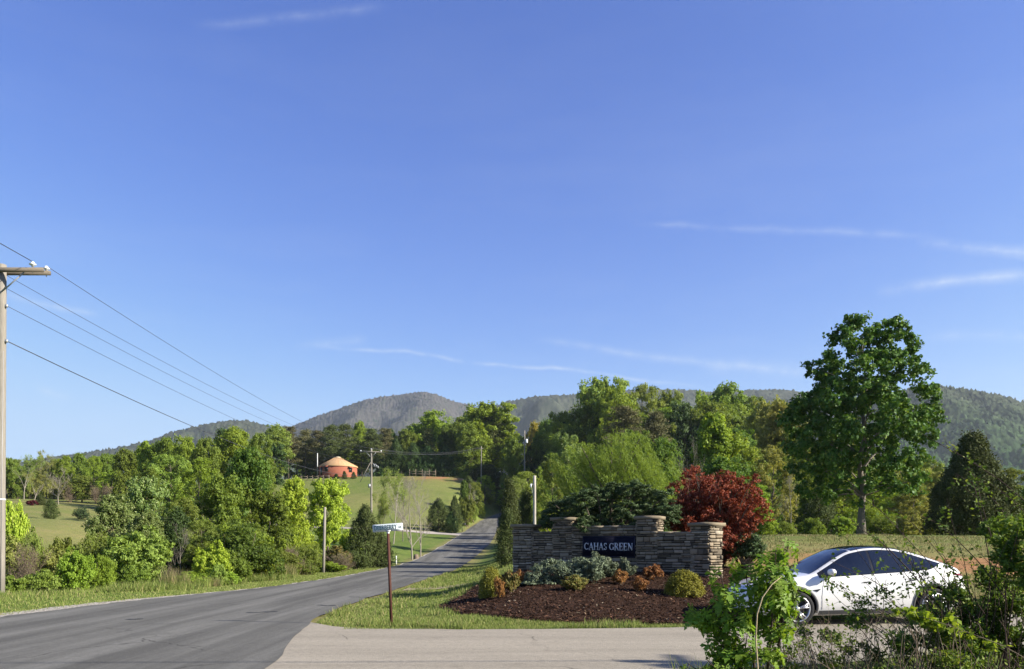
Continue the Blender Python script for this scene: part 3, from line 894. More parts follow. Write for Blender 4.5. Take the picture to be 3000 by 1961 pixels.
dome = lambda t: 3.5 * math.sqrt(max(0.03, 1 - ((t - 0.52) / 0.55) ** 2))
egg = lambda t: 3.5 * math.sqrt(max(0.04, 1 - ((t - 0.42) / 0.6) ** 2))
cone = lambda t: 3.6 * max(0.12, (1.05 - t)) ** 0.75
pillar = lambda t: 3.0 * max(0.15, 1 - ((t - 0.5) / 0.62) ** 2) ** 0.5
BROAD = [Kind('broadleaf_tree', 'tree', 10, 7.2, *broadleaf(11, 22, dome)), Kind('broadleaf_tree', 'tree', 10, 7.2, *broadleaf(12, 26, egg)),
         Kind('broadleaf_tree', 'tree', 10, 7.2, *broadleaf(13, 20, dome, blob_r=(1.0, 1.8))), Kind('broadleaf_tree', 'tree', 10, 7.2, *broadleaf(14, 24, cone))]
LOOSE = [Kind('broadleaf_tree', 'tree', 10, 7.0, *broadleaf(21, 30, dome, 17000, 0.20, 0.13, 0.42, blob_r=(0.6, 1.1), inner=0.4)),
         Kind('broadleaf_tree', 'tree', 10, 7.0, *broadleaf(22, 34, egg, 17000, 0.20, 0.13, 0.42, blob_r=(0.55, 1.1), inner=0.4)),
         Kind('broadleaf_tree', 'tree', 10, 6.4, *broadleaf(23, 30, pillar, 15000, 0.19, 0.12, 0.40, blob_r=(0.6, 1.0), inner=0.4))]


def pine(seed, levels=13, lo=3.0, droop=-0.1):
    rg = np.random.default_rng(seed)
    mb = MB()
    tr = np.array([[0, 0, -0.2], [0.05, 0, 3], [-0.05, 0.08, 6], [0.02, 0, 10]])
    mb.tube(tr, [0.16, 0.12, 0.08, 0.015], 7)
    Cs, Os = [], []
    for i in range(levels):
        z = lo + (9.8 - lo) * (i / (levels - 1)) ** 0.9
        reach = (2.6 * (1 - ((z - 4.2) / 6.2) ** 2 * 0.9) if z > 4.2 else 2.4 * (0.55 + 0.45 * (z - lo) / max(0.1, 4.2 - lo)))
        for k in range(rg.integers(4, 7)):
            a = rg.uniform(0, 6.283); ln = max(0.35, reach) * rg.uniform(0.55, 1.15)
            e = np.array([ln * math.cos(a), ln * math.sin(a), z + ln * (0.28 + droop) + rg.normal(0, 0.1)])
            p = curve_pts(rg, (0, 0, z - 0.1), e, 0.06, 5, 0.06)
            mb.tube(p, np.linspace(0.035, 0.010, 5), 4, False)
            if z < lo + 0.9 and rg.random() < 0.7:
                continue
            for t in np.linspace(0.4, 1.0, 5):
                c = p[0] + (p[-1] - p[0]) * t + rg.normal(0, 0.12, 3)
                m = 42
                off = rg.normal(0, 1, (m, 3)) * np.array([0.30, 0.30, 0.12])
                Cs.append(c + off); Os.append(unit(off + np.array([math.cos(a), math.sin(a), 0.3]) * 0.2))
    C, O = np.concatenate(Cs), np.concatenate(Os)
    V, Q = leaf_quads(rg, C, O, 0.26, 0.075, 0.5, 0.2, 0.9, axis_dir=O)
    return mb.mesh('trunk', BARK['brown'], True), leaf_mesh('crown', V, Q, LEAF['pine'])


PINE = [Kind('pine_tree', 'tree', 10, 5.0, *pine(31)), Kind('pine_tree', 'tree', 10, 5.0, *pine(32, 12, 3.6)), Kind('pine_tree', 'tree', 10, 5.0, *pine(33, 15, 2.2, -0.2))]


def cedar(seed, shape, n=15000, L=0.15, W=0.06, H=5.0, sub=0.2, rough=1.0):
    """dense evergreen, native 5 m tall, radius from shape(t)"""
    rg = np.random.default_rng(seed)
    m = 520
    t = rg.random(m) ** 0.85
    a = rg.uniform(0, 6.283, m)
    rr = np.array([shape(x) for x in t]) * np.where(rg.random(m) < 0.2, rg.uniform(0.3, 0.8, m), 1 + rough * rg.uniform(-0.28, 0.22, m)) * (1 + rough * (0.16 * np.sin(a * 3 + t * 9) + 0.1 * np.sin(a * 7 - t * 23)))
    cc = np.stack([rr * np.cos(a), rr * np.sin(a), 0.12 + t * (H - 0.2)], -1)
    k = n // m
    d = np.stack([np.cos(a), np.sin(a), np.full(m, 0.55)], -1)
    off = rg.normal(0, 1, (m, k, 3)) * sub * np.array([0.55, 0.55, 0.8])
    C = (cc[:, None] + off).reshape(-1, 3)
    O = np.repeat(unit(d), k, 0)
    V, Q = leaf_quads(rg, C, O, L, W, 0.1, 0.6, 0.8, axis_dir=unit(O + np.array([0, 0, 0.5])))
    mb = MB()
    mb.tube([(0, 0, -0.2), (0.02, 0, H * 0.5), (0, 0, H * 0.97)], [0.11, 0.06, 0.01], 6)
    for i in range(34):
        z = rg.uniform(0.06, 0.85); aa = rg.uniform(0, 6.283); r_ = shape(z) * 0.9
        mb.tube([(0, 0, z * H * 0.9), (r_ * 0.5 * math.cos(aa), r_ * 0.5 * math.sin(aa), z * H * 0.9 + 0.15), (r_ * math.cos(aa), r_ * math.sin(aa), z * H * 0.9 + 0.45)], [0.025, 0.016, 0.006], 4, False)
    return mb.mesh('trunk', BARK['brown'], True), leaf_mesh('crown', V, Q, LEAF['cedar'])


CEDAR = [Kind('cedar_tree', 'tree', 5, 2.4, *cedar(41, lambda t: 1.2 * max(0.06, 1 - t) ** 0.55)),
         Kind('cedar_tree', 'tree', 5, 2.4, *cedar(42, lambda t: 1.15 * (min(1, t * 3 + 0.4)) * max(0.1, 1 - t ** 2.2) ** 0.6)),
         Kind('cedar_tree', 'tree', 5, 4.4, *cedar(43, lambda t: 2.1 * (min(1, t * 2 + 0.6)) * max(0.05, 1 - t ** 1.6) ** 0.7, 17000, 0.17, 0.07))]


def bare(seed, H=8.0, spread=0.62, levels=4, kids=(7, 5, 4, 3), r0=0.10, buds=0, budL=0.09, multi=1, first=0.22):
    rg = np.random.default_rng(seed)
    mb = MB(); tips = []

    def grow(p, d, ln, r, lv):
        n = 5
        pts = [p]
        dd = d.copy()
        for _ in range(n - 1):
            dd = unit(dd + rg.normal(0, 0.10, 3) + np.array([0, 0, 0.06]))
            pts.append(pts[-1] + dd * ln / (n - 1))
        pts = np.array(pts)
        mb.tube(pts, np.linspace(r, max(r * 0.35, 0.004), n), 7 if lv == 0 else (5 if lv == 1 else 3), False)
        if lv >= levels:
            tips.append(pts[-1]); tips.append(pts[2]); return
        if lv >= levels - 1:
            tips.append(pts[-1])
        k = kids[min(lv, len(kids) - 1)]
        for i in range(k):
            f = rg.uniform(first if lv == 0 else 0.3, 1.0)
            q = np.array([np.interp(f, np.linspace(0, 1, n), pts[:, j]) for j in range(3)])
            side = unit(rg.normal(0, 1, 3) * np.array([1, 1, 0.4]))
            nd = unit(dd * (1 - spread * 0.7) + side * spread + np.array([0, 0, 0.18]))
            grow(q, nd, ln * rg.uniform(0.42, 0.62) * (1.15 - 0.5 * f if lv == 0 else 1), r * (1 - 0.6 * f) * 0.55 + 0.003, lv + 1)

    for i in range(multi):
        a = rg.uniform(0, 6.283)
        grow(np.array([0.12 * math.cos(a) * (multi > 1), 0.12 * math.sin(a) * (multi > 1), -0.15]), unit(np.array([0.35 * math.cos(a) * (multi > 1), 0.35 * math.sin(a) * (multi > 1), 1.0])), H * 0.82 * rg.uniform(0.8, 1.0), r0, 0)
    wood = mb.mesh('trunk', BARK['grey'], True)
    leaf = None
    if buds:
        T = np.array(tips)
        C = T[rg.integers(0, len(T), buds)] + rg.normal(0, 0.11, (buds, 3))
        O = unit(rg.normal(0, 1, (buds, 3)))
        V, Q = leaf_quads(rg, C, O, budL, budL * 0.6)
        leaf = leaf_mesh('crown', V, Q, LEAF['pale'])
    return wood, leaf


BARE = [Kind('bare_tree', 'tree', 8, 6.0, *bare(51, levels=5, kids=(7, 5, 4, 3, 2), spread=0.55)), Kind('bare_tree', 'tree', 8, 6.0, *bare(52, levels=5, kids=(8, 5, 3, 3, 2), spread=0.55))]
BUDDING = [Kind('budding_tree', 'tree', 8, 5.4, *bare(53, buds=5200, budL=0.13, spread=0.5)), Kind('budding_tree', 'tree', 8, 5.4, *bare(54, buds=7000, budL=0.13, spread=0.5, kids=(9, 5, 4, 3)))]
BRAMBLE = [Kind('bramble_thicket', 'shrub', 2, 3.0, *bare(55, 2.4, 0.75, 3, (6, 5, 4), 0.02, 900, 0.06, 12, 0.1), crown='foliage', trunk='canes'),
           Kind('bramble_thicket', 'shrub', 2, 3.0, *bare(56, 2.2, 0.8, 3, (6, 5, 4), 0.02, 350, 0.06, 14, 0.1), crown='foliage', trunk='canes')]


def shrub(seed, nblob=9, leaves=5200, L=0.085, W=0.055, sub=0.13, spread=0.55, stems=14, inner=0.35):
    """native 1 m tall and 1.3 m wide, foliage down to the ground"""
    rg = np.random.default_rng(seed)
    blobs = []
    for i in range(nblob):
        a = i * 2.399; rr = spread * math.sqrt((i + 0.4) / nblob) * rg.uniform(0.7, 1.0); br = rg.uniform(0.17, 0.27)
        blobs.append((rr * math.cos(a), rr * math.sin(a), rg.uniform(0.3, 0.8) * (1.05 - 0.6 * rr), br))
    blobs += [(0.15, 0.05, 0.78, 0.2), (-0.2, -0.1, 0.62, 0.24)]
    C, O = blob_leaves(rg, blobs, leaves, sub, inner)
    C[:, 2] = np.maximum(C[:, 2], 0.015 + 0.05 * rg.random(len(C)))
    V, Q = leaf_quads(rg, C, O, L, W, 0.4)
    mb = MB()
    for i in range(stems):
        bl = blobs[i % len(blobs)]
        q = np.array(bl[:3]) + unit(rg.normal(0, 1, 3)) * bl[3]
        mb.tube(curve_pts(rg, (rg.normal(0, 0.05), rg.normal(0, 0.05), -0.05), q, 0.1, 5, 0.1), np.linspace(0.014, 0.004, 5), 4, False)
    return mb.mesh('stems', BARK['twig'], True), leaf_mesh('foliage', V, Q, LEAF['mid'])


SHRUB = [Kind('shrub', 'shrub', 1, 1.4, *shrub(61), crown='foliage', trunk='stems'), Kind('shrub', 'shrub', 1, 1.4, *shrub(62, 12, 6000, 0.075, 0.045), crown='foliage', trunk='stems'),
         Kind('shrub', 'shrub', 1, 1.4, *shrub(63, 14, 5200, 0.10, 0.07, 0.11), crown='foliage', trunk='stems')]


SHRUBF = [Kind('shrub', 'shrub', 1, 1.4, *shrub(65, 16, 15000, 0.046, 0.030, 0.085), crown='foliage', trunk='stems'), Kind('shrub', 'shrub', 1, 1.4, *shrub(66, 20, 15000, 0.042, 0.026, 0.075), crown='foliage', trunk='stems'),
          Kind('shrub', 'shrub', 1, 1.4, *shrub(67, 18, 14000, 0.050, 0.034, 0.080), crown='foliage', trunk='stems')]
for a_, b_ in zip(SHRUB, SHRUBF): FINE[a_] = b_


def tall_grass(seed, n=900, H=0.36, spread=0.7):
    rg = np.random.default_rng(seed)
    a = rg.uniform(0, 6.283, n); r = spread * np.sqrt(rg.random(n))
    P = np.stack([r * np.cos(a), r * np.sin(a), np.full(n, -0.03)], -1)
    h = H * rg.uniform(0.45, 1.1, (n, 1)); d = rg.normal(0, 0.28, (n, 2))
    T = P + np.concatenate([d * h, h], 1)
    w = 0.007; b2 = rg.uniform(0, 6.283, n)
    S = np.stack([np.cos(b2), np.sin(b2), np.zeros(n)], -1) * w
    Mid = (P + T) / 2 + np.array([0, 0, 0.06]) * H
    V = np.stack([P - S, P + S, Mid + S * 0.8, T, Mid - S * 0.8], 1).reshape(-1, 3)
    k = np.arange(n) * 5
    return V, np.stack([k, k + 1, k + 2, k + 4], -1), np.stack([k + 4, k + 2, k + 3], -1)


# ------------------------------------------------------------------ the trees one by one
SKY = np.array([(-300, 1350), (0, 1345), (60, 1335), (130, 1322), (230, 1335), (330, 1325), (380, 1300), (430, 1290), (500, 1285), (560, 1290), (640, 1270), (660, 1255), (720, 1255), (780, 1260), (800, 1248), (850, 1250), (900, 1255),
                (960, 1245), (1040, 1240), (1090, 1250), (1150, 1250), (1200, 1215), (1260, 1208), (1330, 1230), (1360, 1195), (1440, 1180), (1500, 1190), (1530, 1240), (1570, 1240), (1600, 1225), (1690, 1200), (1700, 1150), (1760, 1110),
                (1830, 1120), (1880, 1130), (1950, 1160), (1990, 1145), (2050, 1150), (2120, 1130), (2170, 1140), (2230, 1160), (2300, 1170), (2340, 1210), (2400, 1250), (2600, 1330), (2700, 1340), (2780, 1370), (2850, 1390), (2950, 1370), (3000, 1395), (3400, 1400)])
rgt = np.random.default_rng(77)


def tree(kinds, var, px, top, wpx, Y, leafm, label, woodm=None, group=None, name=None, cat=None, rot=None, depth=None):
    k = kinds[var % len(kinds)]
    x = at(px, Y)
    H = zpix(top, Y) - tz(x, Y)
    return k.place(label, x, Y, max(0.5, H), wpx * Y / F_PX, LEAF[leafm] if leafm and k.leaf is not None else None, BARK[woodm] if woodm else None, rgt.uniform(0, 6.28) if rot is None else rot, group, name, cat, depth * wpx * Y / F_PX if depth else None, 0.1)


# right-hand wood behind the stone sign
tree(BROAD, 0, 1770, 1112, 190, 190, 'pale', 'tallest pale yellow-green tree in the wood above the willow', 'pale')
tree(LOOSE, 1, 1880, 1126, 170, 196, 'pale', 'pale green tree just right of the tallest pale tree above the willow', 'pale')
tree(LOOSE, 0, 1640, 1205, 120, 194, 'mid', 'green tree on the left flank of the tallest pale tree')
tree(PINE, 0, 1830, 1195, 150, 164, 'pinebrown', 'brown-grey pine standing between the pale tall tree and the willow')
tree(PINE, 2, 1915, 1208, 120, 166, 'pinebrown', 'second brown-grey pine, right of the first and above the willow')
tree(BROAD, 2, 2005, 1190, 130, 176, 'dark', 'dark green round tree above the bright cone-shaped tree behind the red shrub')
tree(BROAD, 1, 2125, 1132, 170, 184, 'mid', 'tall mid-green tree with a rounded top behind the red shrub')
tree(BROAD, 3, 2095, 1215, 210, 82, 'bright', 'bright green cone-shaped tree standing right above the red shrub')
tree(LOOSE, 0, 2215, 1160, 110, 184, 'mid', 'green tree between the tall rounded tree and the sweetgum')
tree(LOOSE, 1, 2290, 1172, 120, 186, 'olive', 'olive green tree peeping out behind the left side of the sweetgum')
tree(BROAD, 0, 1960, 1150, 110, 200, 'pale', 'pale tree on the skyline between the two tallest trees of the wood')
tree(LOOSE, 2, 2060, 1150, 110, 202, 'bright', 'light green tree on the skyline left of the tall rounded tree')
tree(BROAD, 1, 1940, 1285, 150, 72, 'deep', 'deep green tree between the willow and the grey bare tree')
tree(BARE, 0, 2020, 1285, 110, 62, None, 'grey bare tree with forked branches just above the red shrub', 'grey')
tree(BROAD, 2, 2110, 1345, 200, 64, 'deep', 'deep green low tree directly behind the right half of the red shrub')
tree(LOOSE, 2, 2265, 1305, 150, 72, 'tan', 'tan-olive budding tree between the red shrub and the sweetgum')
tree(BROAD, 0, 2200, 1420, 130, 58, 'bright', 'bright low tree at the edge of the field left of the sweetgum trunk')
tree(BARE, 1, 2318, 1395, 70, 60, None, 'slim pale leafless tree at the field edge left of the sweetgum', 'pale')
tree(CEDAR, 2, 2400, 1425, 120, 62, 'cedar', 'dark low evergreen at the field edge just left of the sweetgum trunk')
tree(LOOSE, 0, 2330, 1330, 140, 88, 'mid', 'mid-green tree behind the sweetgum on its left side')
tree(LOOSE, 1, 2440, 1340, 160, 84, 'bright', 'bright green tree seen under the left branches of the sweetgum')
tree(LOOSE, 2, 2560, 1385, 170, 72, 'bright', 'bright green tree in the hedgerow right of the sweetgum trunk')
tree(LOOSE, 0, 2640, 1345, 170, 86, 'olive', 'olive green tree in the hedgerow right of the sweetgum crown')
tree(LOOSE, 1, 2710, 1342, 150, 90, 'olive', 'olive green tree just left of the dark conifer top')
tree(LOOSE, 2, 2680, 1425, 130, 70, 'tan', 'tan budding tree left of the dark conifer at the field edge')
tree(LOOSE, 0, 2770, 1375, 120, 92, 'olive', 'olive tree half hidden behind the left side of the dark conifer')
tree(LOOSE, 1, 2960, 1372, 160, 78, 'olive', 'olive green tree right of the dark conifer')
tree(LOOSE, 2, 2925, 1440, 130, 62, 'olive', 'lower olive tree close against the right side of the dark conifer')
tree(BROAD, 2, 3040, 1420, 200, 60, 'mid', 'green tree cut by the right edge of the picture beyond the field')
# trees left of the willow and round the road
tree(LOOSE, 2, 1665, 1268, 130, 82, 'grey', 'feathery grey-green tree just left of the willow')
tree(LOOSE, 1, 1618, 1345, 110, 66, 'olive', 'loose olive tree left of the willow behind the white utility post')
tree(CEDAR, 1, 1655, 1222, 110, 200, 'cedar', 'dark tall evergreen behind the feathery grey-green tree')
tree(BROAD, 1, 1600, 1235, 100, 206, 'deep', 'deep green tree left of the dark tall evergreen above the road')
tree(BROAD, 2, 1568, 1243, 60, 216, 'autumn', 'small yellow-orange tree behind the pole with the transformer')
tree(CEDAR, 2, 1570, 1290, 120, 210, 'dark', 'very dark evergreen beneath the small yellow-orange tree')
tree(CEDAR, 2, 1630, 1320, 130, 196, 'dark', 'very dark evergreen right of the pole with the transformer')
tree(BROAD, 0, 1440, 1182, 190, 212, 'bright', 'big round bright tree on the hill crest behind the plain utility pole')
tree(BROAD, 2, 1380, 1250, 110, 205, 'mid', 'lower green tree against the left flank of the big round hill tree')
tree(BROAD, 1, 1505, 1290, 90, 190, 'mid', 'lower green tree against the right flank of the big round hill tree')
tree(BROAD, 2, 1262, 1210, 140, 228, 'bright', 'round bright tree left of the big round tree on the hill')
tree(BROAD, 0, 1320, 1245, 90, 222, 'deep', 'deep green tree between the two bright round trees on the hill')
tree(BROAD, 1, 1190, 1262, 90, 224, 'mid', 'mid-green tree left of the round bright tree on the hill')
for i, (px, top, w) in enumerate([(1160, 1290, 70), (1210, 1300, 80), (1255, 1310, 80), (1305, 1310, 70), (1350, 1320, 70)]):
    tree(CEDAR, 2, px, top, w, 206, 'dark', 'dark shaded evergreen along the hill crest behind the split rail fence', group='dark evergreens along the hill crest')
tree(CEDAR, 1, 1425, 1362, 90, 196, 'cedar', 'tall olive evergreen beside the plain utility pole on the bank')
tree(CEDAR, 0, 1470, 1385, 70, 206, 'cedar', 'pointed olive evergreen right of the plain utility pole')
tree(LOOSE, 0, 1545, 1380, 100, 122, 'pale', 'pale spring tree right of the top of the road')
tree(LOOSE, 2, 1595, 1400, 80, 104, 'yellow', 'yellow-green young tree behind the white utility post')
tree(BUDDING, 1, 1512, 1400, 90, 108, 'olive', 'thin budding tree with pale stems right of the road top', 'pale')
tree(LOOSE, 0, 1640, 1430, 110, 88, 'bright', 'bright young tree low behind the left end of the dark juniper')
tree(BROAD, 3, 1360, 1408, 50, 152, 'deep', 'ivy-clad small tree on the bank left of the plain pole')
tree(BARE, 0, 1372, 1415, 60, 156, None, 'small bare tree on the bank left of the plain pole', 'pale')
tree(CEDAR, 0, 1492, 1405, 70, 62, 'cedar', 'slender evergreen leaning over the road beside the stone sign')
tree(CEDAR, 1, 1487, 1490, 66, 40, 'cedar', 'dense dark columnar evergreen hiding the left end of the stone sign')
tree(CEDAR, 0, 1540, 1440, 60, 66, 'cedar', 'pale olive evergreen between the columnar evergreen and the white utility post')
# bushes by the driveway and bare trees on the lawn
tree(CEDAR, 2, 1285, 1462, 80, 126, 'cedar', 'dark wide evergreen bush at the driveway, left one of the pair')
tree(CEDAR, 2, 1332, 1455, 50, 130, 'cedar', 'dark evergreen bush at the driveway beside the mailbox')
tree(CEDAR, 2, 1322, 1500, 44, 124, 'dark', 'small dark bush between the two evergreens at the driveway')
tree(BARE, 0, 1208, 1408, 160, 74, None, 'leafless pale tree on the lawn, nearer one beside the driveway', 'pale', rot=0.6)
tree(BARE, 1, 1232, 1402, 140, 79, None, 'leafless pale tree on the lawn, farther one beside the driveway', 'pale', rot=2.2)
tree(BUDDING, 0, 1152, 1378, 110, 92, 'pale', 'budding pale tree behind the street sign', 'pale', rot=1.0)
tree(BUDDING, 1, 1118, 1440, 80, 88, 'olive', 'small budding tree left of the pale one behind the street sign', 'grey')
tree(BARE, 1, 1180, 1400, 90, 100, None, 'thin bare tree at the foot of the hill behind the two lawn trees', 'grey')
tree(CEDAR, 2, 1070, 1482, 120, 58, 'cedar', 'broad dark evergreen behind the street sign on its left')
tree(CEDAR, 2, 1118, 1560, 80, 60, 'cedar', 'lower dark evergreen directly behind the sign post')
# wood behind the round house
for i, (px, top, w, m, lab) in enumerate([
        (845, 1252, 90, 'pinebrown', 'brown-tinged pine at the left end of the row behind the round house'),
        (895, 1262, 80, 'pinebrown', 'brown pine with leaning pale trunk left of the round house'),
        (935, 1262, 90, 'pinebrown', 'brown pine right behind the left side of the round house'),
        (970, 1248, 80, 'pine', 'dark pine behind the middle of the round house'),
        (1010, 1245, 80, 'pine', 'dark pine behind the right side of the round house'),
        (1090, 1255, 80, 'pine', 'dark pine behind the cross-arm pole on the hill'),
        (1130, 1258, 80, 'pinebrown', 'brown-green pine right of the cross-arm pole on the hill'),
        (870, 1285, 80, 'pinebrown', 'low brown pine with bare lower limbs left of the round house'),
        (1060, 1300, 80, 'pine', 'lower dark pine right of the round house')]):
    tree(PINE, i, px, top, w, 208 + (i * 7) % 17, m, lab)
tree(BROAD, 1, 1052, 1238, 60, 226, 'bright', 'bright pointed tree rising among the pines behind the round house')
tree(BROAD, 2, 805, 1250, 100, 185, 'pale', 'pale-topped tree left of the pines by the round house')
tree(BROAD, 0, 800, 1300, 90, 165, 'dark', 'dark glossy round tree below the pale-topped tree left of the round house')
# left wood
tree(BROAD, 0, 690, 1255, 130, 122, 'bright', 'bright green round-topped tree highest in the left wood')
tree(BROAD, 2, 655, 1262, 80, 126, 'dark', 'dark tree just left of the highest bright tree in the left wood')
tree(LOOSE, 1, 760, 1270, 110, 118, 'mid', 'mid-green tree right of the highest bright tree in the left wood')
tree(BROAD, 1, 600, 1288, 110, 112, 'mid', 'green tree left of the dark tree in the left wood')
tree(BROAD, 2, 545, 1286, 110, 116, 'bright', 'bright tree in the middle of the left wood skyline')
tree(BROAD, 0, 485, 1285, 110, 120, 'mid', 'mid-green round tree under the hill slope in the left wood')
tree(BROAD, 3, 425, 1296, 100, 122, 'bright', 'light green tree left of the round tree under the hill slope')
tree(BROAD, 1, 370, 1318, 90, 128, 'mid', 'green tree at the left end of the higher left wood')
tree(LOOSE, 0, 500, 1330, 150, 92, 'pale', 'pale spring tree halfway up in front of the left wood')
tree(LOOSE, 1, 585, 1340, 140, 84, 'bright', 'bright loose tree in front of the left wood')
tree(LOOSE, 2, 430, 1372, 120, 82, 'mid', 'mid-green loose tree in front of the left wood beside the field')
# big trees of the thicket along the road
tree(BROAD, 1, 722, 1318, 210, 50, 'deep', 'big deep green tree in the thicket left of the yellow-green maples', depth=0.8)
tree(BROAD, 2, 640, 1398, 180, 46, 'mid', 'mid-green tree left of the big deep green tree in the thicket')
tree(BROAD, 0, 785, 1440, 150, 47, 'mid', 'green tree in the thicket against the left side of the yellow-green maples')
tree(BROAD, 1, 862, 1402, 120, 62, 'yellow', 'bright yellow-green maple, left one of two above the wooden post')
tree(BROAD, 0, 962, 1404, 140, 64, 'yellow', 'bright yellow-green maple, right one of two above the wooden post')
tree(BROAD, 0, 425, 1398, 190, 42, 'grey', 'grey-green broad tree in the thicket at the edge of the left field', depth=0.8)
tree(BROAD, 2, 330, 1452, 160, 37, 'grey', 'lower grey-green tree overhanging the left field', depth=0.8)
tree(BROAD, 1, 425, 1500, 130, 36, 'grey', 'grey-green tree with drooping sprays beside the dark hollow')
tree(LOOSE, 1, 545, 1455, 130, 43, 'olive', 'olive yellow loose tree above the dark hollow in the thicket')
tree(LOOSE, 0, 590, 1520, 120, 40, 'olive', 'olive loose tree right above the dark hollow in the thicket')
tree(BARE, 1, 528, 1545, 100, 34.5, None, 'grey dead tree with bare limbs in the dark hollow of the thicket', 'grey')
tree(CEDAR, 2, 520, 1490, 150, 42, 'dark', 'dark evergreen added behind the hollow of the thicket to darken it')  # added behind the hollow to give it the darkness of deep shade
# left field and far hedgerow
tree(CEDAR, 1, 149, 1462, 40, 92, 'cedar', 'small dark conifer standing alone on the left field', depth=1)
tree(CEDAR, 1, 119, 1448, 28, 118, 'cedar', 'dark conifer behind the purple shrub on the left field')
tree(BARE, 0, 172, 1365, 90, 124, None, 'thin leafless tree on the left field behind the small conifer', 'pale')
tree(BUDDING, 0, 70, 1335, 80, 142, 'pale', 'pale budding tree by the utility pole at the far hedgerow', 'pale')
tree(BUDDING, 1, 130, 1320, 60, 152, 'tan', 'tall pale bare-topped tree on the far hedgerow skyline', 'pale')
tree(BUDDING, 1, 100, 1380, 80, 134, 'tan', 'pale budding tree low at the far hedgerow', 'pale')
for i, (px, top, w, m, lab) in enumerate([
        (20, 1342, 70, 'mid', 'green tree at the far left end of the far hedgerow'), (190, 1335, 70, 'bright', 'bright tree right of the pale bare-topped tree in the far hedgerow'),
        (235, 1330, 60, 'mid', 'green tree in the far hedgerow above the brown bramble'), (275, 1335, 60, 'bright', 'light green tree at the hill foot in the far hedgerow'),
        (315, 1330, 70, 'mid', 'mid-green tree where the far hedgerow meets the left wood'), (160, 1350, 50, 'olive', 'olive tree behind the thin leafless tree of the left field'),
        (240, 1395, 90, 'olive', 'low olive bushy tree left of the brown bramble'), (330, 1375, 100, 'bright', 'bright bushy tree right of the brown bramble')]):
    tree(LOOSE if i % 2 else BROAD, i, px, top, w, 146 + (i * 5) % 13 if top < 1370 else 138, m, lab)
for i, (px, top, w) in enumerate([(285, 1418, 50), (318, 1415, 50), (205, 1420, 50)]):
    tree(BRAMBLE, 1, px, top, w, 136, 'tan', ['brown bramble thicket at the back of the left field', 'brown bramble against the bright bushy tree', 'brown bramble left of the larger bramble on the left field'][i], 'twig')
tree(SHRUB, 0, 95, 1462, 34, 116, 'purple', 'purple-red shrub on the left field beside the dark conifer')
tree(SHRUB, 1, 240, 1482, 52, 98, 'juniper', 'flat spreading dark shrub on the left field')

HUE = {'mid': 'mid-green', 'bright': 'bright green', 'deep': 'deep green', 'olive': 'olive green', 'tan': 'tan-green', 'pale': 'pale green', 'grey': 'grey-green', 'dark': 'dark green', 'pine': 'dark needle-leaved'}


def spot(px, table):
    for lim, words_ in table:
        if px < lim:
            return words_
    return table[-1][1]


ZONE = {'trees deep in the left wood': [(330, 'at the left end of the left wood'), (480, 'under the hill slope in the left wood'), (640, 'in the middle of the left wood'), (9999, 'in the left wood near the round house')],
        'trees deep in the wood behind the round house': [(930, 'in the wood left behind the round house'), (1090, 'in the wood right behind the round house'), (1250, 'behind the rail fence on the crest'), (1400, 'beside the big round hill tree'), (9999, 'behind the top of the road')],
        'trees deep in the wood behind the stone sign': [(1720, 'in the wood left of the tallest pale tree'), (1950, 'in the wood above the willow'), (2120, 'in the wood above the red shrub'), (9999, 'in the wood left of the lone field tree')],
        'lower trees in front of the wood behind the stone sign': [(1960, 'low behind the willow'), (2150, 'low behind the red shrub'), (2330, 'low between the red shrub and the lone field tree'), (9999, 'low behind the lone field tree')],
        'trees of the hedgerow behind the sweetgum': [(2520, 'in the hedgerow left behind the lone field tree'), (2760, 'in the hedgerow between the lone field tree and the conifer'), (9999, 'in the hedgerow behind the conifer')],
        'trees behind the far hedgerow': [(120, 'beyond the far hedgerow near the utility pole'), (9999, 'beyond the far hedgerow towards the hill')],
        'shrubs filling the thicket': [(480, 'in the thicket left of the dark hollow'), (640, 'in the thicket just right of the dark hollow'), (800, 'in the thicket under the big deep green tree'), (930, 'in the thicket left of the wooden post'), (9999, 'in the thicket right of the wooden post')],
        'low shrubs below the left field': [(120, 'at the utility pole below the left field'), (260, 'below the middle of the left field'), (9999, 'below the right end of the left field')],
        'shrubs of the far hedgerow': [(90, 'in the far hedgerow beside the utility pole'), (220, 'in the far hedgerow behind the small conifer'), (9999, 'in the far hedgerow by the brown brambles')]}


def word(kind_word, m, grp, px):
    return HUE[m] + ' ' + kind_word + ' ' + spot(px, ZONE[grp])


# background trees of the woods
def skyline(px):
    return float(np.interp(px, SKY[:, 0], SKY[:, 1]))


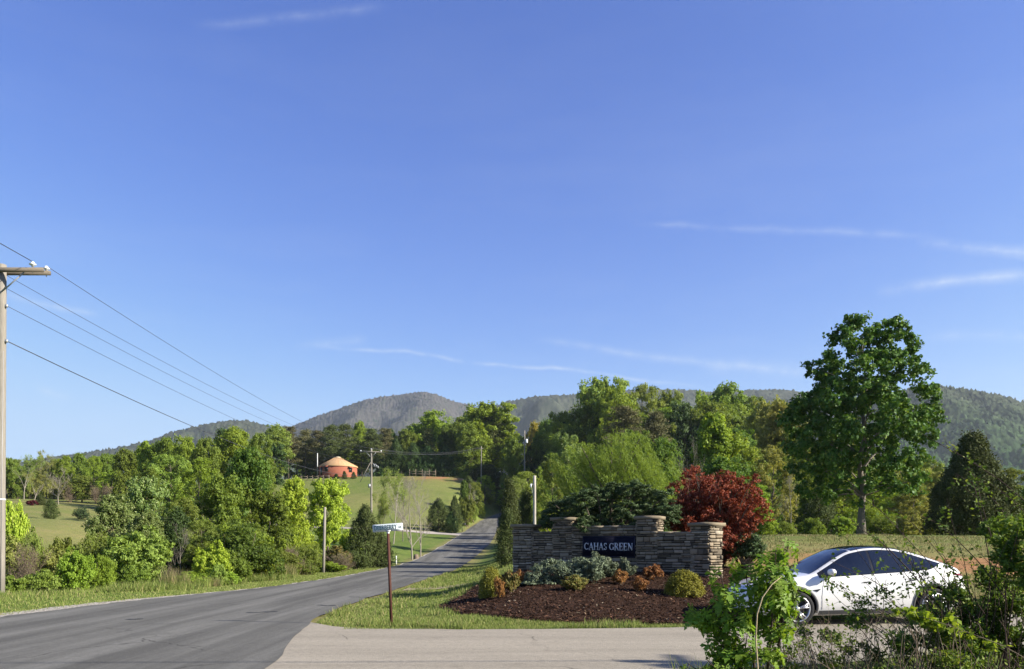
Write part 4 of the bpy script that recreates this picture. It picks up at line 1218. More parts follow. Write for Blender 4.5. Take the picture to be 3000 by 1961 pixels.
fill = 0
for (x0, x1, y0, y1, n, mats, drop, grp, lab) in [
        (-100, -20, 150, 215, 46, ['mid', 'bright', 'deep', 'olive'], (8, 50), 'trees deep in the left wood', 'green tree deep in the left wood among others like it'),
        (-80, 2, 212, 262, 34, ['pine', 'dark', 'mid', 'pine'], (8, 60), 'trees deep in the wood behind the round house', 'dark tree deep in the wood behind the round house'),
        (10, 70, 172, 215, 70, ['mid', 'deep', 'bright', 'olive'], (25, 110), 'trees deep in the wood behind the stone sign', 'green tree deep in the wood behind the stone sign'),
        (12, 40, 80, 104, 22, ['mid', 'bright', 'olive', 'deep'], (120, 240), 'lower trees in front of the wood behind the stone sign', 'lower green tree in front of the wood behind the stone sign'),
        (34, 82, 84, 125, 30, ['olive', 'mid', 'tan', 'bright'], (10, 60), 'trees of the hedgerow behind the sweetgum', 'green tree of the hedgerow far behind the sweetgum'),
        (-130, -80, 158, 190, 18, ['olive', 'mid', 'bright'], (5, 30), 'trees behind the far hedgerow', 'green tree behind the far hedgerow on the left')]:
    for i in range(n):
        for _try in range(20):
            x, y = rgt.uniform(x0, x1), rgt.uniform(y0, y1)
            px = CX + F_PX * x / y
            if -140 < px < 3140 and abs(x - road_x(y)) > 7 and not (grp == 'trees deep in the left wood' and px > 800):
                break
        top = skyline(px) + rgt.uniform(*drop)
        H = zpix(top, y) - tz(x, y)
        if H < 3:
            continue
        m = mats[rgt.integers(len(mats))]
        ks = PINE if m == 'pine' else (LOOSE if rgt.random() < 0.35 else BROAD)
        ks[rgt.integers(len(ks))].place(word('pine' if m == 'pine' else 'tree', 'dark' if m == 'pine' else m, grp, px), x, y, H, min(13, max(5, H * rgt.uniform(0.5, 0.7))) if ks is not PINE else max(4, H * 0.42), LEAF[m], None, rgt.uniform(0, 6.28), grp, None, None, None, 0.2)
        fill += 1

# thicket of shrubs under the trees along the left side of the road
def shrubs(spots, kinds, mats, grp=None, lab=None):
    for i, (px, top, w, Y, m, la) in enumerate(spots):
        tree(kinds, i, px, top, w, Y, m, la or lab, group=grp, depth=1.0)


shrubs([(225, 1588, 130, 30, 'bright', 'bright green bush at the verge between the utility pole and the thicket'),
        (300, 1610, 90, 31, 'bright', 'bright green bush right of the larger bright bush at the verge'),
        (45, 1448, 110, 35, 'yellow', 'yellow-green tall bush behind the foot of the utility pole'),
        (95, 1530, 120, 33, 'olive', 'olive bush right of the utility pole below the yellow-green bush'),
        (120, 1660, 110, 28.5, 'pale', 'low pale bush at the verge right of the utility pole'),
        (40, 1675, 90, 28, 'mid', 'low green bush at the foot of the utility pole'),
        (620, 1570, 130, 34, 'yellow', 'light yellow-green bush right of the dark hollow at the verge'),
        (560, 1668, 130, 31.5, 'bright', 'grassy green low bush in front of the light yellow-green bush'),
        (690, 1600, 120, 37, 'mid', 'mid-green bush right of the light yellow-green bush'),
        (660, 1668, 110, 34, 'bright', 'low bright bush below the mid-green bush at the verge'),
        (390, 1650, 110, 32, 'mid', 'green bush at the verge under the grey-green tree'),
        (760, 1630, 110, 39, 'yellow', 'yellow-green bush at the verge under the big deep green tree'),
        (830, 1600, 120, 43, 'olive', 'olive bush left of the wooden post'),
        (905, 1580, 120, 48, 'olive', 'olive brown bush behind the wooden post'),
        (985, 1590, 110, 52, 'mixed', 'bronze-tinged bush right of the wooden post'),
        (1040, 1600, 100, 54, 'cedar', 'dark bush in front of the broad evergreen at the verge'),
        (890, 1650, 110, 44, 'mid', 'low green bush at the foot of the wooden post'),
        (970, 1640, 110, 48, 'bright', 'bright low bush right of the foot of the wooden post'),
        (1100, 1640, 70, 58, 'cedar', 'small dark bush behind the street sign post at the verge'),
        (280, 1540, 130, 34, 'olive', 'olive bush under the grey-green tree at the edge of the left field'),
        (180, 1560, 120, 36, 'olive', 'olive bush behind the largest bright bush at the verge'),
        (800, 1545, 120, 48, 'bright', 'bright green bush below the left yellow-green maple'),
        (880, 1530, 110, 56, 'yellow', 'yellow-green bush between the two yellow-green maples'),
        (1020, 1540, 90, 60, 'yellow', 'yellow-green bush at the right foot of the right maple'),
        (640, 1640, 60, 33, 'pale', 'small pale bush in front of the light yellow-green bush')], SHRUB, None)
for i, (px, top, w, Y, lab) in enumerate([(80, 1600, 120, 31, 'brown bramble thicket right of the utility pole'), (340, 1620, 110, 33.5, 'tangled bramble under the grey-green tree'),
                                         (500, 1660, 60, 32.6, 'tangled bare stems at the dark hollow'), (850, 1590, 100, 45, 'brown bramble left of the wooden post'), (1000, 1620, 100, 50, 'brown bramble below the right yellow-green maple')]):
    tree(BRAMBLE, i, px, top, w, Y, 'olive', lab, 'twig', depth=1.0)
for (k_, v_, px, top, w, Y, m, lab) in [
        (LOOSE, 0, 1388, 1412, 62, 166, 'olive', 'small olive tree on the bank below the plain utility pole'), (LOOSE, 1, 1420, 1392, 64, 180, 'bright', 'small bright tree at the foot of the plain utility pole'),
        (LOOSE, 2, 1448, 1370, 70, 204, 'mid', 'mid-green tree closing the view at the top of the road'),
        (LOOSE, 0, 1405, 1358, 60, 198, 'deep', 'deep green tree behind the plain utility pole'), (CEDAR, 2, 1372, 1395, 50, 172, 'cedar', 'dark evergreen at the right end of the grassy hill'),
        (SHRUB, 0, 1404, 1462, 44, 168, 'mid', 'green bush low on the bank beside the top of the road'), (SHRUB, 1, 1432, 1448, 44, 184, 'olive', 'olive bush on the bank at the last visible stretch of road'),
        (SHRUB, 2, 1385, 1470, 40, 158, 'pale', 'pale bush low on the bank left of the road'), (LOOSE, 1, 1500, 1400, 90, 186, 'bright', 'bright tree right of the top of the road beyond the slender evergreen')]:
    tree(k_, v_, px, top, w, Y, m, lab)
# understory at the edge of the right-hand field
for i, (px, top, w, Y, m, lab) in enumerate([
        (2240, 1500, 90, 54, 'bright', 'bright bush at the field edge right of the red shrub'), (2300, 1520, 80, 56, 'olive', 'olive bush at the field edge near the slim pale tree'), (2380, 1510, 100, 58, 'mid', 'green bush at the field edge left of the sweetgum trunk'),
        (2470, 1500, 100, 60, 'bright', 'light bush right behind the sweetgum trunk'), (2590, 1500, 110, 60, 'mid', 'green bush at the field edge right of the sweetgum trunk'), (2660, 1500, 100, 58, 'tan', 'tan bush at the field edge left of the dark conifer'),
        (2720, 1510, 70, 58, 'olive', 'olive bush touching the left foot of the dark conifer'), (2540, 1470, 110, 64, 'bright', 'bright bush under the right branches of the sweetgum'), (2960, 1490, 140, 56, 'mid', 'green bush at the field edge right of the dark conifer')]):
    tree(SHRUB, i, px, top, w, Y, m, lab, depth=1.0)
for i, (px, top, w, Y, m, lab) in enumerate([
        (1368, 1440, 60, 150, 'olive', 'olive bush on the bank below the plain utility pole'), (1405, 1450, 50, 182, 'pale', 'pale bush on the bank above the road'), (1442, 1425, 60, 202, 'mid', 'green bush at the top of the bank above the road'),
        (1500, 1450, 70, 112, 'bright', 'bright bush at the right edge of the road top'), (1550, 1460, 70, 94, 'mid', 'green bush behind the white utility post'), (1600, 1480, 80, 78, 'yellow', 'yellow-green bush right of the white utility post'), 
        (1330, 1395, 60, 196, 'olive', 'olive scrub at the right end of the hill crest'), (1365, 1380, 50, 194, 'mid', 'green scrub on the crest left of the plain utility pole'), (1395, 1370, 60, 192, 'cedar', 'dark scrub on the crest beside the plain utility pole')]):
    tree(SHRUB, i, px, top, w, Y, m, lab, depth=1.0)


for i in range(26):
    px = -40 + i * 15.5 + rgt.uniform(-6, 6); y = rgt.uniform(143, 153)
    tree(SHRUB, i, px, rgt.uniform(1395, 1425), rgt.uniform(38, 60), y, ['olive', 'tan', 'mid', 'tan'][i % 4], word('shrub', ['olive', 'tan', 'mid', 'tan'][i % 4], 'shrubs of the far hedgerow', px), group='shrubs of the far hedgerow', depth=0.8)
for i in range(64):
    y = 30 + 34 * rgt.random()
    x = road_x(y) - road_w(y) / 2 - rgt.uniform(4.0, 13.0)
    px = CX + F_PX * x / y
    if not 330 < px < 1060: continue
    hh = rgt.uniform(1.6, 3.6)
    wf = hh * rgt.uniform(0.9, 1.3); m = ['mid', 'olive', 'deep', 'bright', 'grey', 'pale'][rgt.integers(6)]
    if 462 < px < 585 and y < 42: continue
    SHRUB[i % 3].place(word('shrub', m, 'shrubs filling the thicket', px), float(x), float(y), hh, wf, LEAF[m], None, rgt.uniform(0, 6), 'shrubs filling the thicket', None, None, None, 0.1)
for i in range(30):
    y = rgt.uniform(30, 44); x = rgt.uniform(-25, -16.5)
    px = CX + F_PX * x / y
    if not -60 < px < 420: continue
    hh = min(rgt.uniform(1.2, 2.4), zpix(1575, y) - tz(x, y)) if px > 60 else rgt.uniform(1.4, 3)
    if hh < 0.7: continue
    wf = hh * rgt.uniform(1.0, 1.5); m = ['mid', 'olive', 'tan', 'olive', 'grey', 'pale'][rgt.integers(6)]
    SHRUB[i % 3].place(word('low shrub', m, 'low shrubs below the left field', px), float(x), float(y), hh, wf, LEAF[m], None, rgt.uniform(0, 6), 'low shrubs below the left field', None, None, None, 0.1)


# ---- the weeping willow
def willow():
    rg = np.random.default_rng(91)
    Y = 56.0
    base = np.array([at(1790, Y), Y, tz(at(1790, Y), Y)])
    lo_x = lambda px: at(px, Y) - base[0]
    zt = lambda py: zpix(py, Y) - base[2]
    mb = MB()
    heads = []
    for (px, py, dy) in [(1660, 1345, 0.3), (1700, 1310, -0.6), (1745, 1325, 0.8), (1790, 1310, -1.0), (1830, 1285, 0.2), (1870, 1290, -0.8), (1905, 1330, 0.6), (1780, 1330, 1.5), (1850, 1340, -1.9), (1720, 1370, -1.7), (1925, 1390, -0.6), (1640, 1400, -0.5), (1800, 1390, -2.2)]:
        heads.append((lo_x(px), dy, zt(py)))
    mb.tube([(0, 0, -0.2), (0.1, 0, 1.2), (0, 0.1, 2.4)], [0.36, 0.3, 0.24], 9)
    for h in heads:
        mb.tube(curve_pts(rg, (0, 0.05, 2.2), h, 0.08, 7, 0.16), np.linspace(0.13, 0.025, 7), 5, False)
    Cs, As = [], []
    bund = [np.array(heads[rg.integers(len(heads))]) + rg.normal(0, 1, 3) * np.array([0.85, 0.85, 0.3]) for _ in range(105)]
    for i in range(900):
        s = bund[i % 105] + rg.normal(0, 1, 3) * np.array([0.13, 0.13, 0.10])
        ln = rg.uniform(0.45, 1.0) * min(4.2, s[2] - 0.3)
        slant = rg.uniform(0.38, 0.58)
        a = (i % 105) * 2.4 + rg.normal(0, 0.3)
        n = 46
        t = np.linspace(0, 1, n)[:, None]
        o = np.array([math.cos(a), math.sin(a), 0]) * 0.5
        P = s + o * (1 - np.exp(-t * 3)) + np.array([slant, -0.1 * slant, 0]) * ln * t ** 1.2 + np.array([0, 0, 1]) * (0.35 * np.sin(np.minimum(t * 5, 1) * math.pi) * 0.5 - ln * t ** 1.15)
        Cs.append(P + rg.normal(0, 0.04, (n, 3))); As.append(np.gradient(P, axis=0))
    C, A = np.concatenate(Cs), unit(np.concatenate(As))
    keep = C[:, 2] > 0.2
    C, A = C[keep], A[keep]
    O = unit(rg.normal(0, 1, (len(C), 3)) + np.array([0.2, -0.2, 0]))
    V, Q = leaf_quads(rg, C, O, 0.19, 0.042, 0.2, 0.8, 0.3, axis_dir=A)
    r = tag(link('willow_tree', None, None, base), 'light green weeping willow with wind-slanted hanging branches behind the stone sign', 'tree')
    mb.build('trunk', BARK['brown'], r, True)
    link('crown', leaf_mesh('crown', V, Q, LEAF['willow']), r)


willow()


# ---- the sweetgum standing on the field
def sweetgum():
    rg = np.random.default_rng(92)
    Y, px0 = 42.0, 2523
    base = np.array([at(px0, Y), Y, tz(at(px0, Y), Y)])
    k = Y / F_PX
    zb = base[2]
    BL = [(2510, 948, 34), (2470, 985, 40), (2530, 1000, 46), (2585, 975, 40), (2615, 1000, 36), (2645, 1010, 26), (2460, 1040, 36), (2520, 1060, 52), (2590, 1050, 50), (2650, 1045, 34), (2405, 1070, 32), (2385, 1055, 16), (2425, 1095, 26),
          (2470, 1110, 46), (2550, 1120, 56), (2620, 1115, 48), (2670, 1095, 26), (2440, 1150, 48), (2510, 1170, 56), (2590, 1180, 58), (2660, 1165, 44), (2715, 1145, 26), (2735, 1165, 18), (2345, 1195, 44), (2400, 1200, 48), (2460, 1225, 52), (2550, 1240, 60), (2630, 1240, 56), (2690, 1235, 42), (2725, 1195, 24),
          (2310, 1235, 34), (2360, 1265, 50), (2430, 1285, 54), (2500, 1300, 56), (2580, 1300, 56), (2650, 1300, 46), (2700, 1270, 30), (2335, 1315, 42), (2400, 1345, 48), (2470, 1365, 46), (2560, 1370, 50), (2630, 1365, 44), (2680, 1340, 30), (2360, 1375, 34), (2420, 1415, 40), (2500, 1425, 36), (2570, 1425, 44), (2640, 1415, 36), (2690, 1400, 18),
          (2380, 1425, 30), (2360, 1450, 22), (2450, 1455, 24), (2590, 1450, 28), (2650, 1445, 20), (2490, 1478, 14), (2690, 1445, 10)]
    blobs = []
    for (px, py, r) in BL:
        hw = 200 * math.sqrt(max(0.05, 1 - ((py - 1270) / 340) ** 2))
        rest = math.sqrt(max(0.0, 1 - min(1, abs(px - 2525) / hw) ** 2)) * hw * k * 0.85
        for s in ((1, -1) if r > 30 else (rg.choice([-1, 1]),)):
            blobs.append(((px - px0) * k + rg.normal(0, 0.1), s * rest * rg.uniform(0.25, 1.0), (1575 - py) * k + (2.05 - zb), r * k * rg.uniform(0.62, 0.92)))
    C, O = blob_leaves(rg, blobs, 66000, 0.26, 0.3, 0.8)
    keep = rg.random(len(C)) < 0.62 + 0.38 * (vnoise(C[:, 0] * 1.0, C[:, 2] * 1.0 + C[:, 1], 3.2, 4) > 0.45)
    C, O = C[keep], O[keep]
    V, Q = leaf_quads(rg, C, O, 0.17, 0.135, 0.25, 0.5, 0.85, droop=0.6)
    mb = wood_for(rg, blobs[::3], 11.3, 2.4, 0.185, (0.1, 0.0, 10.6), sides=5, twigs=2)
    r = tag(link('sweetgum_tree', None, None, base), 'tall dark green tree standing alone on the field behind the white car', 'tree')
    link('trunk', mb.mesh('trunk', BARK['grey'], True), r)
    link('crown', leaf_mesh('crown', V, Q, LEAF['gum']), r)


sweetgum()


# ---- the dark conifer with a blunt top
def conifer():
    Y = 50.0
    wood, leaf = cedar(95, lambda t: 1.55 * (min(1, t * 2.2 + 0.72)) * max(0.12, 1 - t ** 2.6) ** 0.62 * (1.0 if t < 0.45 else 1.0 - 0.42 * smooth(0.4, 0.8, t)), 60000, 0.12, 0.055, 5.0, 0.19, 0.35)
    k = Kind('conifer_tree', 'tree', 5, 3.3, wood, leaf)
    x = at(2850, Y)
    k.place('dark blunt-topped conifer at the right beyond the field and the white car', x, Y, zpix(1272, Y) - tz(x, Y), 228 * Y / F_PX, LEAF['cedar'], rotz=0.4, sink=0.1)


conifer()
# ------------------------------------------------------------------ planted mound: mulch, stone sign wall
mpts = np.array([(-1.55, 18.3), (-1.0, 17.4), (0.1, 16.5), (1.5, 16.05), (3.3, 15.98), (4.6, 16.3), (5.7, 17.2), (6.6, 18.9), (7.0, 21), (6.9, 23.5), (5.6, 25.6), (3, 26.4), (0.5, 26), (-0.7, 24.6), (-1.25, 21.8), (-1.75, 19.6)])
mc = np.array([2.6, 20.8])
ang = np.unwrap(np.arctan2(mpts[:, 1] - mc[1], mpts[:, 0] - mc[0]))
rad_ = np.hypot(*(mpts - mc).T)
ta = np.linspace(0, 2 * math.pi, 220, endpoint=False)
o_ = np.argsort(np.mod(ang, 2 * math.pi))
mr = np.interp(ta, np.mod(ang, 2 * math.pi)[o_], rad_[o_], period=2 * math.pi)
mr = mr + (vnoise(np.cos(ta) * 8, np.sin(ta) * 8, 2.2, 50) - 0.5) * 0.16
rr = np.concatenate([np.linspace(0.02, 0.97, 40), [1.0]])
XX = mc[0] + (mr * np.cos(ta))[None, :] * rr[:, None]
YY = mc[1] + (mr * np.sin(ta))[None, :] * rr[:, None]
ZZ = terrain(XX, YY) + np.where(rr[:, None] < 0.98, 0.05 + 0.035 * (vnoise(XX, YY, 7.0, 51) - 0.5), -0.02)
a_, c_ = XX.shape
I, J = np.meshgrid(np.arange(a_ - 1), np.arange(c_), indexing='ij')
J2 = (J + 1) % c_
qm = np.stack([I * c_ + J, (I + 1) * c_ + J, (I + 1) * c_ + J2, I * c_ + J2], -1).reshape(-1, 4)
b = M('mulch_bark')
p = b.pos()
n1 = b.noise(b.pos((1, 1, 1)), 24.0, 5.0, 0.75)
mcol = b.ramp(n1, [(0.3, (0.014, 0.008, 0.005)), (0.55, (0.044, 0.023, 0.014)), (0.8, (0.100, 0.054, 0.032))])
MULCH = b.principled(mcol, 0.95, 0.08, normal=b.bump(n1, 1.0, 0.05))
tag(link('mulch_bed', np_mesh('mulch_bed', np.stack([XX, YY, ZZ], -1).reshape(-1, 3), [qm], [MULCH], True)), kind='structure')


def in_mulch(x, y):
    a = np.mod(np.arctan2(y - mc[1], x - mc[0]), 2 * math.pi)
    return np.hypot(x - mc[0], y - mc[1]) < np.interp(a, ta, mr, period=2 * math.pi)


rg = np.random.default_rng(52)
n = 30000
x = rg.uniform(-2, 7.2, n); y = 15.9 + 9 * rg.random(n) ** 1.5
k = in_mulch(x, y); x, y = x[k], y[k]
z = terrain(x, y) + 0.055 + 0.03 * rg.random(len(x))
C = np.stack([x, y, z], -1)
V, Qc = leaf_quads(rg, C, np.tile([0, 0, 1.0], (len(C), 1)), 0.085, 0.022, 0.9, 0.3, 0.7, axis_dir=unit(rg.normal(0, 1, (len(C), 3)) * np.array([1, 1, 0.35])), jit=0.6)
b = M('mulch_chip_wood')
isl = b.n('ShaderNodeNewGeometry').outputs['Random Per Island']
cc = b.ramp(isl, [(0.0, (0.013, 0.007, 0.005)), (0.6, (0.056, 0.029, 0.018)), (0.93, (0.120, 0.062, 0.038)), (0.97, (0.20, 0.14, 0.09)), (1.0, (0.32, 0.26, 0.18))])
tag(link('mulch_chips', np_mesh('mulch_chips', V, [Qc], [b.principled(cc, 0.9, 0.1)])), kind='stuff')

# stone sign wall
b = M('stacked_stone')
ob = b.n('ShaderNodeObjectInfo').outputs['Random']
pn = b.noise(b.pos(), 16.0, 5.0, 0.65)
pf = b.noise(b.pos(), 70.0, 3.0, 0.6)
sc_ = b.ramp(ob, [(0.0, (0.105, 0.088, 0.066)), (0.25, (0.220, 0.186, 0.134)), (0.5, (0.325, 0.276, 0.200)), (0.75, (0.265, 0.205, 0.138)), (1.0, (0.46, 0.40, 0.305))])
sc_ = b.mix(b.math('MULTIPLY', pn, 0.75), sc_, b.mix(1.0, sc_, (0.48, 0.46, 0.46), 'MULTIPLY'))
STONE = b.principled(sc_, 0.92, 0.12, normal=b.bump(b.math('ADD', pn, b.math('MULTIPLY', pf, 0.4)), 0.8, 0.02))
MORTAR = plain('mortar_dark', (0.016, 0.014, 0.012), 0.95, 0.05, var=0.3, scale=20)
b = M('cap_stone')
pn = b.noise(b.pos(), 5.0, 6.0, 0.65)
CAP = b.principled(b.mix(pn, (0.13, 0.105, 0.072), (0.27, 0.225, 0.155)), 0.9, 0.12, normal=b.bump(pn, 0.4, 0.02))
rgs = np.random.default_rng(53)
stone_meshes = []
for i in range(12):
    jt = lambda s: rgs.normal(0, s)
    back = [(-0.5, 0.15, -0.5), (0.5, 0.15, -0.5), (0.5, 0.15, 0.5), (-0.5, 0.15, 0.5)]
    midr = [(sx * (0.5 - abs(jt(0.02))), -0.72 + jt(0.06), sz * (0.5 - abs(jt(0.09)))) for sx, sz in ((-1, -1), (1, -1), (1, 1), (-1, 1))]
    frt = [(sx * (0.455 - abs(jt(0.02))), -1.0 + jt(0.12), sz * (0.40 - abs(jt(0.07)))) for sx, sz in ((-1, -1), (1, -1), (1, 1), (-1, 1))]
    V = back + midr + frt + [(jt(0.1), -1.06 + jt(0.12), jt(0.1))]
    Qs = [(j, (j + 1) % 4, 4 + (j + 1) % 4, 4 + j) for j in range(4)] + [(4 + j, 4 + (j + 1) % 4, 8 + (j + 1) % 4, 8 + j) for j in range(4)]
    Ts = [(8 + j, 8 + (j + 1) % 4, 12) for j in range(4)]
    stone_meshes.append(np_mesh('stone', V, [np.array(Qs), np.array(Ts)], [STONE]))
PL = {'L': (0.42, 24.0, R(-24)), 'CL': (1.585, 23.5, R(-24)), 'CR': (3.875, 22.4, R(-25)), 'R': (5.25, 21.5, R(-50))}
TOPZ = {'L': 2.15, 'CL': 2.34, 'CR': 2.34, 'R': 2.13}
wall_o = tag(link('stone_wall', None, None, (2.9, 22.8, 0.8)), 'stacked stone entrance wall with four capped pillars on the mulched mound', 'wall')
WO = np.array([2.9, 22.8, 0.8])
stones = []      # (area, front, centre, u, n, w, h, depth)


def face(o, u, nrm_, width, z0, z1, front, seed, skip=None, big=False):
    rg = np.random.default_rng(seed)
    z = z0
    while z < z1 - 0.02:
        h = min(rg.choice([0.045, 0.06, 0.075, 0.095, 0.125, 0.16], p=[0.14, 0.2, 0.22, 0.2, 0.15, 0.09]), z1 - z)
        if z1 - z - h < 0.035: h = z1 - z
        if skip:
            for lim in (skip[2], skip[3]):
                if z < lim - 0.004 and z + h > lim - 0.03: h = lim - z if lim - z < 0.19 else h
        s = -rg.uniform(0, 0.06)
        while s < width - 0.01:
            w = rg.uniform(0.10, 0.34) * (1.15 if big else 1.0)
            if h > 0.10: w = rg.uniform(0.16, 0.30)
            a, e = max(0, s), min(width, s + w)
            if width - e < 0.06: e = width
            if e - a > 0.03:
                parts = [(a, e)]
                if skip and z + h > skip[2] + 0.01 and z < skip[3] - 0.01:
                    parts = [(a, min(e, skip[0])), (max(a, skip[1]), e)]
                for (aa, ee) in parts:
                    if ee - aa > 0.03:
                        if h > 0.12 and rg.random() < 0.45:
                            hh = h * rg.uniform(0.4, 0.6)
                            for (zz, h2) in ((z, hh), (z + hh, h - hh)):
                                stones.append(((ee - aa) * h2, front, np.array(o) + u * (aa + ee) / 2 + np.array([0, 0, zz + h2 / 2]), u, nrm_, ee - aa, h2, rg.uniform(0.022, 0.072)))
                        else:
                            stones.append(((ee - aa) * h, front, np.array(o) + u * (aa + ee) / 2 + np.array([0, 0, z + h / 2]), u, nrm_, ee - aa, h, rg.uniform(0.022, 0.072)))
            s = e if e == width else s + w
        z += h


PW = 0.56
mbc = MB()
for i, (kk, (x, y, phi)) in enumerate(PL.items()):
    u = np.array([math.cos(phi), math.sin(phi), 0]); nn = np.array([math.sin(phi), -math.cos(phi), 0])
    zb, zt = tz(x, y) - 0.15, TOPZ[kk]
    mbc.box((x - WO[0], y - WO[1], (zb + zt) / 2 - WO[2]), (PW, PW, zt - zb), Matrix.Rotation(phi, 3, 'Z'))
    c0 = np.array([x, y, 0])
    h = PW / 2
    face(c0 + nn * h - u * (h + 0.02), u, nn, PW + 0.04, zb, zt, 2, 60 + i)
    face(c0 + u * h + nn * h, -nn, u, PW, zb, zt, 2 if kk == 'R' else 1, 70 + i)
    face(c0 - u * h - nn * h, nn, -u, PW, zb, zt, 1, 80 + i)
    # cap: a thick slab with a low hipped top
    V = []
    for (s, zz) in ((0.36, 0.0), (0.365, 0.09), (0.02, 0.112)):
        for (sx, sy) in ((-1, -1), (1, -1), (1, 1), (-1, 1)):
            V.append((sx * s, sy * s, zz))
    rot = np.array(Matrix.Rotation(phi, 3, 'Z'))
    V = np.array(V) @ rot.T + np.array([x, y, zt + 0.003]) - WO
    Qs = [(3, 2, 1, 0), (8, 9, 10, 11)] + [(r4 + j, r4 + (j + 1) % 4, r4 + 4 + (j + 1) % 4, r4 + 4 + j) for r4 in (0, 4) for j in range(4)]
    link('cap', np_mesh('cap', V, [np.array(Qs)], [CAP]), wall_o)
sign_mid = None
for i, (ka, kb, zt, th) in enumerate([('L', 'CL', 2.02, 0.40), ('CL', 'CR', 2.17, 0.42), ('CR', 'R', 1.98, 0.40)]):
    A = np.array(PL[ka][:2]); B = np.array(PL[kb][:2])
    d = (B - A) / np.linalg.norm(B - A); nn = np.array([d[1], -d[0], 0]); u = np.array([d[0], d[1], 0])
    A3, B3 = np.array([*A, 0]) + u * (PW / 2 - 0.03), np.array([*B, 0]) - u * (PW / 2 - 0.03)
    w = np.linalg.norm(B3 - A3)
    zb = min(tz(*A), tz(*B)) - 0.2
    m = (A3 + B3) / 2
    phi = math.atan2(d[1], d[0])
    mbc.box((m[0] - WO[0], m[1] - WO[1], (zb + zt) / 2 - WO[2]), (w, th, zt - zb), Matrix.Rotation(phi, 3, 'Z'))
    skip = None
    if i == 1:
        sw, sh = 1.56, 0.60
        px_m = 1783.5
        # where the view line through the sign centre meets the wall face
        f0 = A3 + nn * (th / 2 + 0.05)
        t = ((px_m - CX) / F_PX * f0[1] - f0[0]) / (u[0] - (px_m - CX) / F_PX * u[1])
        sc0 = f0 + u * t
        szc = zpix(1602, sc0[1])
        sign_mid = (sc0, u, nn, phi, szc, sw, sh)
        skip = (t - sw / 2 - 0.01, t + sw / 2 + 0.01, szc - sh / 2 - 0.01, szc + sh / 2 + 0.01)
    face(A3 + nn * (th / 2), u, nn, w, zb, zt - 0.05, 2, 90 + i, skip, True)
    # flat coping stones along the top of the wall
    nseg = max(2, int(w / 0.42))
    for j in range(nseg):
        mbk = MB()
        mm = A3 + (B3 - A3) * (j + 0.5) / nseg
        mbk.box((mm[0] - WO[0], mm[1] - WO[1], zt - 0.022 - WO[2] + rgs.normal(0, 0.004)), (w / nseg - 0.012, th + 0.09 + rgs.normal(0, 0.01), 0.06), Matrix.Rotation(phi + rgs.normal(0, 0.01), 3, 'Z'))
        mbk.build('coping_stone', STONE, wall_o)
mbc.build('mortar_core', MORTAR, wall_o)
stones.sort(key=lambda s: (-s[1], -s[0]))
rest_V, rest_Q, rest_T, off_ = [], [], [], 0
n_st = 0
for (ar, fr, c, u, nn, w, h, dep) in stones:
    if c[2] < 0.72: continue
    me = stone_meshes[rgs.integers(12)]
    mat = Matrix((( u[0] * (w - 0.013), -nn[0] * dep, 0, c[0] - WO[0]), (u[1] * (w - 0.013), -nn[1] * dep, 0, c[1] - WO[1]), (0, 0, h - 0.013, c[2] - WO[2]), (0, 0, 0, 1)))
    if n_st < 300 and fr == 2:
        o = link('stone', me, wall_o)
        o.matrix_basis = mat
        n_st += 1
    else:
        Vv = np.empty(len(me.vertices) * 3, np.float32); me.vertices.foreach_get('co', Vv)
        Vv = Vv.reshape(-1, 3) @ np.array(mat)[:3, :3].T + np.array(mat)[:3, 3]
        rest_V.append(Vv)
        for p_ in me.polygons:
            vs = [v + off_ for v in p_.vertices]
            (rest_Q if len(vs) == 4 else rest_T).append(vs)
        off_ += len(Vv)
b2 = STONE.copy(); b2.name = 'stacked_stone_small'
for nd in b2.node_tree.nodes:
    if nd.type == 'OBJECT_INFO':
        gnode = b2.node_tree.nodes.new('ShaderNodeNewGeometry')
        for l in list(nd.outputs['Random'].links):
            b2.node_tree.links.new(gnode.outputs['Random Per Island'], l.to_socket)
tag(link('stone_infill', np_mesh('stone_infill', np.concatenate(rest_V), [np.array(rest_Q), np.array(rest_T)], [b2]), wall_o), kind='stuff')

# the name board
NAVY = plain('navy_board', (0.0075, 0.008, 0.018), 0.7, 0.08, var=0.2, scale=8)
LETTER = plain('painted_letter_pale', (0.56, 0.57, 0.60), 0.6, 0.2, var=0.05)


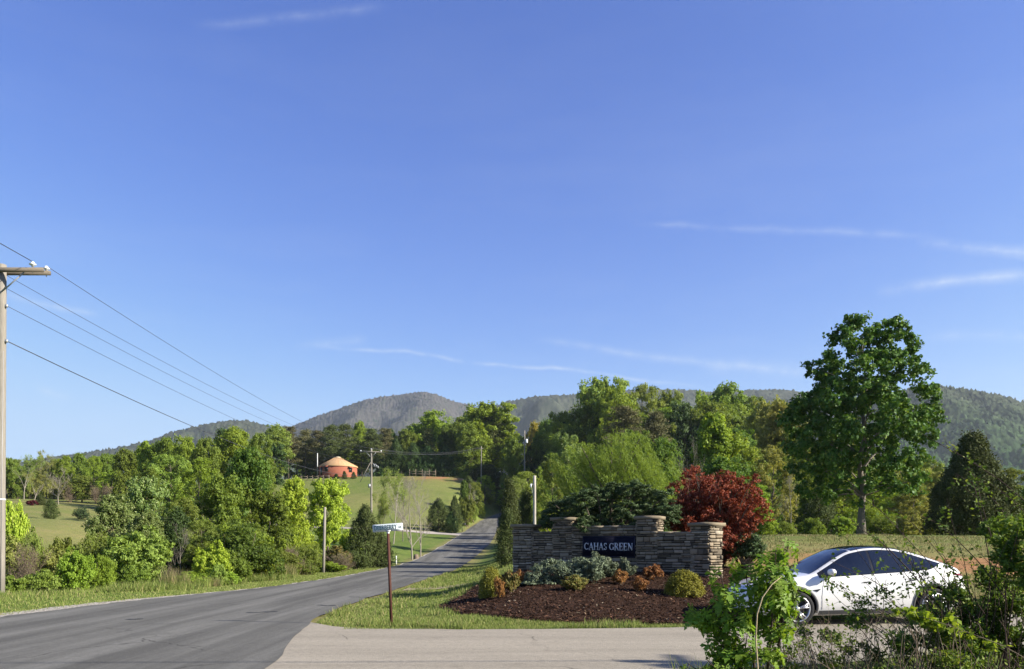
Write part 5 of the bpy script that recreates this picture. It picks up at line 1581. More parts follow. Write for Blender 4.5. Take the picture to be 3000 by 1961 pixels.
def glyph_mesh(text, cap_h, width, mat, thick=0.012):
    """roman capitals drawn as strokes with serifs"""
    G = {}
    T, t, s = 0.17, 0.075, 0.05   # thick, thin, serif height

    def bar(x0, y0, x1, y1, w): return ('b', x0, y0, x1, y1, w)
    def arc(cx, cy, rx, ry, a0, a1, wa, wb): return ('a', cx, cy, rx, ry, a0, a1, wa, wb)
    def ser(x, y, w): return ('b', x - w / 2, y, x + w / 2, y, s)
    G['C'] = (0.86, [arc(0.43, 0.5, 0.40, 0.48, 40, 320, t, T), bar(0.75, 0.70, 0.77, 0.96, 0.05), bar(0.75, 0.06, 0.77, 0.26, 0.05)])
    G['G'] = (0.92, [arc(0.43, 0.5, 0.40, 0.48, 40, 320, t, T), bar(0.75, 0.70, 0.77, 0.96, 0.05), bar(0.76, 0.05, 0.76, 0.42, T * 0.85), ser(0.76, 0.42, 0.30)])
    G['A'] = (0.92, [bar(0.46, 0.98, 0.13, 0.03, t), bar(0.44, 0.98, 0.77, 0.03, T), bar(0.24, 0.33, 0.64, 0.33, t * 0.9), ser(0.13, 0.02, 0.26), ser(0.78, 0.02, 0.30)])
    G['H'] = (0.98, [bar(0.19, 0.03, 0.19, 0.97, T), bar(0.79, 0.03, 0.79, 0.97, T), bar(0.25, 0.52, 0.74, 0.52, t)] + [ser(xx, yy, 0.34) for xx in (0.19, 0.79) for yy in (0.02, 0.98)])
    G['S'] = (0.66, [arc(0.33, 0.74, 0.22, 0.24, 20, 250, t, T * 0.8), arc(0.33, 0.26, 0.23, 0.25, 75, -165, T * 0.95, t), bar(0.54, 0.72, 0.55, 0.97, 0.045), bar(0.09, 0.03, 0.10, 0.28, 0.045)])
    G['R'] = (0.88, [bar(0.19, 0.03, 0.19, 0.97, T), ser(0.19, 0.02, 0.34), ser(0.19, 0.98, 0.30), bar(0.2, 0.965, 0.45, 0.965, t), bar(0.2, 0.50, 0.45, 0.50, t), arc(0.43, 0.733, 0.22, 0.235, 90, -90, t, T * 0.9), bar(0.42, 0.50, 0.76, 0.02, T * 0.9), ser(0.80, 0.02, 0.18)])
    G['E'] = (0.80, [bar(0.19, 0.03, 0.19, 0.97, T), bar(0.06, 0.975, 0.70, 0.975, t), bar(0.06, 0.025, 0.72, 0.025, t), bar(0.2, 0.52, 0.54, 0.52, t), bar(0.69, 0.78, 0.69, 0.98, 0.05), bar(0.71, 0.02, 0.71, 0.25, 0.05), bar(0.54, 0.42, 0.54, 0.62, 0.045)])
    G['N'] = (1.0, [bar(0.19, 0.03, 0.19, 0.97, t * 1.1), bar(0.82, 0.03, 0.82, 0.97, t * 1.1), bar(0.17, 0.97, 0.83, 0.03, T), ser(0.19, 0.02, 0.28), ser(0.15, 0.98, 0.24), ser(0.82, 0.98, 0.28)])
    G[' '] = (0.42, [])
    total = sum(G[c][0] for c in text)
    mb = MB(); x = 0.0; lay = 0
    for ch in text:
        adv, prims = G[ch]
        for pr in prims:
            lay = (lay + 1) % 9
            dz = thick + lay * 0.0006
            if pr[0] == 'b':
                _, x0, y0, x1, y1, w = pr
                L_ = math.hypot(x1 - x0, y1 - y0); nx, ny = -(y1 - y0) / L_ * w / 2, (x1 - x0) / L_ * w / 2
                P = [(x0 + nx, y0 + ny), (x0 - nx, y0 - ny), (x1 - nx, y1 - ny), (x1 + nx, y1 + ny)]
                ring = [P]
            else:
                _, cx_, cy_, rx, ry, a0, a1, wa, wb = pr
                n_ = 15; ring = []
                prev = None
                for q in range(n_ + 1):
                    f = q / n_; a = R(a0 + (a1 - a0) * f); w = (wa + (wb - wa) * math.sin(math.pi * f)) / 2
                    cpt = ((cx_ + (rx - w * 0.5 + w) * math.cos(a), cy_ + (ry) * math.sin(a)), (cx_ + (rx - 1.5 * w) * math.cos(a), cy_ + (ry - 2 * min(w, 0.05)) * math.sin(a)))
                    if prev: ring.append([prev[0], prev[1], cpt[1], cpt[0]])
                    prev = cpt
            for P in ring:
                front = [((x + a_) / total * width - width / 2, -dz, b_ * cap_h - cap_h / 2) for a_, b_ in P]
                back = [(q0, 0.0, q2) for q0, _, q2 in front]
                mb.add(front + back, [(0, 1, 2, 3), (0, 4, 5, 1), (1, 5, 6, 2), (2, 6, 7, 3), (3, 7, 4, 0)])
        x += adv
    return mb.mesh('lettering', mat)


c0, u, nn, phi, szc, sw, sh = sign_mid
sg = link('name_sign', None, None, (c0[0] + nn[0] * 0.0, c0[1] + nn[1] * 0.0, szc))
sg.rotation_euler = Euler((0, R(0.7), phi), 'XYZ')
tag(sg, 'dark navy name board reading CAHAS GREEN set in the stone wall', 'sign')
mb = MB(); mb.box((0, 0.0, 0), (sw, 0.07, sh)); mb.build('board', NAVY, sg)
mb = MB()
for (cx_, cz_, w_, h_) in ((0, sh / 2 - 0.012, sw - 0.0, 0.02), (0, -sh / 2 + 0.012, sw, 0.02)):
    mb.box((cx_, -0.039, cz_), (w_ - 0.004, 0.006, h_))
for sx in (-1, 1):
    mb.box((sx * (sw / 2 - 0.012), -0.039, 0), (0.02, 0.006, sh - 0.05))
mb.build('border', plain('navy_border', (0.012, 0.014, 0.034), 0.4, 0.4), sg)
lt = link('lettering', glyph_mesh('CAHAS GREEN', 0.205, 1.45, LETTER), sg, (0.0, -0.035, 0.005))


# shrubs of the bed
def blobplant(name, label, cat, leafm, Y, bl, n, L, W, sub, base_px, woodm='brown', r0=0.06, depth=0.5, crown='foliage', trunk='stems', up=0.4, axis_up=None, seed=1, group=None, inner=0.3, two=True, flat=0.75, ground=False):
    rg = np.random.default_rng(seed)
    x0 = at(base_px, Y); z0 = tz(x0, Y)
    k = Y / F_PX
    blobs = []
    for (px, py, r) in bl:
        for s in ((1, -1) if two else (rg.choice((-1, 1)),)):
            blobs.append(((px - base_px) * k, s * depth * rg.uniform(0.1, 1.0), zpix(py, Y) - z0, r * k))
    C, O = blob_leaves(rg, blobs, n, sub, inner, flat)
    if ground:
        C[:, 2] = np.maximum(C[:, 2], 0.02)
    ax = None if axis_up is None else unit(O + np.array([0, 0, axis_up]) + rg.normal(0, 0.2, O.shape))
    V, Q = leaf_quads(rg, C, O, L, W, up, axis_dir=ax)
    mb = MB()
    for b_ in blobs:
        mb.tube(curve_pts(rg, (rg.normal(0, 0.08), rg.normal(0, 0.08), -0.08), b_[:3], 0.06, 6, 0.12), np.linspace(r0, r0 * 0.2, 6), 5, False)
    r = tag(link(name, None, None, (x0, Y, z0)), label, cat, group)
    mb.build(trunk, BARK[woodm], r, True)
    link(crown, leaf_mesh(crown, V, Q, LEAF[leafm]), r)
    return r


blobplant('juniper_shrub', 'dark green spreading juniper leaning over the back of the stone wall', 'shrub', 'juniper', 23.95,
          [(1612, 1512, 26), (1655, 1485, 30), (1700, 1468, 32), (1750, 1460, 34), (1800, 1447, 32), (1850, 1440, 28), (1890, 1452, 32), (1930, 1462, 30), (1603, 1535, 20), (1650, 1522, 32), (1705, 1512, 34), (1760, 1508, 36), (1820, 1500, 36), (1880, 1500, 34), (1935, 1505, 32), (1790, 1432, 18), (1735, 1440, 16), (1640, 1548, 18), (1700, 1545, 24), (1780, 1540, 26), (1860, 1535, 26), (1925, 1540, 26), (1690, 1552, 20), (1740, 1548, 24), (1800, 1550, 22), (1850, 1548, 20), (1940, 1530, 28), (1960, 1505, 26), (1625, 1480, 14), (1870, 1425, 12)],
          82000, 0.095, 0.024, 0.12, 1770, axis_up=0.2, depth=1.0, seed=101, flat=0.32, r0=0.05)
RB = []
rgr = np.random.default_rng(7)
for i in range(44):
    a = i * 2.399; q = math.sqrt((i + 0.5) / 44)
    RB.append((2098 + 118 * q * math.cos(a), 1492 + 92 * q * math.sin(a), 30 - 8 * q))
RB += [(2020, 1398, 20), (2022, 1380, 12), (2075, 1408, 14), (2120, 1400, 12), (2180, 1412, 16), (1975, 1430, 18), (2215, 1470, 18), (2130, 1590, 26), (2150, 1620, 20), (2120, 1640, 16), (2060, 1570, 28), (1975, 1530, 26), (2010, 1560, 26), (1960, 1500, 24), (1990, 1480, 24), (2100, 1580, 28), (2160, 1555, 28), (2200, 1530, 24)]
red = blobplant('red_shrub', 'large dark red-leaved shrub behind the right end of the stone wall', 'shrub', 'red', 24.6, RB, 64000, 0.060, 0.040, 0.085, 2100, axis_up=0.5, depth=1.15, seed=102, r0=0.035)
mb = MB()
for i in range(34):
    px = rgr.uniform(2000, 2190); py = 1430 + rgr.uniform(-10, 25)
    x0 = at(px, 24.6) - at(2100, 24.6); z0 = zpix(py, 24.6) - red.location.z
    dy = rgr.uniform(-0.9, 0.6)
    mb.tube([(x0, dy, z0 - 0.3), (x0 + rgr.normal(0, 0.05), dy, z0), (x0 + rgr.normal(0.02, 0.12), dy, z0 + rgr.uniform(0.2, 0.42))], [0.008, 0.006, 0.003], 4, False)
tag(mb.build('shoots', plain('shoot_pinkish', (0.22, 0.10, 0.07), 0.7), red), kind='stuff')
blobplant('evergreen_shrub', 'dark green low shrub beneath the right side of the red shrub', 'shrub', 'juniper', 24.2, [(2170, 1600, 26), (2200, 1590, 22), (2225, 1600, 18), (2185, 1625, 24), (2150, 1620, 18), (2215, 1620, 16)], 7000, 0.10, 0.03, 0.10, 2185, axis_up=0.3, depth=0.4, seed=103)
BJ = [(1560, 1690, 22), (1600, 1668, 24), (1640, 1668, 26), (1690, 1662, 28), (1730, 1660, 26), (1760, 1655, 22), (1545, 1712, 18), (1590, 1705, 26), (1640, 1705, 28), (1690, 1690, 28), (1735, 1690, 26), (1620, 1655, 16), (1575, 1670, 16), (1530, 1725, 14), (1560, 1725, 16), (1610, 1725, 18), (1660, 1720, 18), (1705, 1652, 18), (1750, 1680, 20)]
blobplant('blue_juniper', 'broad blue-green spreading juniper in front of the left half of the stone wall', 'shrub', 'bluejuniper', 20.6, BJ, 24000, 0.065, 0.026, 0.085, 1640, axis_up=0.5, depth=0.45, seed=104, ground=True, r0=0.02)
blobplant('blue_juniper', 'blue-green juniper right under the name board', 'shrub', 'bluejuniper', 21.4, [(1770, 1655, 20), (1790, 1665, 18), (1755, 1648, 16), (1780, 1645, 12), (1745, 1630, 7), (1742, 1622, 4), (1800, 1680, 12), (1770, 1685, 16)], 9000, 0.065, 0.026, 0.08, 1775, axis_up=0.5, depth=0.3, seed=105, ground=True, r0=0.02)
blobplant('blue_juniper', 'small upright blue-green juniper behind the orange-leaved shrubs', 'shrub', 'bluejuniper', 21.4, [(1830, 1655, 11), (1832, 1668, 14), (1845, 1672, 12), (1826, 1642, 6), (1815, 1672, 10), (1835, 1685, 12), (1858, 1668, 8)], 4500, 0.06, 0.025, 0.07, 1833, axis_up=0.5, depth=0.15, seed=106, ground=True, r0=0.015)


def ball(seed, n=16000, L=0.05, W=0.03):
    rg = np.random.default_rng(seed)
    m = 420
    d = unit(rg.normal(0, 1, (m, 3)))
    d[:, 2] = np.abs(d[:, 2]) * 1.0 - 0.12 * (rg.random(m) < 0.4)
    d = unit(d)
    rr = np.where(rg.random(m) < 0.2, rg.uniform(0.5, 0.9, m), rg.uniform(0.9, 1.03, m))
    cc = d * rr[:, None] * np.array([0.62, 0.62, 0.86]) + np.array([0, 0, 0.08])
    k = n // m
    C = (cc[:, None] + rg.normal(0, 0.045, (m, k, 3))).reshape(-1, 3)
    C[:, 2] = np.maximum(C[:, 2], 0.01)
    O = np.repeat(d, k, 0)
    V, Q = leaf_quads(rg, C, O, L, W, 0.3)
    mb = MB()
    for i in range(16):
        e = cc[i * 7]
        mb.tube(curve_pts(rg, (0, 0, -0.05), e, 0.08, 5, 0.1), np.linspace(0.016, 0.004, 5), 4, False)
    return mb.mesh('stems', BARK['twig'], True), leaf_mesh('foliage', V, Q, LEAF['gold'])


BALL = [Kind('round_shrub', 'shrub', 0.95, 1.3, *ball(110), crown='foliage', trunk='stems'), Kind('round_shrub', 'shrub', 0.95, 1.3, *ball(111), crown='foliage', trunk='stems')]


def bed(kinds, var, px, top, w, Y, m, label, **kw):
    k = kinds[var]
    x = at(px, Y)
    k.place(label, x, Y, zpix(top, Y) - tz(x, Y), w * Y / F_PX, LEAF[m], rotz=rgt.uniform(0, 6), **kw)


bed(BALL, 0, 2004, 1672, 112, 19.0, 'gold', 'golden green clipped round shrub on the mulch before the right pillar')
bed(BALL, 1, 1440, 1666, 74, 19.6, 'gold', 'golden clipped round shrub at the far left of the mulch bed')
bed(SHRUB, 2, 1818, 1666, 50, 20.2, 'orange', 'orange-leaved small shrub right of the blue-green juniper')
bed(SHRUB, 0, 1915, 1652, 62, 20.8, 'orange', 'orange-leaved small shrub closest to the stone wall, left of the round golden shrub')
bed(SHRUB, 1, 1874, 1688, 60, 19.3, 'orange', 'orange-leaved small shrub lowest on the mulch slope')
bed(SHRUB, 1, 1683, 1684, 86, 19.3, 'mixed', 'bronze-green low shrub in front of the blue-green juniper')
bed(SHRUB, 2, 1497, 1668, 60, 19.5, 'mixed', 'bronze-green shrub beside the left golden round shrub')
bed(SHRUB, 0, 1460, 1688, 44, 19.1, 'orange', 'orange-tinged shrub in front of the left golden round shrub')
bed(SHRUB, 1, 1522, 1668, 30, 20.4, 'orange', 'small orange shrub at the foot of the left stone pillar')

# ------------------------------------------------------------------ street sign
RUST = plain('rust_brown_post', (0.080, 0.032, 0.022), 0.75, 0.2, var=0.35, scale=14)
BLADEW = plain('white_sign_sheet', (0.50, 0.55, 0.56), 0.5, 0.2, var=0.04)
TEAL = plain('teal_letter_paint', (0.006, 0.050, 0.055), 0.5, 0.3, var=0.3, scale=60)
Ys = 15.75
sx0 = at(1147, Ys)
st = tag(link('street_sign', None, None, (sx0, Ys, tz(sx0, Ys))), 'white street name sign reading DEERBERRY LN on a leaning rust-brown post at the corner', 'sign')
lean = math.atan2(-10, 275)
top_h = zpix(1563, Ys) - st.location.z
st.rotation_euler = Euler((0, lean, 0))
mb = MB()
prof = [(-0.027, 0.012), (-0.022, -0.016), (0.022, -0.016), (0.027, 0.012)]
mb.box((0, -0.016, top_h / 2 - 0.15), (0.044, 0.006, top_h + 0.3))
for sx in (-1, 1):
    mb.box((sx * 0.0245, 0.0, top_h / 2 - 0.15), (0.005, 0.034, top_h + 0.3))
mb.build('post', RUST, st)
mb = MB(); mb.box((0, 0, top_h + 0.0), (0.05, 0.034, 0.05)); mb.box((0, 0, top_h + 0.045), (0.09, 0.014, 0.035)); mb.build('bracket', plain('galvanized_bracket', (0.45, 0.45, 0.44), 0.45, 0.5, 0.6), st)
bl = link('name_blade', None, st, (at(1136.5, Ys) - at(1137, Ys), 0, top_h + 0.115))
bw, bh = 0.60, 0.150
blade = MB()
cr = 0.02
pts = []
for (cx_, cz_, a0) in ((bw / 2 - cr, bh / 2 - cr, 0), (-bw / 2 + cr, bh / 2 - cr, 90), (-bw / 2 + cr, -bh / 2 + cr, 180), (bw / 2 - cr, -bh / 2 + cr, 270)):
    for q in range(4):
        a = R(a0 + q * 30)
        pts.append((cx_ + cr * math.cos(a), cz_ + cr * math.sin(a)))
npt = len(pts)
V = [(x, -0.002, z) for x, z in pts] + [(x, 0.002, z) for x, z in pts] + [(0, -0.002, 0), (0, 0.002, 0)]
blade.add(V, [(i, npt + i, npt + (i + 1) % npt, (i + 1) % npt) for i in range(npt)], [(i, (i + 1) % npt, 2 * npt) for i in range(npt)] + [(npt + (i + 1) % npt, npt + i, 2 * npt + 1) for i in range(npt)])
bl.rotation_euler = Euler((0, R(-4.2) - lean, 0))
bpl = blade.build('plate', BLADEW, bl)


def text_mesh(body, size, mat, ext=0.0008, width=None, bold=0.0):
    cu = bpy.data.curves.new('lettering', 'FONT')
    cu.body = body; cu.size = size; cu.extrude = ext; cu.align_x = 'CENTER'; cu.align_y = 'CENTER'; cu.offset = bold
    ob = bpy.data.objects.new('lettering', cu)
    COL.objects.link(ob)
    dg = bpy.context.evaluated_depsgraph_get()
    me = bpy.data.meshes.new_from_object(ob.evaluated_get(dg))
    bpy.data.objects.remove(ob)
    me.materials.clear(); me.materials.append(mat)
    if width:
        V = np.empty(len(me.vertices) * 3, np.float32); me.vertices.foreach_get('co', V); V = V.reshape(-1, 3)
        V[:, 0] *= width / (V[:, 0].max() - V[:, 0].min())
        me.vertices.foreach_set('co', V.ravel()); me.update()
    return me


for (body, size, w, x, z) in (('DEERBERRY', 0.128, 0.452, -0.046, 0.0), ('LN', 0.055, 0.055, 0.245, -0.006)):
    o = link('lettering', text_mesh(body, size, TEAL, width=w, bold=0.0008), bl, (x, -0.0035, z))
    o.rotation_euler = (R(90), 0, 0)

# ------------------------------------------------------------------ utility poles and wires
PALEWOOD = bark_mat('weathered_pole_wood', (0.215, 0.195, 0.165), 0.6, (16, 16, 0.8))
DARKWOOD = bark_mat('weathered_crossarm_wood', (0.16, 0.135, 0.105), 0.4, (2, 14, 14))
METAL = plain('grey_metal', (0.33, 0.34, 0.35), 0.45, 0.5, 0.4)
PORC = plain('porcelain_insulator', (0.62, 0.64, 0.66), 0.2, 0.6)
WIRE = plain('wire_dark', (0.045, 0.046, 0.050), 0.6, 0.3)


def pole(px, base_py, top_py, Y, rb, rt, label, mat=PALEWOOD, lean=0.0):
    x = at(px, Y); z = tz(x, Y)
    H = zpix(top_py, Y) - z
    r = tag(link('utility_pole', None, None, (x, Y, z)), label, 'utility pole')
    mb = MB()
    t = np.linspace(0, 1, 8)
    mb.tube(np.stack([lean * t, 0 * t, -0.4 + (H + 0.4) * t], -1), rb + (rt - rb) * t, 12)
    mb.build('post', mat, r, True)
    return r, H


def insulator(parent, c, s=1.0):
    mb = MB()
    mb.lathe([(0.0, 0), (0.035, 0), (0.04, 0.03), (0.085, 0.045), (0.09, 0.065), (0.05, 0.08), (0.045, 0.11), (0.03, 0.125), (0.0, 0.128)], (0, 0, 0), 14)
    V = np.concatenate(mb.V) * s
    mb.V = [V]
    o = mb.build('insulator', PORC, parent, True)
    o.location = c
    return o


# near pole at the left edge
PY = 26.7
p1, H1 = pole(-2, 1745, 776, PY, 0.165, 0.14, 'weathered wooden utility pole with a double cross-arm at the left edge', lean=0.085)
px0 = p1.location.x
arm_z = zpix(797, PY) - p1.location.z
for dy, dz in ((-0.20, 0.0), (0.20, 0.03)):
    mb = MB(); mb.box((0.14, dy, arm_z + dz), (2.9, 0.10, 0.13)); mb.build('crossarm', DARKWOOD, p1)
for sx in (-1, 1):
    mb = MB(); mb.tube([(0.05 + sx * 0.13, -0.16, arm_z - 0.72), (0.05 + sx * 0.88, -0.16, arm_z - 0.07)], 0.022, 6); mb.build('brace', METAL, p1)
ends = [(1.24, -0.20), (1.46, 0.20), (-1.25, -0.20), (-0.45, 0.20)]
for (ex, ey) in ends:
    mb = MB(); mb.tube([(ex, ey, arm_z - 0.1), (ex, ey, arm_z + 0.12)], 0.014, 6); mb.build('pin', METAL, p1)
    insulator(p1, (ex, ey, arm_z + 0.11), 1.25)
for zz, nm in ((zpix(897, PY), 'spool_bracket'), (zpix(1000, PY), 'cable_clamp')):
    mb = MB(); mb.box((0.2, -0.02, zz - p1.location.z), (0.16, 0.06, 0.08)); mb.tube([(0.26, -0.02, zz - p1.location.z - 0.05), (0.26, -0.02, zz - p1.location.z + 0.05)], 0.04, 8); mb.build(nm, METAL, p1)
mb = MB(); mb.tube([(-0.155, -0.02, 0.4), (-0.145, -0.03, 3.5), (-0.11, -0.05, zpix(1010, PY) - p1.location.z)], 0.035, 8); mb.build('conduit', plain('white_conduit', (0.6, 0.6, 0.58), 0.5), p1)
mb = MB(); mb.lathe([(0.176, 3.24), (0.178, 3.24), (0.178, 3.29), (0.176, 3.29)], (0.012, 0, 0), 16); mb.build('band', plain('pale_band', (0.7, 0.7, 0.68), 0.5), p1)
mb = MB(); mb.tube([(0.13, -0.13, 0.1), (0.15, -0.10, 4.0), (0.19, -0.06, 9.0)], 0.008, 4); mb.build('ground_wire', METAL, p1)
for zt_, xt_ in ((2.1, 0.02), (2.35, 0.05), (4.6, 0.06)):
    mb = MB(); mb.box((xt_, -0.165, zt_), (0.07, 0.012, 0.10)); mb.build('tag_plate', METAL, p1)
# hill pole with a cross-arm
QY = 122.0
p2, H2 = pole(1088, 1480, 1318, QY, 0.17, 0.13, 'utility pole with cross-arm and fuse hardware on the grassy hill')
a2 = H2 - 0.35
mb = MB(); mb.box((-0.05, -0.12, a2), (3.4, 0.12, 0.14)); mb.build('crossarm', PALEWOOD, p2)
for sx in (-1, 1):
    mb = MB(); mb.tube([(sx * 0.14, -0.14, a2 - 0.75), (sx * 0.75, -0.14, a2 - 0.06)], 0.03, 5); mb.build('brace', METAL, p2)
e2 = [(-1.6, -0.12), (0.0, 0.0), (1.5, -0.12)]
for (ex, ey) in e2:
    insulator(p2, (ex, ey, (a2 + 0.06) if ex else H2), 1.6)
for (ex, ez) in ((0.45, -2.0), (0.75, -2.1), (1.05, -2.3)):
    mb = MB(); mb.tube([(ex - 0.12, -0.1, a2 + ez + 0.25), (ex + 0.1, -0.1, a2 + ez - 0.2)], 0.07, 6); mb.build('fuse_cutout', METAL, p2)
mb = MB(); mb.tube([(0, -0.1, a2 - 2.1), (1.1, -0.1, a2 - 2.4)], 0.035, 5); mb.build('bracket', METAL, p2)
mb = MB(); mb.box((-0.28, -0.1, a2 - 5.2), (0.3, 0.25, 0.6)); mb.build('meter_box', METAL, p2)
mb = MB(); mb.tube([(-0.1, -0.15, a2 - 1.6), (-1.6, -0.5, a2 - 4.6)], 0.045, 5); mb.build('strut', PALEWOOD, p2)
# plain pole on the bank, pole with transformer, white post, stub
p3, H3 = pole(1410, 1412, 1308, 185.0, 0.15, 0.11, 'plain slender utility pole on the bank left of the road top')
mb = MB(); mb.box((-0.3, 0, H3 - 0.5), (1.7, 0.1, 0.1)); mb.build('crossarm', PALEWOOD, p3)
p4, H4 = pole(1537, 1352, 1262, 185.0, 0.16, 0.12, 'slender utility pole carrying a white transformer among dark trees')
mb = MB(); mb.lathe([(0, 0), (0.26, 0), (0.28, 0.1), (0.28, 0.8), (0.2, 0.9), (0, 0.95)], (0.45, -0.1, H4 - 2.9), 12); mb.build('transformer', plain('pale_transformer', (0.62, 0.64, 0.65), 0.4), p4, True)
p5, H5 = pole(1566, 1540, 1394, 44.0, 0.095, 0.08, 'pale straight utility post behind the left end of the stone wall', bark_mat('pale_post', (0.36, 0.33, 0.28), 0.3, (14, 14, 1.2)))
mb = MB(); mb.box((-0.20, -0.05, H5 - 0.56), (0.09, 0.08, 0.20), Matrix.Rotation(R(10), 3, 'Y')); mb.build('light_fitting', plain('white_fitting', (0.75, 0.76, 0.76), 0.4), p5)
mb = MB(); mb.tube([(-0.02, -0.05, H5 - 0.5), (-0.18, -0.05, H5 - 0.44)], 0.012, 5); mb.tube([(-0.17, -0.05, H5 - 0.6), (-0.12, -0.05, H5 - 0.95), (-0.08, -0.05, H5 - 1.1)], 0.008, 5); mb.build('fitting_arm', METAL, p5)
xs_ = at(947, 46.5); zs_ = tz(xs_, 46.5)
stub = tag(link('wooden_post', None, None, (xs_, 46.5, zs_)), 'pale cut-off wooden post standing in the brush along the road', 'post')
mb = MB(); mb.tube([(0, 0, -0.3), (0.04, 0, 1.2), (0.10, 0, zpix(1487, 46.5) - zs_)], [0.085, 0.08, 0.075], 9); mb.build('shaft', PALEWOOD, stub, True)
mb = MB(); mb.lathe([(0.0, 0.02), (0.07, 0.0), (0.078, -0.02)], (0.10, 0, zpix(1487, 46.5) - zs_), 9); mb.build('cut_top', plain('cut_wood', (0.42, 0.37, 0.29), 0.9), stub)


def wire(a, b_, sag, r, label, group=None):
    n = 28
    t = np.linspace(0, 1, n)[:, None]
    P = np.asarray(a) + (np.asarray(b_) - np.asarray(a)) * t - np.array([0, 0, 1]) * (4 * sag * t * (1 - t))
    mb = MB(); mb.tube(P - np.asarray(a), r, 5)
    o = mb.build('power_line', WIRE, None, True, tuple(a))
    tag(o, label, 'wire', group)


W1 = lambda ex, ey, ez=0.27: np.array([px0 + ex, PY + ey, p1.location.z + arm_z + ez])
W2 = lambda ex, ey, z_: np.array([p2.location.x + ex, QY + ey, p2.location.z + z_])
WN = 'wires strung from the near utility pole to the hill pole'
wire(W1(1.46, 0.2), W2(1.5, -0.12, a2 + 0.3), 1.3, 0.010, 'topmost thin wire from the cross-arm end of the near pole to the hill pole', WN)
wire(W1(-0.45, 0.2), W2(0, 0, H2 + 0.25), 1.3, 0.009, 'second thin wire down from the near pole cross-arm to the hill pole', WN)
wire(W1(-1.25, -0.2), W2(-1.6, -0.12, a2 + 0.3), 1.3, 0.009, 'third thin wire from the near pole cross-arm to the hill pole', WN)
wire((px0 + 0.26, PY, zpix(897, PY)), W2(-0.1, -0.1, a2 - 1.8), 1.2, 0.009, 'fourth wire from the spool bracket of the near pole', WN)
wire((px0 + 0.26, PY, zpix(1000, PY)), W2(-0.1, -0.1, a2 - 3.4), 1.6, 0.017, 'thick lowest cable from the near pole to the hill pole', WN)
wire(W1(1.24, -0.2), (-13.6, -45, 11.6), 0.8, 0.013, 'wire running from the right end of the near cross-arm up out of the picture')
for i, (ea, zb) in enumerate(((1.5, H3 - 0.4), (0.0, H3 - 0.1), (-1.6, H3 - 0.4))):
    wire(W2(ea, -0.12, a2 + 0.3 if ea else H2 + 0.25), (p3.location.x + ea * 0.5, p3.location.y, p3.location.z + zb), 1.1, 0.022, 'thin wire sagging from the hill pole to the slender pole on the bank', 'wires from the hill pole to the bank pole')
wire((p3.location.x, p3.location.y, p3.location.z + H3 - 2.5), (at(1290, 192), 192, tz(at(1290, 192), 192) + 2.0), 0.6, 0.02, 'service wire running from the slender pole on the bank to the hill crest')

# line across the side road, overhead and out of the picture: its pole stands off to the right
op, OH = None, 9.2
opx, opy = 18.4, 6.4
op = tag(link('utility_pole', None, None, (opx, opy, tz(opx, opy))), 'wooden utility pole beside the side road, outside the picture on the right', 'utility pole')
mb = MB(); mb.tube([(0, 0, -0.4), (0, 0, OH)], [0.15, 0.12], 10); mb.build('post', PALEWOOD, op, True)
mb = MB(); mb.box((0, 0, OH - 0.35), (0.1, 1.6, 0.11)); mb.build('crossarm', DARKWOOD, op)
mb = MB(); mb.lathe([(0, 0), (0.2, 0), (0.22, 0.1), (0.22, 0.6), (0, 0.7)], (-0.35, 0.1, OH - 1.6), 10); mb.build('transformer', METAL, op, True)
wire((opx, opy, OH + 0.1), (-38, 5.6, 10.0), 0.7, 0.022, 'overhead wire crossing high above the side road, casting a thin shadow')

# ------------------------------------------------------------------ the round house, fences, mailbox
YY_ = 190.0
yx = at(990, YY_); yz = tz(yx, YY_)
yr = 4.5
yurt = tag(link('round_house', None, None, (yx, YY_, yz)), 'round orange-walled tent house with a tan conical roof on the hill', 'yurt')
TERRA = plain('terracotta_canvas', (0.27, 0.095, 0.058), 0.85, 0.1, var=0.12, scale=1.2)
TANROOF = plain('tan_canvas_roof', (0.42, 0.265, 0.14), 0.8, 0.1, var=0.10, scale=0.8)
DARK = plain('dark_opening', (0.015, 0.016, 0.018), 0.3, 0.4)
wh = 2.45; base_h = -0.3
mb = MB(); mb.lathe([(yr, base_h), (yr, wh), (yr - 0.1, wh)], (0, 0, 0), 40); mb.build('wall', TERRA, yurt, True)
mb = MB(); mb.lathe([(yr + 0.16, wh - 0.25), (yr + 0.22, wh - 0.02), (yr * 0.5, wh + 1.28), (0.7, wh + 2.15)], (0, 0, 0), 24); roof = mb.build('roof', TANROOF, yurt)
mb = MB(); mb.lathe([(0.7, wh + 2.11), (0.74, wh + 2.22), (0.35, wh + 2.38), (0, wh + 2.42)], (0, 0, 0), 20); mb.build('dome', plain('dome_pale', (0.50, 0.42, 0.28), 0.5), roof, True)
for i in range(24):
    a = i * math.pi / 12
    mb = MB(); mb.tube([((yr + 0.2) * math.cos(a), (yr + 0.2) * math.sin(a), wh + 0.0), (yr * 0.5 * math.cos(a), yr * 0.5 * math.sin(a), wh + 1.30), (0.72 * math.cos(a), 0.72 * math.sin(a), wh + 2.17)], 0.02, 4)
    mb.build('seam', TANROOF, roof)
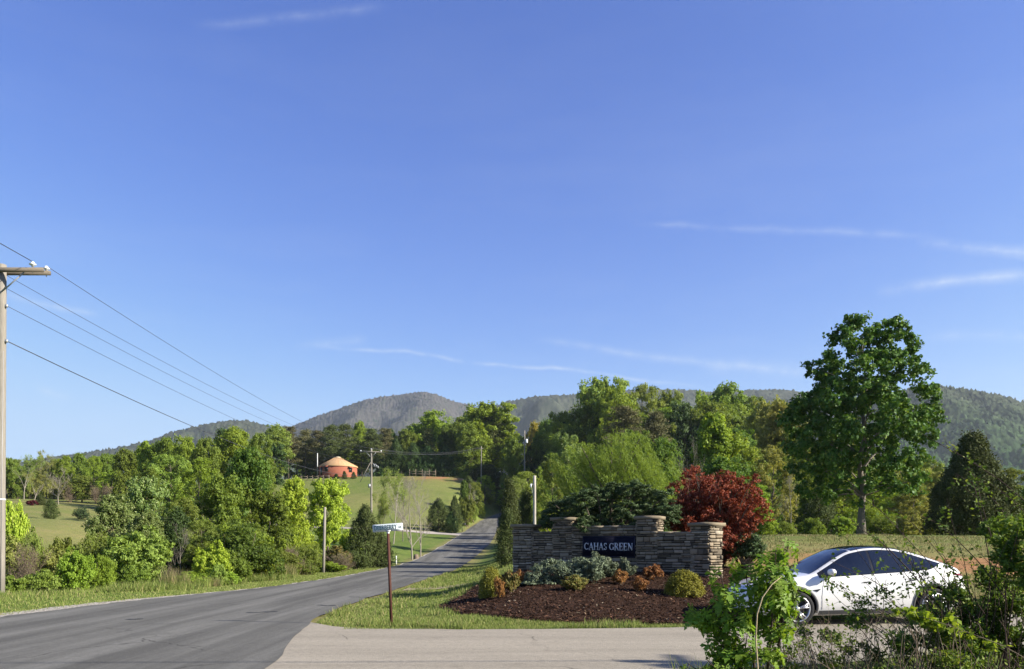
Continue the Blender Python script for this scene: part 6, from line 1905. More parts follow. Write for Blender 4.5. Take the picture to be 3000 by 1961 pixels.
for (a_deg, w_, zlo, zhi, nm) in ((-135, 0.62, 0.2, 2.0, 'door'), (-113, 0.9, 0.95, 2.0, 'window'), (-38, 0.9, 0.9, 1.9, 'window'), (-160, 0.5, 0.2, 2.0, 'window')):
    a = R(a_deg); d = Vector((math.cos(a), math.sin(a), 0)); ph = a + math.pi / 2
    mb = MB(); mb.box(d * (yr + 0.0) + Vector((0, 0, (zlo + zhi) / 2)), (w_, 0.16, zhi - zlo), Matrix.Rotation(ph, 3, 'Z')); w_o = mb.build(nm, DARK, yurt)
    mb = MB(); mb.box(d * (yr + 0.3) + Vector((0, 0, zhi + 0.18)), (w_ + 0.35, 0.7, 0.06), Matrix.Rotation(ph, 3, 'Z') @ Matrix.Rotation(R(32), 3, 'X')); mb.build('awning', TERRA, w_o)
mb = MB(); mb.tube([(-4.75, -0.6, 0), (-4.75, -0.6, 5.6)], 0.10, 8); mb.build('stove_pipe', plain('pale_pipe', (0.55, 0.55, 0.52), 0.4), yurt)
for i, (px, top, lab) in enumerate([(985, 1387, 'small fir in front of the round house, left one'), (1009, 1380, 'small fir in front of the middle of the round house'), (1036, 1382, 'small fir at the right side of the round house')]):
    tree(CEDAR, 0, px, top, 16, 183, 'cedar', lab, name='fir_tree')
FW = plain('fence_wood', (0.19, 0.155, 0.11), 0.9, 0.1, var=0.25)


def fence(label, P, h, rails):
    P = [np.array(p) for p in P]
    o0 = P[0]; z0 = tz(*o0)
    r = tag(link('rail_fence', None, None, (o0[0], o0[1], z0)), label, 'fence')
    loc = [np.array([p[0] - o0[0], p[1] - o0[1], tz(*p) - z0]) for p in P]
    for q in loc:
        mb = MB(); mb.tube([q + (0, 0, -0.3), q + (0, 0, h)], 0.09, 6); mb.build('post', FW, r)
    for a, c in zip(loc[:-1], loc[1:]):
        for rz in rails:
            mb = MB(); mb.tube([a + (0, -0.08, rz), c + (0, -0.08, rz)], 0.05, 5); mb.build('rail', FW, r)


fence('split rail fence in front of the round house', [(at(px, 181), 181) for px in (868, 884, 900, 916, 932, 948, 964)], 1.15, (0.45, 0.95))
fence('split rail fence with tall posts on the hill crest', [(at(px, 193), 193) for px in (1200, 1218, 1237, 1258, 1276)], 1.7, (0.6, 1.2))
mY = 132.0
mx = at(1354, mY)
mbx = tag(link('mailbox', None, None, (mx, mY, tz(mx, mY))), 'black mailbox on a post at the roadside by the driveway', 'mailbox')
BLK = plain('black_metal_box', (0.012, 0.012, 0.013), 0.5)
mb = MB(); mb.box((0, 0, 0.5), (0.12, 0.12, 1.1)); mb.box((0.2, 0, 0.95), (0.5, 0.1, 0.08)); mb.build('post', BLK, mbx)
mb = MB()
a = np.linspace(0, math.pi, 7)
pr = [(-0.15, 1.02)] + [(-0.15 * math.cos(t), 1.22 + 0.15 * math.sin(t)) for t in a] + [(0.15, 1.02)]
n_ = len(pr)
V = [(-0.05, y, z) for y, z in pr] + [(0.62, y, z) for y, z in pr]
mb.add(V, [(i, i + 1, n_ + i + 1, n_ + i) for i in range(n_ - 1)] + [(n_ - 1, 0, n_, 2 * n_ - 1)], [(0, i + 1, i) for i in range(1, n_ - 1)] + [(n_, n_ + i, n_ + i + 1) for i in range(1, n_ - 1)])
mb.build('box', BLK, mbx)
mkx = at(1161, 66); mk = MB(); mk.tube([(0, 0, -0.1), (0, 0, 0.75)], 0.045, 8)
o = mk.build('marker_post', plain('white_marker', (0.75, 0.76, 0.75), 0.4), None, True, (mkx, 66, tz(mkx, 66)))
tag(o, 'short white marker post on the lawn near the driveway', 'post')
sxm = at(1219, 75.5)
smb = MB(); smb.lathe([(0.0, 0.45), (0.2, 0.42), (0.24, 0.2), (0.3, -0.1)], (0, 0, 0), 10)
tag(smb.build('tree_stump', BARK['twig'], None, True, (sxm, 75.5, tz(sxm, 75.5))), 'brown stump between the two leafless lawn trees', 'stump')
# ------------------------------------------------------------------ the white car
b = M('white_car_paint')
p = b.n('ShaderNodeBsdfPrincipled')
p.inputs['Base Color'].default_value = (0.68, 0.67, 0.65, 1)
p.inputs['Roughness'].default_value = 0.35
p.inputs['Coat Weight'].default_value = 0.8
p.inputs['Coat Roughness'].default_value = 0.04
b.t.links.new(p.outputs[0], b.out.inputs[0])
PAINT = b.m
GLASS = plain('tinted_car_glass', (0.006, 0.008, 0.013), 0.03, 0.9, var=0.05)
TRIM = plain('gloss_black_trim', (0.010, 0.010, 0.011), 0.25, 0.5, var=0.05)
CLAD = plain('grey_wheel_cladding', (0.075, 0.075, 0.075), 0.6, 0.3, var=0.1)
TYRE = plain('tyre_rubber', (0.018, 0.018, 0.019), 0.8, 0.2, var=0.2)
RIM = plain('silver_alloy', (0.62, 0.62, 0.63), 0.28, 0.5, 0.85, var=0.05)
LAMPR = plain('red_lamp', (0.16, 0.010, 0.012), 0.15, 0.6, var=0.05)
LAMPW = plain('clear_lamp', (0.30, 0.32, 0.34), 0.08, 0.8, var=0.1)
ipx = lambda t: (np.array([q[0] for q in t])[::-1], np.array([q[1] for q in t])[::-1])


def prof(t):
    xs, zs = ipx(t)
    xx = np.linspace(-2.38, 2.38, 239)
    zz = _sm(np.interp(xx, xs, zs), 11)
    zz[0], zz[-1] = zs[0], zs[-1]
    return lambda x: np.interp(x, xx, zz)


ZT = prof([(2.38, .62), (2.33, .74), (2.2, .83), (1.9, .925), (1.5, 1.005), (1.15, 1.06), (1.02, 1.10), (0.75, 1.265), (0.45, 1.43), (0.15, 1.555), (-0.15, 1.612), (-0.45, 1.624), (-0.8, 1.60), (-1.15, 1.53), (-1.5, 1.415), (-1.8, 1.285), (-2.05, 1.175), (-2.2, 1.135), (-2.27, 1.06), (-2.33, .92), (-2.38, .72)])
ZS = prof([(2.38, .56), (2.3, .66), (2.1, .78), (1.8, .87), (1.4, .935), (1.0, .975), (0.7, .995), (0.0, 1.025), (-0.8, 1.06), (-1.4, 1.10), (-1.8, 1.12), (-2.05, 1.09), (-2.2, 1.03), (-2.3, .88), (-2.38, .66)])
WD = prof([(2.38, .44), (2.3, .63), (2.15, .77), (1.9, .885), (1.5, .945), (0.9, .96), (-0.8, .962), (-1.5, .955), (-1.9, .915), (-2.15, .85), (-2.3, .77), (-2.38, .66)])
ZB = prof([(2.38, .34), (2.1, .22), (1.0, .20), (-1.0, .20), (-2.0, .24), (-2.38, .40)])
FS = [0.02, 0.10, 0.24, 0.40, 0.56, 0.70, 0.82, 0.92, 1.0]


def side_w(f):
    return 0.905 + 0.095 * math.sin(math.pi * min(1.0, 0.12 + f * 0.78)) - 0.03 * max(0, f - 0.9) / 0.1 - 0.035 * max(0.0, 0.12 - f) / 0.12


def section(x):
    zt, zs, W, zb = float(ZT(x)), float(ZS(x)), float(WD(x)), float(ZB(x))
    h = zt - zs
    pts = [(0, zb), (0.6 * W, zb), (0.86 * W, zb + 0.004)]
    z0 = zb + 0.02
    for f in FS:
        pts.append((W * side_w(f), z0 + (zs - z0) * f))
    ws = pts[-1][0]
    kk = min(1, max(0, (h - 0.06) / 0.44))
    wr = ws - 0.07 * min(1, h / 0.08) - (ws - 0.07 - 0.585) * kk
    zr = zt - 0.35 * h * (1 - kk) - 0.075 * kk
    for f in (0.12, 0.3, 0.5, 0.7, 0.88, 1.0):
        pts.append((ws + (wr - ws) * f + 0.022 * kk * math.sin(math.pi * f), zs + (zr - zs) * f))
    for a in (22, 45, 68, 90):
        pts.append((wr * math.cos(R(a)) ** 0.85 if a < 90 else 0.0, zr + (zt - zr) * math.sin(R(a))))
    return np.array(pts), wr, zr, zs, zt


def surf_y(x, z):
    p_, *_ = section(x)
    s = p_[3:18]
    return float(np.interp(z, s[:, 1], s[:, 0]))


def crown_z(x, y):
    p_, wr, zr, zs, zt = section(x)
    s = p_[17:][::-1]
    return float(np.interp(abs(y), s[:, 0], s[:, 1]))


carX, carY = 6.93, 16.75
HEAD = R(186.5)
cz = tz(carX, carY)
car = tag(link('parked_car', None, None, (carX, carY, cz + 0.034)), 'white crossover car with dark tinted windows standing on the side road behind brush', 'car')
car.rotation_euler = Euler((0, R(1.0), HEAD), 'XYZ')
car.scale = (0.99, 0.99, 0.965)
xs = np.concatenate([np.linspace(-2.38, -1.95, 16), np.linspace(-1.9, 1.9, 78), np.linspace(1.95, 2.38, 16)])
secs = [section(x)[0] for x in xs]
m_ = len(secs[0])
V = []
for x, s in zip(xs, secs):
    full = [(x, y, z) for y, z in s] + [(x, -y, z) for y, z in s[-2:0:-1]]
    V += full
k_ = 2 * m_ - 2
Qs = [(i * k_ + j, i * k_ + (j + 1) % k_, (i + 1) * k_ + (j + 1) % k_, (i + 1) * k_ + j) for i in range(len(xs) - 1) for j in range(k_)]
nV = len(V)
V.append((xs[0] - 0.015, 0, 0.58)); V.append((xs[-1] + 0.02, 0, 0.50))
Ts = [((j + 1) % k_, j, nV) for j in range(k_)] + [((len(xs) - 1) * k_ + j, (len(xs) - 1) * k_ + (j + 1) % k_, nV + 1) for j in range(k_)]
bm_ = np_mesh('body', V, [np.array(Qs), np.array(Ts)], [PAINT, TRIM], True)
body = link('body', bm_)
WX = (1.44, -1.46)
cuts = []
for wx in WX:
    for sy in (1, -1):
        mb = MB(); mb.lathe([(0, 0), (0.405, 0), (0.405, 0.42), (0, 0.42)], (0, 0, 0), 40, 'Y')
        me = mb.mesh('cut', [TRIM, TRIM]); me.polygons.foreach_set('material_index', np.ones(len(me.polygons), np.int32))
        bmx = bmesh.new(); bmx.from_mesh(me); bmesh.ops.remove_doubles(bmx, verts=bmx.verts, dist=1e-5); bmesh.ops.recalc_face_normals(bmx, faces=bmx.faces); bmx.to_mesh(me); bmx.free()
        co = link('cut', me, None, (wx, 0.66 if sy > 0 else -1.08, 0.375))
        cuts.append(co)
        md = body.modifiers.new('arch', 'BOOLEAN'); md.operation = 'DIFFERENCE'; md.object = co; md.solver = 'EXACT'
bmx = bmesh.new(); bmx.from_mesh(bm_); bmesh.ops.remove_doubles(bmx, verts=bmx.verts, dist=1e-5); bmesh.ops.recalc_face_normals(bmx, faces=bmx.faces); bmx.to_mesh(bm_); bmx.free()
dg = bpy.context.evaluated_depsgraph_get()
newm = bpy.data.meshes.new_from_object(body.evaluated_get(dg))
body.modifiers.clear(); body.data = newm
for c in cuts: bpy.data.objects.remove(c)
try:
    newm.set_sharp_from_angle(angle=R(38))
except Exception:
    pass
body.parent = car


def patch(name, x0, x1, zlo, zhi, mat, off, sy, nx=40, nz=10, parent=car):
    V = []; xsn = np.linspace(x0, x1, nx)
    for x in xsn:
        a, c = zlo(x), zhi(x)
        c = max(c, a + 0.002)
        for z in np.linspace(a, c, nz):
            V.append((x, sy * (surf_y(x, z) + off), z))
    Qs = [(i * nz + j, i * nz + j + 1, (i + 1) * nz + j + 1, (i + 1) * nz + j) for i in range(nx - 1) for j in range(nz - 1)]
    return link(name, np_mesh(name, V, [np.array(Qs)], [mat], True), parent)


def zlow(x): return float(ZS(x)) + 0.012 + 0.16 * float(smooth(-1.42, -1.86, x) if False else np.clip((-1.42 - x) / 0.44, 0, 1) ** 1.3)
def zhigh(x):
    _, wr, zr, zs, zt = section(x)
    return zr - 0.022


for sy in (1, -1):
    patch('window_trim', 0.93, -1.86, lambda x: zlow(x) - 0.012, lambda x: zhigh(x) + 0.012, TRIM, 0.002, sy, 70)
    patch('side_window', 0.80, -0.20, zlow, zhigh, GLASS, 0.007, sy)
    patch('side_window', -0.255, -1.30, zlow, zhigh, GLASS, 0.007, sy)
    patch('quarter_window', -1.335, -1.82, zlow, zhigh, GLASS, 0.007, sy, 24)


def top_patch(name, x0, x1, frac, mat, off, nx=30, ny=17):
    V = []
    for x in np.linspace(x0, x1, nx):
        _, wr, zr, zs, zt = section(x)
        for f in np.linspace(-1, 1, ny):
            y = f * wr * frac
            V.append((x, y, crown_z(x, y) + off))
    Qs = [(i * ny + j, i * ny + j + 1, (i + 1) * ny + j + 1, (i + 1) * ny + j) for i in range(nx - 1) for j in range(ny - 1)]
    return link(name, np_mesh(name, V, [np.array(Qs)], [mat], True), car)


top_patch('windscreen', 1.06, 0.12, 0.93, GLASS, 0.006)
top_patch('glass_roof', 0.08, -1.0, 0.95, GLASS, 0.006)
top_patch('rear_window', -1.04, -1.98, 0.92, GLASS, 0.006)
for sy in (1, -1):
    # lower sill cladding
    patch('sill', 0.98, -1.0, lambda x: float(ZB(x)) + 0.025, lambda x: float(ZB(x)) + 0.115, CLAD, 0.004, sy, 30, 4)
    for wx in WX:
        V = []; na = 36
        aa = np.linspace(R(-14), R(194), na)
        for a in aa:
            for r_, o in ((0.398, 0.004), (0.41, 0.016), (0.445, 0.014), (0.452, 0.002)):
                x = wx + r_ * math.cos(a); z = max(0.24, 0.375 + r_ * math.sin(a))
                V.append((x, sy * (surf_y(x, z) + o), z))
        Qs = [(i * 4 + j, i * 4 + j + 1, i * 4 + j + 5, i * 4 + j + 4) for i in range(na - 1) for j in range(3)]
        link('arch_trim', np_mesh('arch_trim', V, [np.array(Qs)], [CLAD], True), car)
    # shut lines
    for line in ([(0.92, 0.34), (0.93, 0.6), (0.90, 0.80), (0.84, 0.985)], [(-0.22, 0.32), (-0.225, 0.6), (-0.225, 1.03)], [(-0.98, 0.34), (-1.02, 0.55), (-1.14, 0.78), (-1.30, 0.95), (-1.34, 1.09)]):
        P = []
        for (xa, za), (xb, zb_) in zip(line[:-1], line[1:]):
            for t in np.linspace(0, 1, 6, endpoint=False):
                x, z = xa + (xb - xa) * t, za + (zb_ - za) * t
                P.append((x, sy * (surf_y(x, z) + 0.0005), z))
        mb = MB(); mb.tube(P, 0.0045, 4, False); mb.build('door_seam', TRIM, car)
    for xh in (-0.02, -1.02):
        z = 0.875 + 0.018 * (xh < -0.5)
        P = [(xh + dx, sy * (surf_y(xh + dx, z) + 0.004), z + 0.012 * (-dx / 0.1)) for dx in np.linspace(-0.11, 0.11, 6)]
        mb = MB(); mb.tube(P, [0.006, 0.012, 0.012, 0.012, 0.012, 0.008][0:6] if False else np.array([0.005, 0.011, 0.012, 0.011, 0.009, 0.004]), 6); mb.build('door_handle', TRIM, car)
    # fender camera badge
    P = [(1.12, 0.74), (0.94, 0.765), (1.02, 0.70)]
    V = [(x, sy * (surf_y(x, z) + 0.008), z) for x, z in P]
    link('fender_badge', np_mesh('fender_badge', V, [np.array([(0, 1, 2)])], [TRIM]), car)
    # mirror
    mir = link('mirror', None, car, (0.74, sy * 1.01, 1.045))
    mb = MB()
    mb.lathe([(0.0, -0.12), (0.05, -0.115), (0.082, -0.07), (0.09, 0.0), (0.085, 0.06), (0.06, 0.085), (0, 0.09)], (0, 0, 0), 16, 'Y')
    Vm = np.concatenate(mb.V); Vm[:, 0] *= 0.75; Vm[:, 2] *= 0.78; Vm[:, 2] += 0.055; mb.V = [Vm]
    mb.build('housing', PAINT, mir, True)
    mb = MB(); mb.box((0.01, -sy * 0.06, -0.022), (0.09, 0.20, 0.025)); mb.build('mirror_arm', TRIM, mir)
    # lamps
    V = []
    for x in np.linspace(2.27, 1.93, 12):
        zc = float(ZS(x)) - 0.045
        for dz in (-0.04, 0.0, 0.035):
            V.append((x, sy * (surf_y(x, zc + dz) + 0.005), zc + dz))
    link('headlight', np_mesh('headlight', V, [np.array([(i * 3 + j, i * 3 + j + 1, i * 3 + j + 4, i * 3 + j + 3) for i in range(11) for j in range(2)])], [LAMPW], True), car)
    V = []
    for x in np.linspace(-2.36, -1.98, 14):
        zc = 0.985 + 0.04 * (x + 2.36)
        for dz in (-0.055, 0.0, 0.05):
            V.append((x, sy * (surf_y(x, min(zc + dz, float(ZS(x)) - 0.01)) + 0.006), min(zc + dz * (0.3 + 0.7 * (-1.98 - x) / 0.38), float(ZS(x)) - 0.01)))
    link('tail_light', np_mesh('tail_light', V, [np.array([(i * 3 + j, i * 3 + j + 1, i * 3 + j + 4, i * 3 + j + 3) for i in range(13) for j in range(2)])], [LAMPR], True), car)
    for wx in WX:
        wh_ = link('wheel', None, car, (wx, sy * 0.845, 0.362))
        mb = MB(); mb.lathe([(0.245, -0.11), (0.32, -0.12), (0.352, -0.10), (0.362, -0.06), (0.363, 0.0), (0.362, 0.06), (0.352, 0.10), (0.32, 0.12), (0.245, 0.11), (0.245, -0.11)], (0, 0, 0), 40, 'Y'); mb.build('tyre', TYRE, wh_, True)
        mb = MB()
        mb.lathe([(0.262, 0.112), (0.268, 0.118), (0.250, 0.121), (0.238, 0.10), (0.232, 0.03), (0.232, -0.1)] if sy > 0 else [(0.262, -0.112), (0.268, -0.118), (0.250, -0.121), (0.238, -0.10), (0.232, -0.03), (0.232, 0.1)], (0, 0, 0), 40, 'Y')
        for q in range(5):
            a0 = q * 2 * math.pi / 5 + 0.35
            for da, wdt in ((-0.17, 0.030), (0.17, 0.030), (0.0, 0.016)):
                a1 = a0 + da
                p0 = np.array([0.05 * math.cos(a0), sy * 0.075, 0.05 * math.sin(a0)]); p1_ = np.array([0.245 * math.cos(a1), sy * 0.105, 0.245 * math.sin(a1)])
                mb.tube([p0, (p0 + p1_) / 2 + np.array([0, sy * 0.006, 0]), p1_], [wdt * 0.75, wdt * 0.55, wdt * 0.6], 5)
        mb.lathe([(0, sy * 0.10), (0.045, sy * 0.10), (0.06, sy * 0.08), (0.06, sy * 0.04)], (0, 0, 0), 16, 'Y')
        mb.build('rim', RIM, wh_, True)
        mb = MB(); mb.lathe([(0, sy * 0.02), (0.23, sy * 0.02)], (0, 0, 0), 24, 'Y'); mb.lathe([(0.0, sy * 0.045), (0.15, sy * 0.045), (0.15, sy * 0.025)], (0, 0, 0), 24, 'Y'); mb.build('brake_disc', plain('dark_brake', (0.05, 0.05, 0.05), 0.5), wh_)

# ------------------------------------------------------------------ maple sapling in the foreground
SY = 6.4
pz = lambda px, py, Y=SY: np.array([at(px, Y), Y, zpix(py, Y)])


def lobed_leaf(seed):
    """a deeply cut five-lobed leaf, 1 unit long, base at the origin, tip along +Y, slightly folded"""
    rg = np.random.default_rng(seed)
    half = [(0.03, 0.0), (0.20, -0.02), (0.34, 0.02), (0.22, 0.12), (0.17, 0.20), (0.40, 0.30), (0.52, 0.48), (0.44, 0.47), (0.40, 0.56), (0.28, 0.46), (0.15, 0.42), (0.16, 0.56), (0.24, 0.70), (0.14, 0.71), (0.10, 0.84), (0.0, 1.03)]
    half = [(x * (1 + rg.normal(0, 0.06)) * 1.12, y * (1 + rg.normal(0, 0.03))) for x, y in half]
    fold = rg.uniform(0.10, 0.35); cup = rg.uniform(0.15, 0.45)
    spine = [(0, y, -cup * y * y * 0.5) for y in np.linspace(0, 1.0, 6)]
    V = list(spine)
    T = []
    for s in (1, -1):
        idx = []
        for x, y in half:
            V.append((s * x, y, -cup * max(0, y) ** 2 * 0.5 + fold * x - 0.3 * x * x)); idx.append(len(V) - 1)
        for a, c in zip(idx[:-1], idx[1:]):
            ym = (V[a][1] + V[c][1]) / 2
            sp = int(np.clip(round(ym * 4.2), 0, 5))
            T.append((a, c, sp) if s > 0 else (c, a, sp))
        for sp in range(5):
            # stitch the spine to the nearest outline point
            ys_ = (V[sp][1] + V[sp + 1][1]) / 2
            near = min(idx, key=lambda q: abs(V[q][1] - ys_) + abs(V[q][0]) * 0.6)
            T.append((sp, near, sp + 1) if s > 0 else (sp + 1, near, sp))
    return np_mesh('leaf', V, [np.array(T)], [LEAF['maple']], False)


LM = [lobed_leaf(i) for i in range(6)]
mb_leafmats = [LEAF['maple']]
base = np.array([at(2225, SY + 0.1), SY + 0.1, 0.0]); base[2] = tz(base[0], base[1])
sap = tag(link('maple_sapling', None, None, tuple(base)), 'young maple sapling with drooping light green lobed leaves in front of the car', 'sapling')
rgm = np.random.default_rng(131)
CL = [  # stem tip px, py, spread px, drop px, leaves, dy
    (2105, 1665, 40, 75, 20, 0.0), (2315, 1580, 30, 75, 20, 0.05), (2268, 1612, 38, 80, 20, -0.05), (2200, 1640, 44, 70, 20, 0.15), (2245, 1690, 50, 75, 22, -0.1), (2305, 1665, 38, 70, 15, 0.2), (2285, 1735, 46, 70, 18, 0.1), (2340, 1722, 22, 45, 8, 0.0),
    (2025, 1788, 46, 80, 20, 0.1), (2080, 1800, 38, 80, 14, 0.35), (2150, 1792, 50, 85, 24, -0.1), (2215, 1745, 40, 70, 14, 0.15), (2235, 1800, 42, 70, 16, 0.2), (2190, 1850, 46, 70, 18, 0.0), (2285, 1820, 36, 80, 16, 0.0), (2110, 1870, 44, 75, 18, 0.05),
    (2160, 1905, 46, 70, 16, 0.15), (2060, 1925, 46, 50, 16, -0.1), (2240, 1890, 40, 80, 14, -0.1), (2105, 1945, 50, 60, 14, 0.1), (2015, 1945, 34, 40, 8, 0.0), (2180, 1950, 50, 60, 14, 0.0)]
mb = MB()
trunks = []
for i in range(4):
    e = pz([2150, 2215, 2262, 2300][i], [1860, 1800, 1820, 1850][i]) + np.array([0, 0.1 * (i % 2), 0])
    P = curve_pts(rgm, base + rgm.normal(0, 0.03, 3) * (1, 1, 0) - (0, 0, 0.05), e, 0.03, 7)
    trunks.append(P); mb.tube(P - base, np.linspace(0.014, 0.008, 7), 6, False)
leaves_n = 0
LV, LT, lo_ = [], [], 0
for (px, py, sp, dr, nl, dy) in CL:
    tip = pz(px, py) + np.array([0, dy, 0])
    P0 = min((tr[k2] for tr in trunks for k2 in range(3, 7)), key=lambda q: np.linalg.norm((q - tip)[:2]) * 1.3 + abs(q[2] + 0.25 - tip[2]))
    st_ = curve_pts(rgm, P0, tip, 0.05, 7, -0.05)
    mb.tube(st_ - base, np.linspace(0.0075, 0.003, 7), 5, False)
    sps, drs = sp * SY / F_PX, dr * SY / F_PX
    for q in range(int(nl * 1.5)):
        f = rgm.random() ** 0.7
        node = np.array([np.interp(1 - f * 0.55, np.linspace(0, 1, 7), st_[:, j]) for j in range(3)])
        a = rgm.uniform(0, 6.283)
        pet = np.array([math.cos(a), math.sin(a), rgm.uniform(0.0, 0.5)]) * rgm.uniform(0.25, 0.75) * sps
        lb = node + pet
        mb.tube([node - base, (node + lb) / 2 + (0, 0, 0.012) - base, lb - base], 0.0014, 3, False)
        size = rgm.uniform(0.080, 0.142) * (0.75 + 0.35 * (nl > 12))
        down = rgm.uniform(0.7, 2.2)
        d = Vector((math.cos(a) + rgm.normal(0, 0.35), math.sin(a) + rgm.normal(0, 0.35), -down)).normalized()
        nrm_ = Vector((math.cos(a), math.sin(a), 0.55)) + Vector(rgm.normal(0, 0.4, 3))
        nrm_ = (nrm_ - d * nrm_.dot(d)).normalized()
        sd = d.cross(nrm_)
        mt = Matrix(((sd.x * size, d.x * size, nrm_.x * size, lb[0] - base[0]), (sd.y * size, d.y * size, nrm_.y * size, lb[1] - base[1]), (sd.z * size, d.z * size, nrm_.z * size, lb[2] - base[2]), (0, 0, 0, 1)))
        if q % 3 != 2 and leaves_n < 300:
            o = link('leaf', LM[leaves_n % 6], sap); o.matrix_basis = mt
            leaves_n += 1
        else:
            me_ = LM[int(rgm.integers(6))]
            v_ = np.empty(len(me_.vertices) * 3, np.float32); me_.vertices.foreach_get('co', v_)
            LV.append(v_.reshape(-1, 3) @ np.array(mt)[:3, :3].T + np.array(mt)[:3, 3])
            t_ = np.empty(len(me_.polygons) * 3, np.int32); me_.polygons.foreach_get('vertices', t_)
            LT.append(t_.reshape(-1, 3) + lo_); lo_ += len(me_.vertices)
mb.build('stem', BARK['darktwig'], sap, True)
tag(link('more_leaves', np_mesh('more_leaves', np.concatenate(LV), [np.concatenate(LT)], [LEAF['maple']]), sap), kind='stuff')
vb = pz(2222, 2080, 6.1); vb[2] = tz(vb[0], vb[1])
P = np.array([vb - (0, 0, 0.05), pz(2220, 1961, 6.10), pz(2214, 1870, 6.10), pz(2218, 1800, 6.10), pz(2234, 1750, 6.12), pz(2262, 1712, 6.15), pz(2290, 1690, 6.20)])
mb = MB(); mb.tube(P - vb, [0.007, 0.0065, 0.006, 0.0055, 0.005, 0.004, 0.002], 6)
tag(mb.build('dry_stalk', BARK['straw'], None, True, tuple(vb)), 'single pale arching dry stalk in front of the maple sapling', 'stalk')


# ------------------------------------------------------------------ wild brush in the right foreground
def brush(name, label, base_px, Y, blobs, n, L, W, canes, leafm, woodm, sub, seed, cane_leaves=14, depth=0.45, fine=0, leafL2=None, crown='foliage'):
    rg = np.random.default_rng(seed)
    x0 = at(base_px, Y); z0 = tz(x0, Y); o = np.array([x0, Y, z0])
    k = Y / F_PX
    bl = [(at(px, Y) - x0, rg.uniform(-1, 1) * depth, zpix(py, Y) - z0, r * k) for (px, py, r) in blobs]
    C, O = blob_leaves(rg, bl, n, sub, 0.5)
    C = C[C[:, 2] > 0.02]; O = unit(rg.normal(0, 1, C.shape) + np.array([0.2, 0, 0.5]))
    Vs = [leaf_quads(rg, C, O, L, W, 0.5, 0.5, 0.9)[0]]
    mb = MB()
    for b_ in bl:
        for _ in range(3):
            e = np.array(b_[:3]) + rg.normal(0, 1, 3) * b_[3] * 0.7
            st0 = (e[0] * 0.35 + rg.normal(0, 0.25), rg.normal(0, depth * 0.5), -0.05)
            mb.tube(curve_pts(rg, st0, e, 0.10, 7, 0.05), np.linspace(0.008, 0.0025, 7), 4, False)
    for (pts, r) in canes:
        dy = rg.uniform(-0.4, 0.4)
        P = np.array([(at(px, Y) - x0, dy + 0.05 * i, zpix(py, Y) - z0) for i, (px, py) in enumerate(pts)])
        # round the cane off with finer steps
        t = np.linspace(0, len(P) - 1, 5 * len(P)); P = np.stack([np.interp(t, np.arange(len(P)), P[:, j]) for j in range(3)], -1)
        for j in range(3): P[:, j] = _sm(P[:, j], 5)
        mb.tube(P, np.linspace(r, r * 0.3, len(P)), 5, False)
        for q in range(max(2, int(len(P) * 0.5))):
            i0 = rg.integers(1, len(P) - 1)
            dd = unit(P[i0 + 1] - P[i0 - 1] if i0 + 1 < len(P) else P[i0] - P[i0 - 1])
            e = P[i0] + unit(dd + rg.normal(0, 0.8, 3)) * rg.uniform(0.05, 0.22)
            mb.tube([P[i0], (P[i0] + e) / 2 + rg.normal(0, 0.006, 3), e], [r * 0.35, r * 0.28, 0.0008], 3, False)
            if cane_leaves:
                m = rg.integers(1, cane_leaves)
                cc = P[i0] + (e - P[i0]) * rg.random((m, 1)) + rg.normal(0, 0.018, (m, 3))
                Vs.append(leaf_quads(rg, cc, unit(rg.normal(0, 1, (m, 3)) + np.array([0, 0, 0.6])), leafL2 or L, (leafL2 or L) * 0.55, 0.5, 0.5, 0.9)[0])
    for _ in range(fine):
        b_ = bl[rg.integers(len(bl))]
        s0 = np.array(b_[:3]) * np.array([1, 1, 0.2]) + rg.normal(0, 0.12, 3) * np.array([1.5, 1, 0.3])
        e = s0 + np.array([rg.normal(-0.05, 0.30), rg.normal(0, 0.25), rg.uniform(0.12, 0.65) * max(0.4, b_[2] * 1.3)])
        s0[2] = max(s0[2], -0.02)
        mb.tube(curve_pts(rg, s0, e, 0.14, 5, 0.1), np.linspace(0.0034, 0.0012, 5), 3, False)
    r = tag(link(name, None, None, tuple(o)), label, 'shrub')
    mb.build('canes', BARK[woodm], r, True)
    Vv = np.concatenate(Vs)
    link(crown, leaf_mesh(crown, Vv, np.arange(len(Vv)).reshape(-1, 4), LEAF[leafm]), r)
    return r


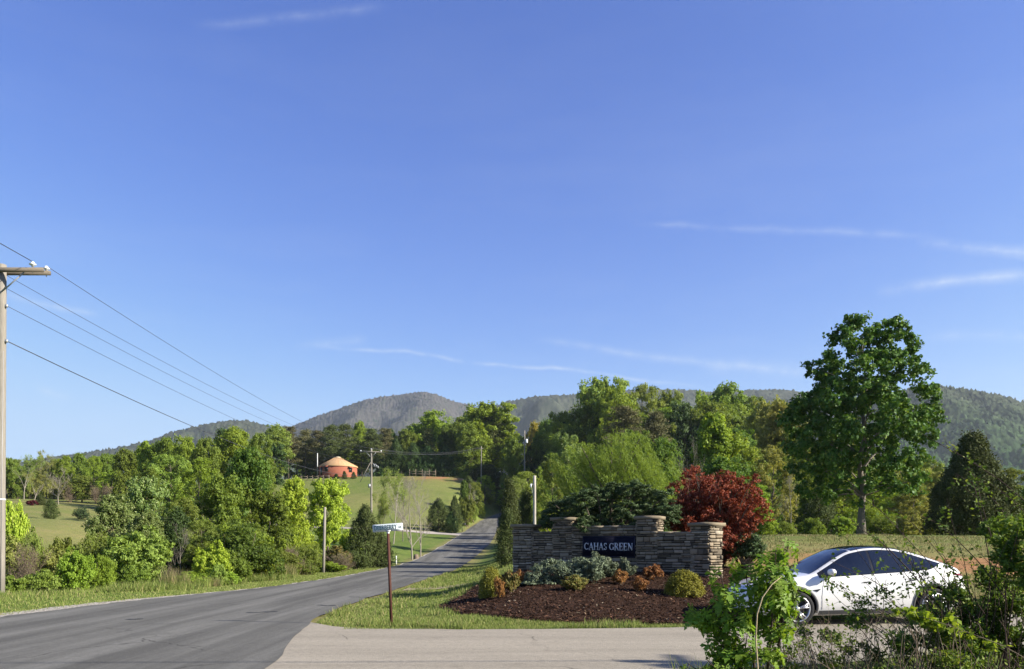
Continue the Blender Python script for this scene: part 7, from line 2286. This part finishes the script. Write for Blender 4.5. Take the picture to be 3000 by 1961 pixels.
rgb = np.random.default_rng(140)
canes = [([(3060, 1470), (2990, 1400), (2900, 1335), (2820, 1285), (2745, 1235)], 0.006),
         ([(2780, 1880), (2720, 1790), (2640, 1680), (2560, 1590), (2470, 1530)], 0.009), ([(2790, 1900), (2690, 1770), (2600, 1640), (2545, 1560)], 0.006),
         ([(2830, 1850), (2720, 1690), (2620, 1575), (2560, 1500), (2480, 1440)], 0.005), ([(2850, 1800), (2780, 1690), (2690, 1570), (2620, 1490)], 0.005), ([(2900, 1760), (2830, 1650), (2760, 1570), (2700, 1520)], 0.006),
         ([(2930, 1700), (2900, 1580), (2880, 1480), (2870, 1400)], 0.005), ([(2960, 1700), (2945, 1560), (2930, 1440), (2925, 1390)], 0.006), ([(3000, 1650), (2985, 1500), (2990, 1400), (2998, 1330)], 0.007),
         ([(2860, 1760), (2850, 1640), (2825, 1540), (2815, 1450)], 0.004), ([(2760, 1900), (2600, 1790), (2480, 1720), (2420, 1690)], 0.004), ([(2740, 1920), (2640, 1800), (2540, 1740), (2500, 1680)], 0.004),
         ([(2700, 1940), (2580, 1830), (2500, 1760), (2470, 1700)], 0.004), ([(2660, 1950), (2560, 1850), (2440, 1760), (2400, 1700)], 0.004), ([(3040, 1600), (2960, 1490), (2900, 1430), (2830, 1390)], 0.005), ([(3050, 1560), (3000, 1470), (2960, 1420), (2880, 1370)], 0.006)]
for i in range(26):
    x0 = rgb.uniform(2560, 3000); y0 = rgb.uniform(1700, 1900)
    dx = rgb.uniform(-190, 40); dyy = rgb.uniform(-240, -90)
    canes.append(([(x0, y0), (x0 + dx * 0.35, y0 + dyy * 0.45), (x0 + dx, y0 + dyy)], rgb.uniform(0.003, 0.005)))
BB = [(2880, 1775, 52), (2815, 1845, 56), (2935, 1690, 60), (2985, 1630, 50), (2965, 1790, 70), (2890, 1870, 70), (2790, 1925, 60), (2720, 1880, 40), (2985, 1890, 70), (2905, 1950, 60), (2990, 1550, 40), (2925, 1610, 42), (2700, 1945, 45), (2860, 1715, 22), (2770, 1805, 30), (2960, 1560, 30), (2900, 1660, 34),
      (2640, 1720, 9), (2670, 1750, 14), (2745, 1735, 12), (2690, 1800, 24), (2600, 1780, 12), (2720, 1650, 7), (2905, 1545, 16), (3010, 1720, 60), (2530, 1830, 22), (2580, 1860, 26), (2480, 1880, 20), (2630, 1890, 34)]
brush('wild_shrub', 'tangled wild shrub with small green leaves filling the bottom right corner', 2880, 7.5, BB, 24000, 0.044, 0.026, canes, 'brush', 'darktwig', 0.12, 141, 9, 0.55, 110)
brush('honeysuckle_spray', 'bright light green leafy spray arching across the wild shrub', 2760, 6.9, [(2655, 1800, 16), (2690, 1812, 20), (2725, 1825, 20), (2760, 1838, 20), (2800, 1850, 22), (2850, 1868, 20), (2890, 1890, 16), (2620, 1790, 10), (2780, 1815, 12)], 620, 0.062, 0.038,
      [([(2960, 1930), (2880, 1880), (2780, 1840), (2690, 1808), (2600, 1785)], 0.004)], 'bright', 'twig', 0.05, 142, 5, 0.12)
dry = [(2350, 1900, 30), (2400, 1880, 34), (2450, 1900, 36), (2510, 1910, 36), (2570, 1920, 40), (2340, 1945, 34), (2420, 1945, 40), (2500, 1950, 40), (2640, 1930, 40), (2690, 1920, 36), (2300, 1940, 24), (2380, 1850, 18), (2470, 1850, 18), (2600, 1950, 40)]
brush('dry_brush', 'dry brown twiggy brush between the maple sapling and the wild shrub', 2480, 7.2, dry, 2600, 0.036, 0.019, [([(x, 1950), (x + rgb.normal(0, 25), 1880), (x + rgb.normal(0, 60), 1800 + rgb.uniform(-30, 40))], 0.0035) for x in rgb.uniform(2310, 2720, 30)], 'brush', 'twig', 0.10, 143, 3, 0.5, 620)
brush('dry_brush', 'dry straw-coloured grassy stems low in the bottom right corner', 2820, 6.9, [(2720, 1950, 34), (2800, 1960, 40), (2880, 1965, 40), (2960, 1950, 40), (2760, 1990, 40), (2900, 2000, 50)], 300, 0.034, 0.018, [], 'brush', 'straw', 0.10, 144, 2, 0.3, 260)
# a tall bush just outside the frame whose shadow lies on the side road
SHRUB[0].place('tall bush standing outside the picture on the right of the side road', 7.6, 9.0, 3.6, 1.7, LEAF['mid'], rotz=1.0)

# ------------------------------------------------------------------ grass blades near the camera
def grass(name, n, sampler, hfun, mat, seed, wide=1.0):
    rg = np.random.default_rng(seed)
    x, y = sampler(rg, n)
    z = terrain(x, y) - 0.01
    d = np.hypot(x, y)
    h = hfun(rg, x, y)
    w = (0.003 + 0.00038 * d) * wide
    a = rg.uniform(0, 6.283, len(x))
    sx, sy = np.cos(a) * w, np.sin(a) * w
    lx, ly = rg.normal(0, 0.35, len(x)) * h, rg.normal(0, 0.35, len(x)) * h
    V = np.stack([np.stack([x - sx, y - sy, z], -1), np.stack([x + sx, y + sy, z], -1), np.stack([x + lx, y + ly, z + h], -1)], 1).reshape(-1, 3)
    tag(link(name, np_mesh(name, V, [np.arange(len(V)).reshape(-1, 3)], [mat])), kind='stuff')


def blade_mat(name, stops, trans=0.35):
    b = M(name)
    isl = b.n('ShaderNodeNewGeometry').outputs['Random Per Island']
    n = b.noise(b.pos(), 0.7, 3.0)
    col = b.mix(b.math('MULTIPLY', n, 0.6), b.ramp(isl, stops), b.ramp(isl, [(p, tuple(x * 0.72 for x in c)) for p, c in stops]))
    p = b.n('ShaderNodeBsdfPrincipled'); b.set(p.inputs['Base Color'], col); p.inputs['Roughness'].default_value = 0.6; p.inputs['Specular IOR Level'].default_value = 0.2
    tr = b.n('ShaderNodeBsdfTranslucent'); b.set(tr.inputs[0], col)
    ms = b.n('ShaderNodeMixShader'); ms.inputs[0].default_value = trans
    b.t.links.new(p.outputs[0], ms.inputs[1]); b.t.links.new(tr.outputs[0], ms.inputs[2]); b.t.links.new(ms.outputs[0], b.out.inputs[0])
    return b.m


GB = blade_mat('grass_blade', [(0.0, (0.115, 0.170, 0.028)), (0.55, (0.205, 0.265, 0.055)), (0.82, (0.275, 0.295, 0.090)), (1.0, (0.42, 0.36, 0.16))])
DB = blade_mat('dry_grass_blade', [(0.0, (0.120, 0.150, 0.040)), (0.45, (0.175, 0.195, 0.060)), (0.7, (0.270, 0.225, 0.095)), (1.0, (0.42, 0.33, 0.17))])


def verge(rg, n):
    y = 13.5 + 52 * rg.random(n) ** 1.7
    x = road_x(y) - road_w(y) / 2 - 0.22 - 0.5 * np.exp(-((y - 21) / 5) ** 2) * rg.random(n) - (4.2 + 3 * (y < 30)) * rg.random(n)
    return x, y


def lawn(rg, n):
    y = 14.9 + 46 * rg.random(n) ** 2.0
    x = road_x(y) + road_w(y) / 2 + 0.12 + rg.random(n) * np.where(y < 30, 6.5, 5.5)
    k = (~in_mulch(x, y)) & (y > side_y(x) + 2.42 + 1.9 * np.exp(-np.clip(x + 4.3, 0, 99) / 0.75))
    return x[k], y[k]


def strip(rg, n):
    x = rg.uniform(-3.2, 9, n); y = side_y(x) + 2.42 + rg.random(n) ** 1.3 * 2.2
    k = ~in_mulch(x, y)
    return x[k], y[k]


def field(rg, n):
    x = rg.uniform(5.5, 32, n); y = 18 + 23 * rg.random(n)
    k = (~in_mulch(x, y)) & (y > side_y(x) + 2.5) & (vnoise(x, y, 1.7, 61) > 0.33) & (zones(x, y)[1] < 0.30 + 0.4 * rg.random(n))
    return x[k], y[k]


def near(rg, n):
    x = rg.uniform(2.0, 9, n); y = 4.5 + 7 * rg.random(n)
    k = (y < side_y(x) - 2.85)
    return x[k], y[k]


grass('verge_grass', 95000, verge, lambda rg, x, y: rg.uniform(0.03, 0.085, len(x)) + 0.20 * rg.random(len(x)) ** 2 * smooth(2.4, 4.6, road_x(y) - road_w(y) / 2 - x), GB, 151)
grass('lawn_grass', 90000, lawn, lambda rg, x, y: rg.uniform(0.03, 0.075, len(x)) * (1 + 1.6 * (vnoise(x, y, 2.4, 66) > 0.66)), GB, 152)
grass('roadside_grass', 36000, strip, lambda rg, x, y: rg.uniform(0.04, 0.09, len(x)), GB, 153, 0.8)
grass('field_grass', 60000, field, lambda rg, x, y: rg.uniform(0.04, 0.13, len(x)), DB, 154)
grass('near_grass', 15000, near, lambda rg, x, y: rg.uniform(0.05, 0.30, len(x)), GB, 155, 0.8)
# uncut grass fringe along the thicket
rgf = np.random.default_rng(160)
Vt, Qt, Tt = tall_grass(161)
tg = np_mesh('blades', Vt, [Qt, Tt], [GB])
Vt, Qt, Tt = tall_grass(162, 500, 0.7, 0.5)
tg2 = np_mesh('blades', Vt, [Qt, Tt], [DB])
for i in range(34):
    y = 27 + 36 * rgf.random() ** 1.2
    x = road_x(y) - road_w(y) / 2 - rgf.uniform(2.6, 4.0)
    if (round(float(x), 1), round(float(y), 1)) in HIDDEN: continue
    o = link('grass_tuft', tg if i % 4 else tg2, None, (x, y, tz(x, y)))
    o.rotation_euler = (0, 0, rgf.uniform(0, 6.28)); s = rgf.uniform(0.8, 1.3); o.scale = (s, s, s * rgf.uniform(0.7, 1.2))
    tag(o, 'tuft of uncut grass along the foot of the thicket' if i % 4 else 'tuft of dry straw grass along the foot of the thicket', 'grass tuft', 'uncut green grass tufts' if i % 4 else 'dry straw grass tufts')

# ------------------------------------------------------------------ haze
hz = M('haze_air')
pv = hz.n('ShaderNodeVolumePrincipled')
pv.inputs['Color'].default_value = (0.80, 0.88, 1.0, 1)
pv.inputs['Density'].default_value = 0.00007
pv.inputs['Anisotropy'].default_value = 0.2
hz.t.links.new(pv.outputs[0], hz.out.inputs[1])
HAZE = True
if HAZE:
    x0, x1, y0, y1 = -4300, 4300, -900, 4700
    tops = [(o.matrix_world @ Vector(c)).z for o in scene.objects if o.type == 'MESH' and o.get('kind') == 'structure' for c in o.bound_box]
    z0, z1 = min(tops) - 1.0, max(tops) + 12.0
    mb = MB(); mb.box(((x0 + x1) / 2, (y0 + y1) / 2, (z0 + z1) / 2), (x1 - x0, y1 - y0, z1 - z0))
    tag(mb.build('haze', hz.m), kind='stuff')
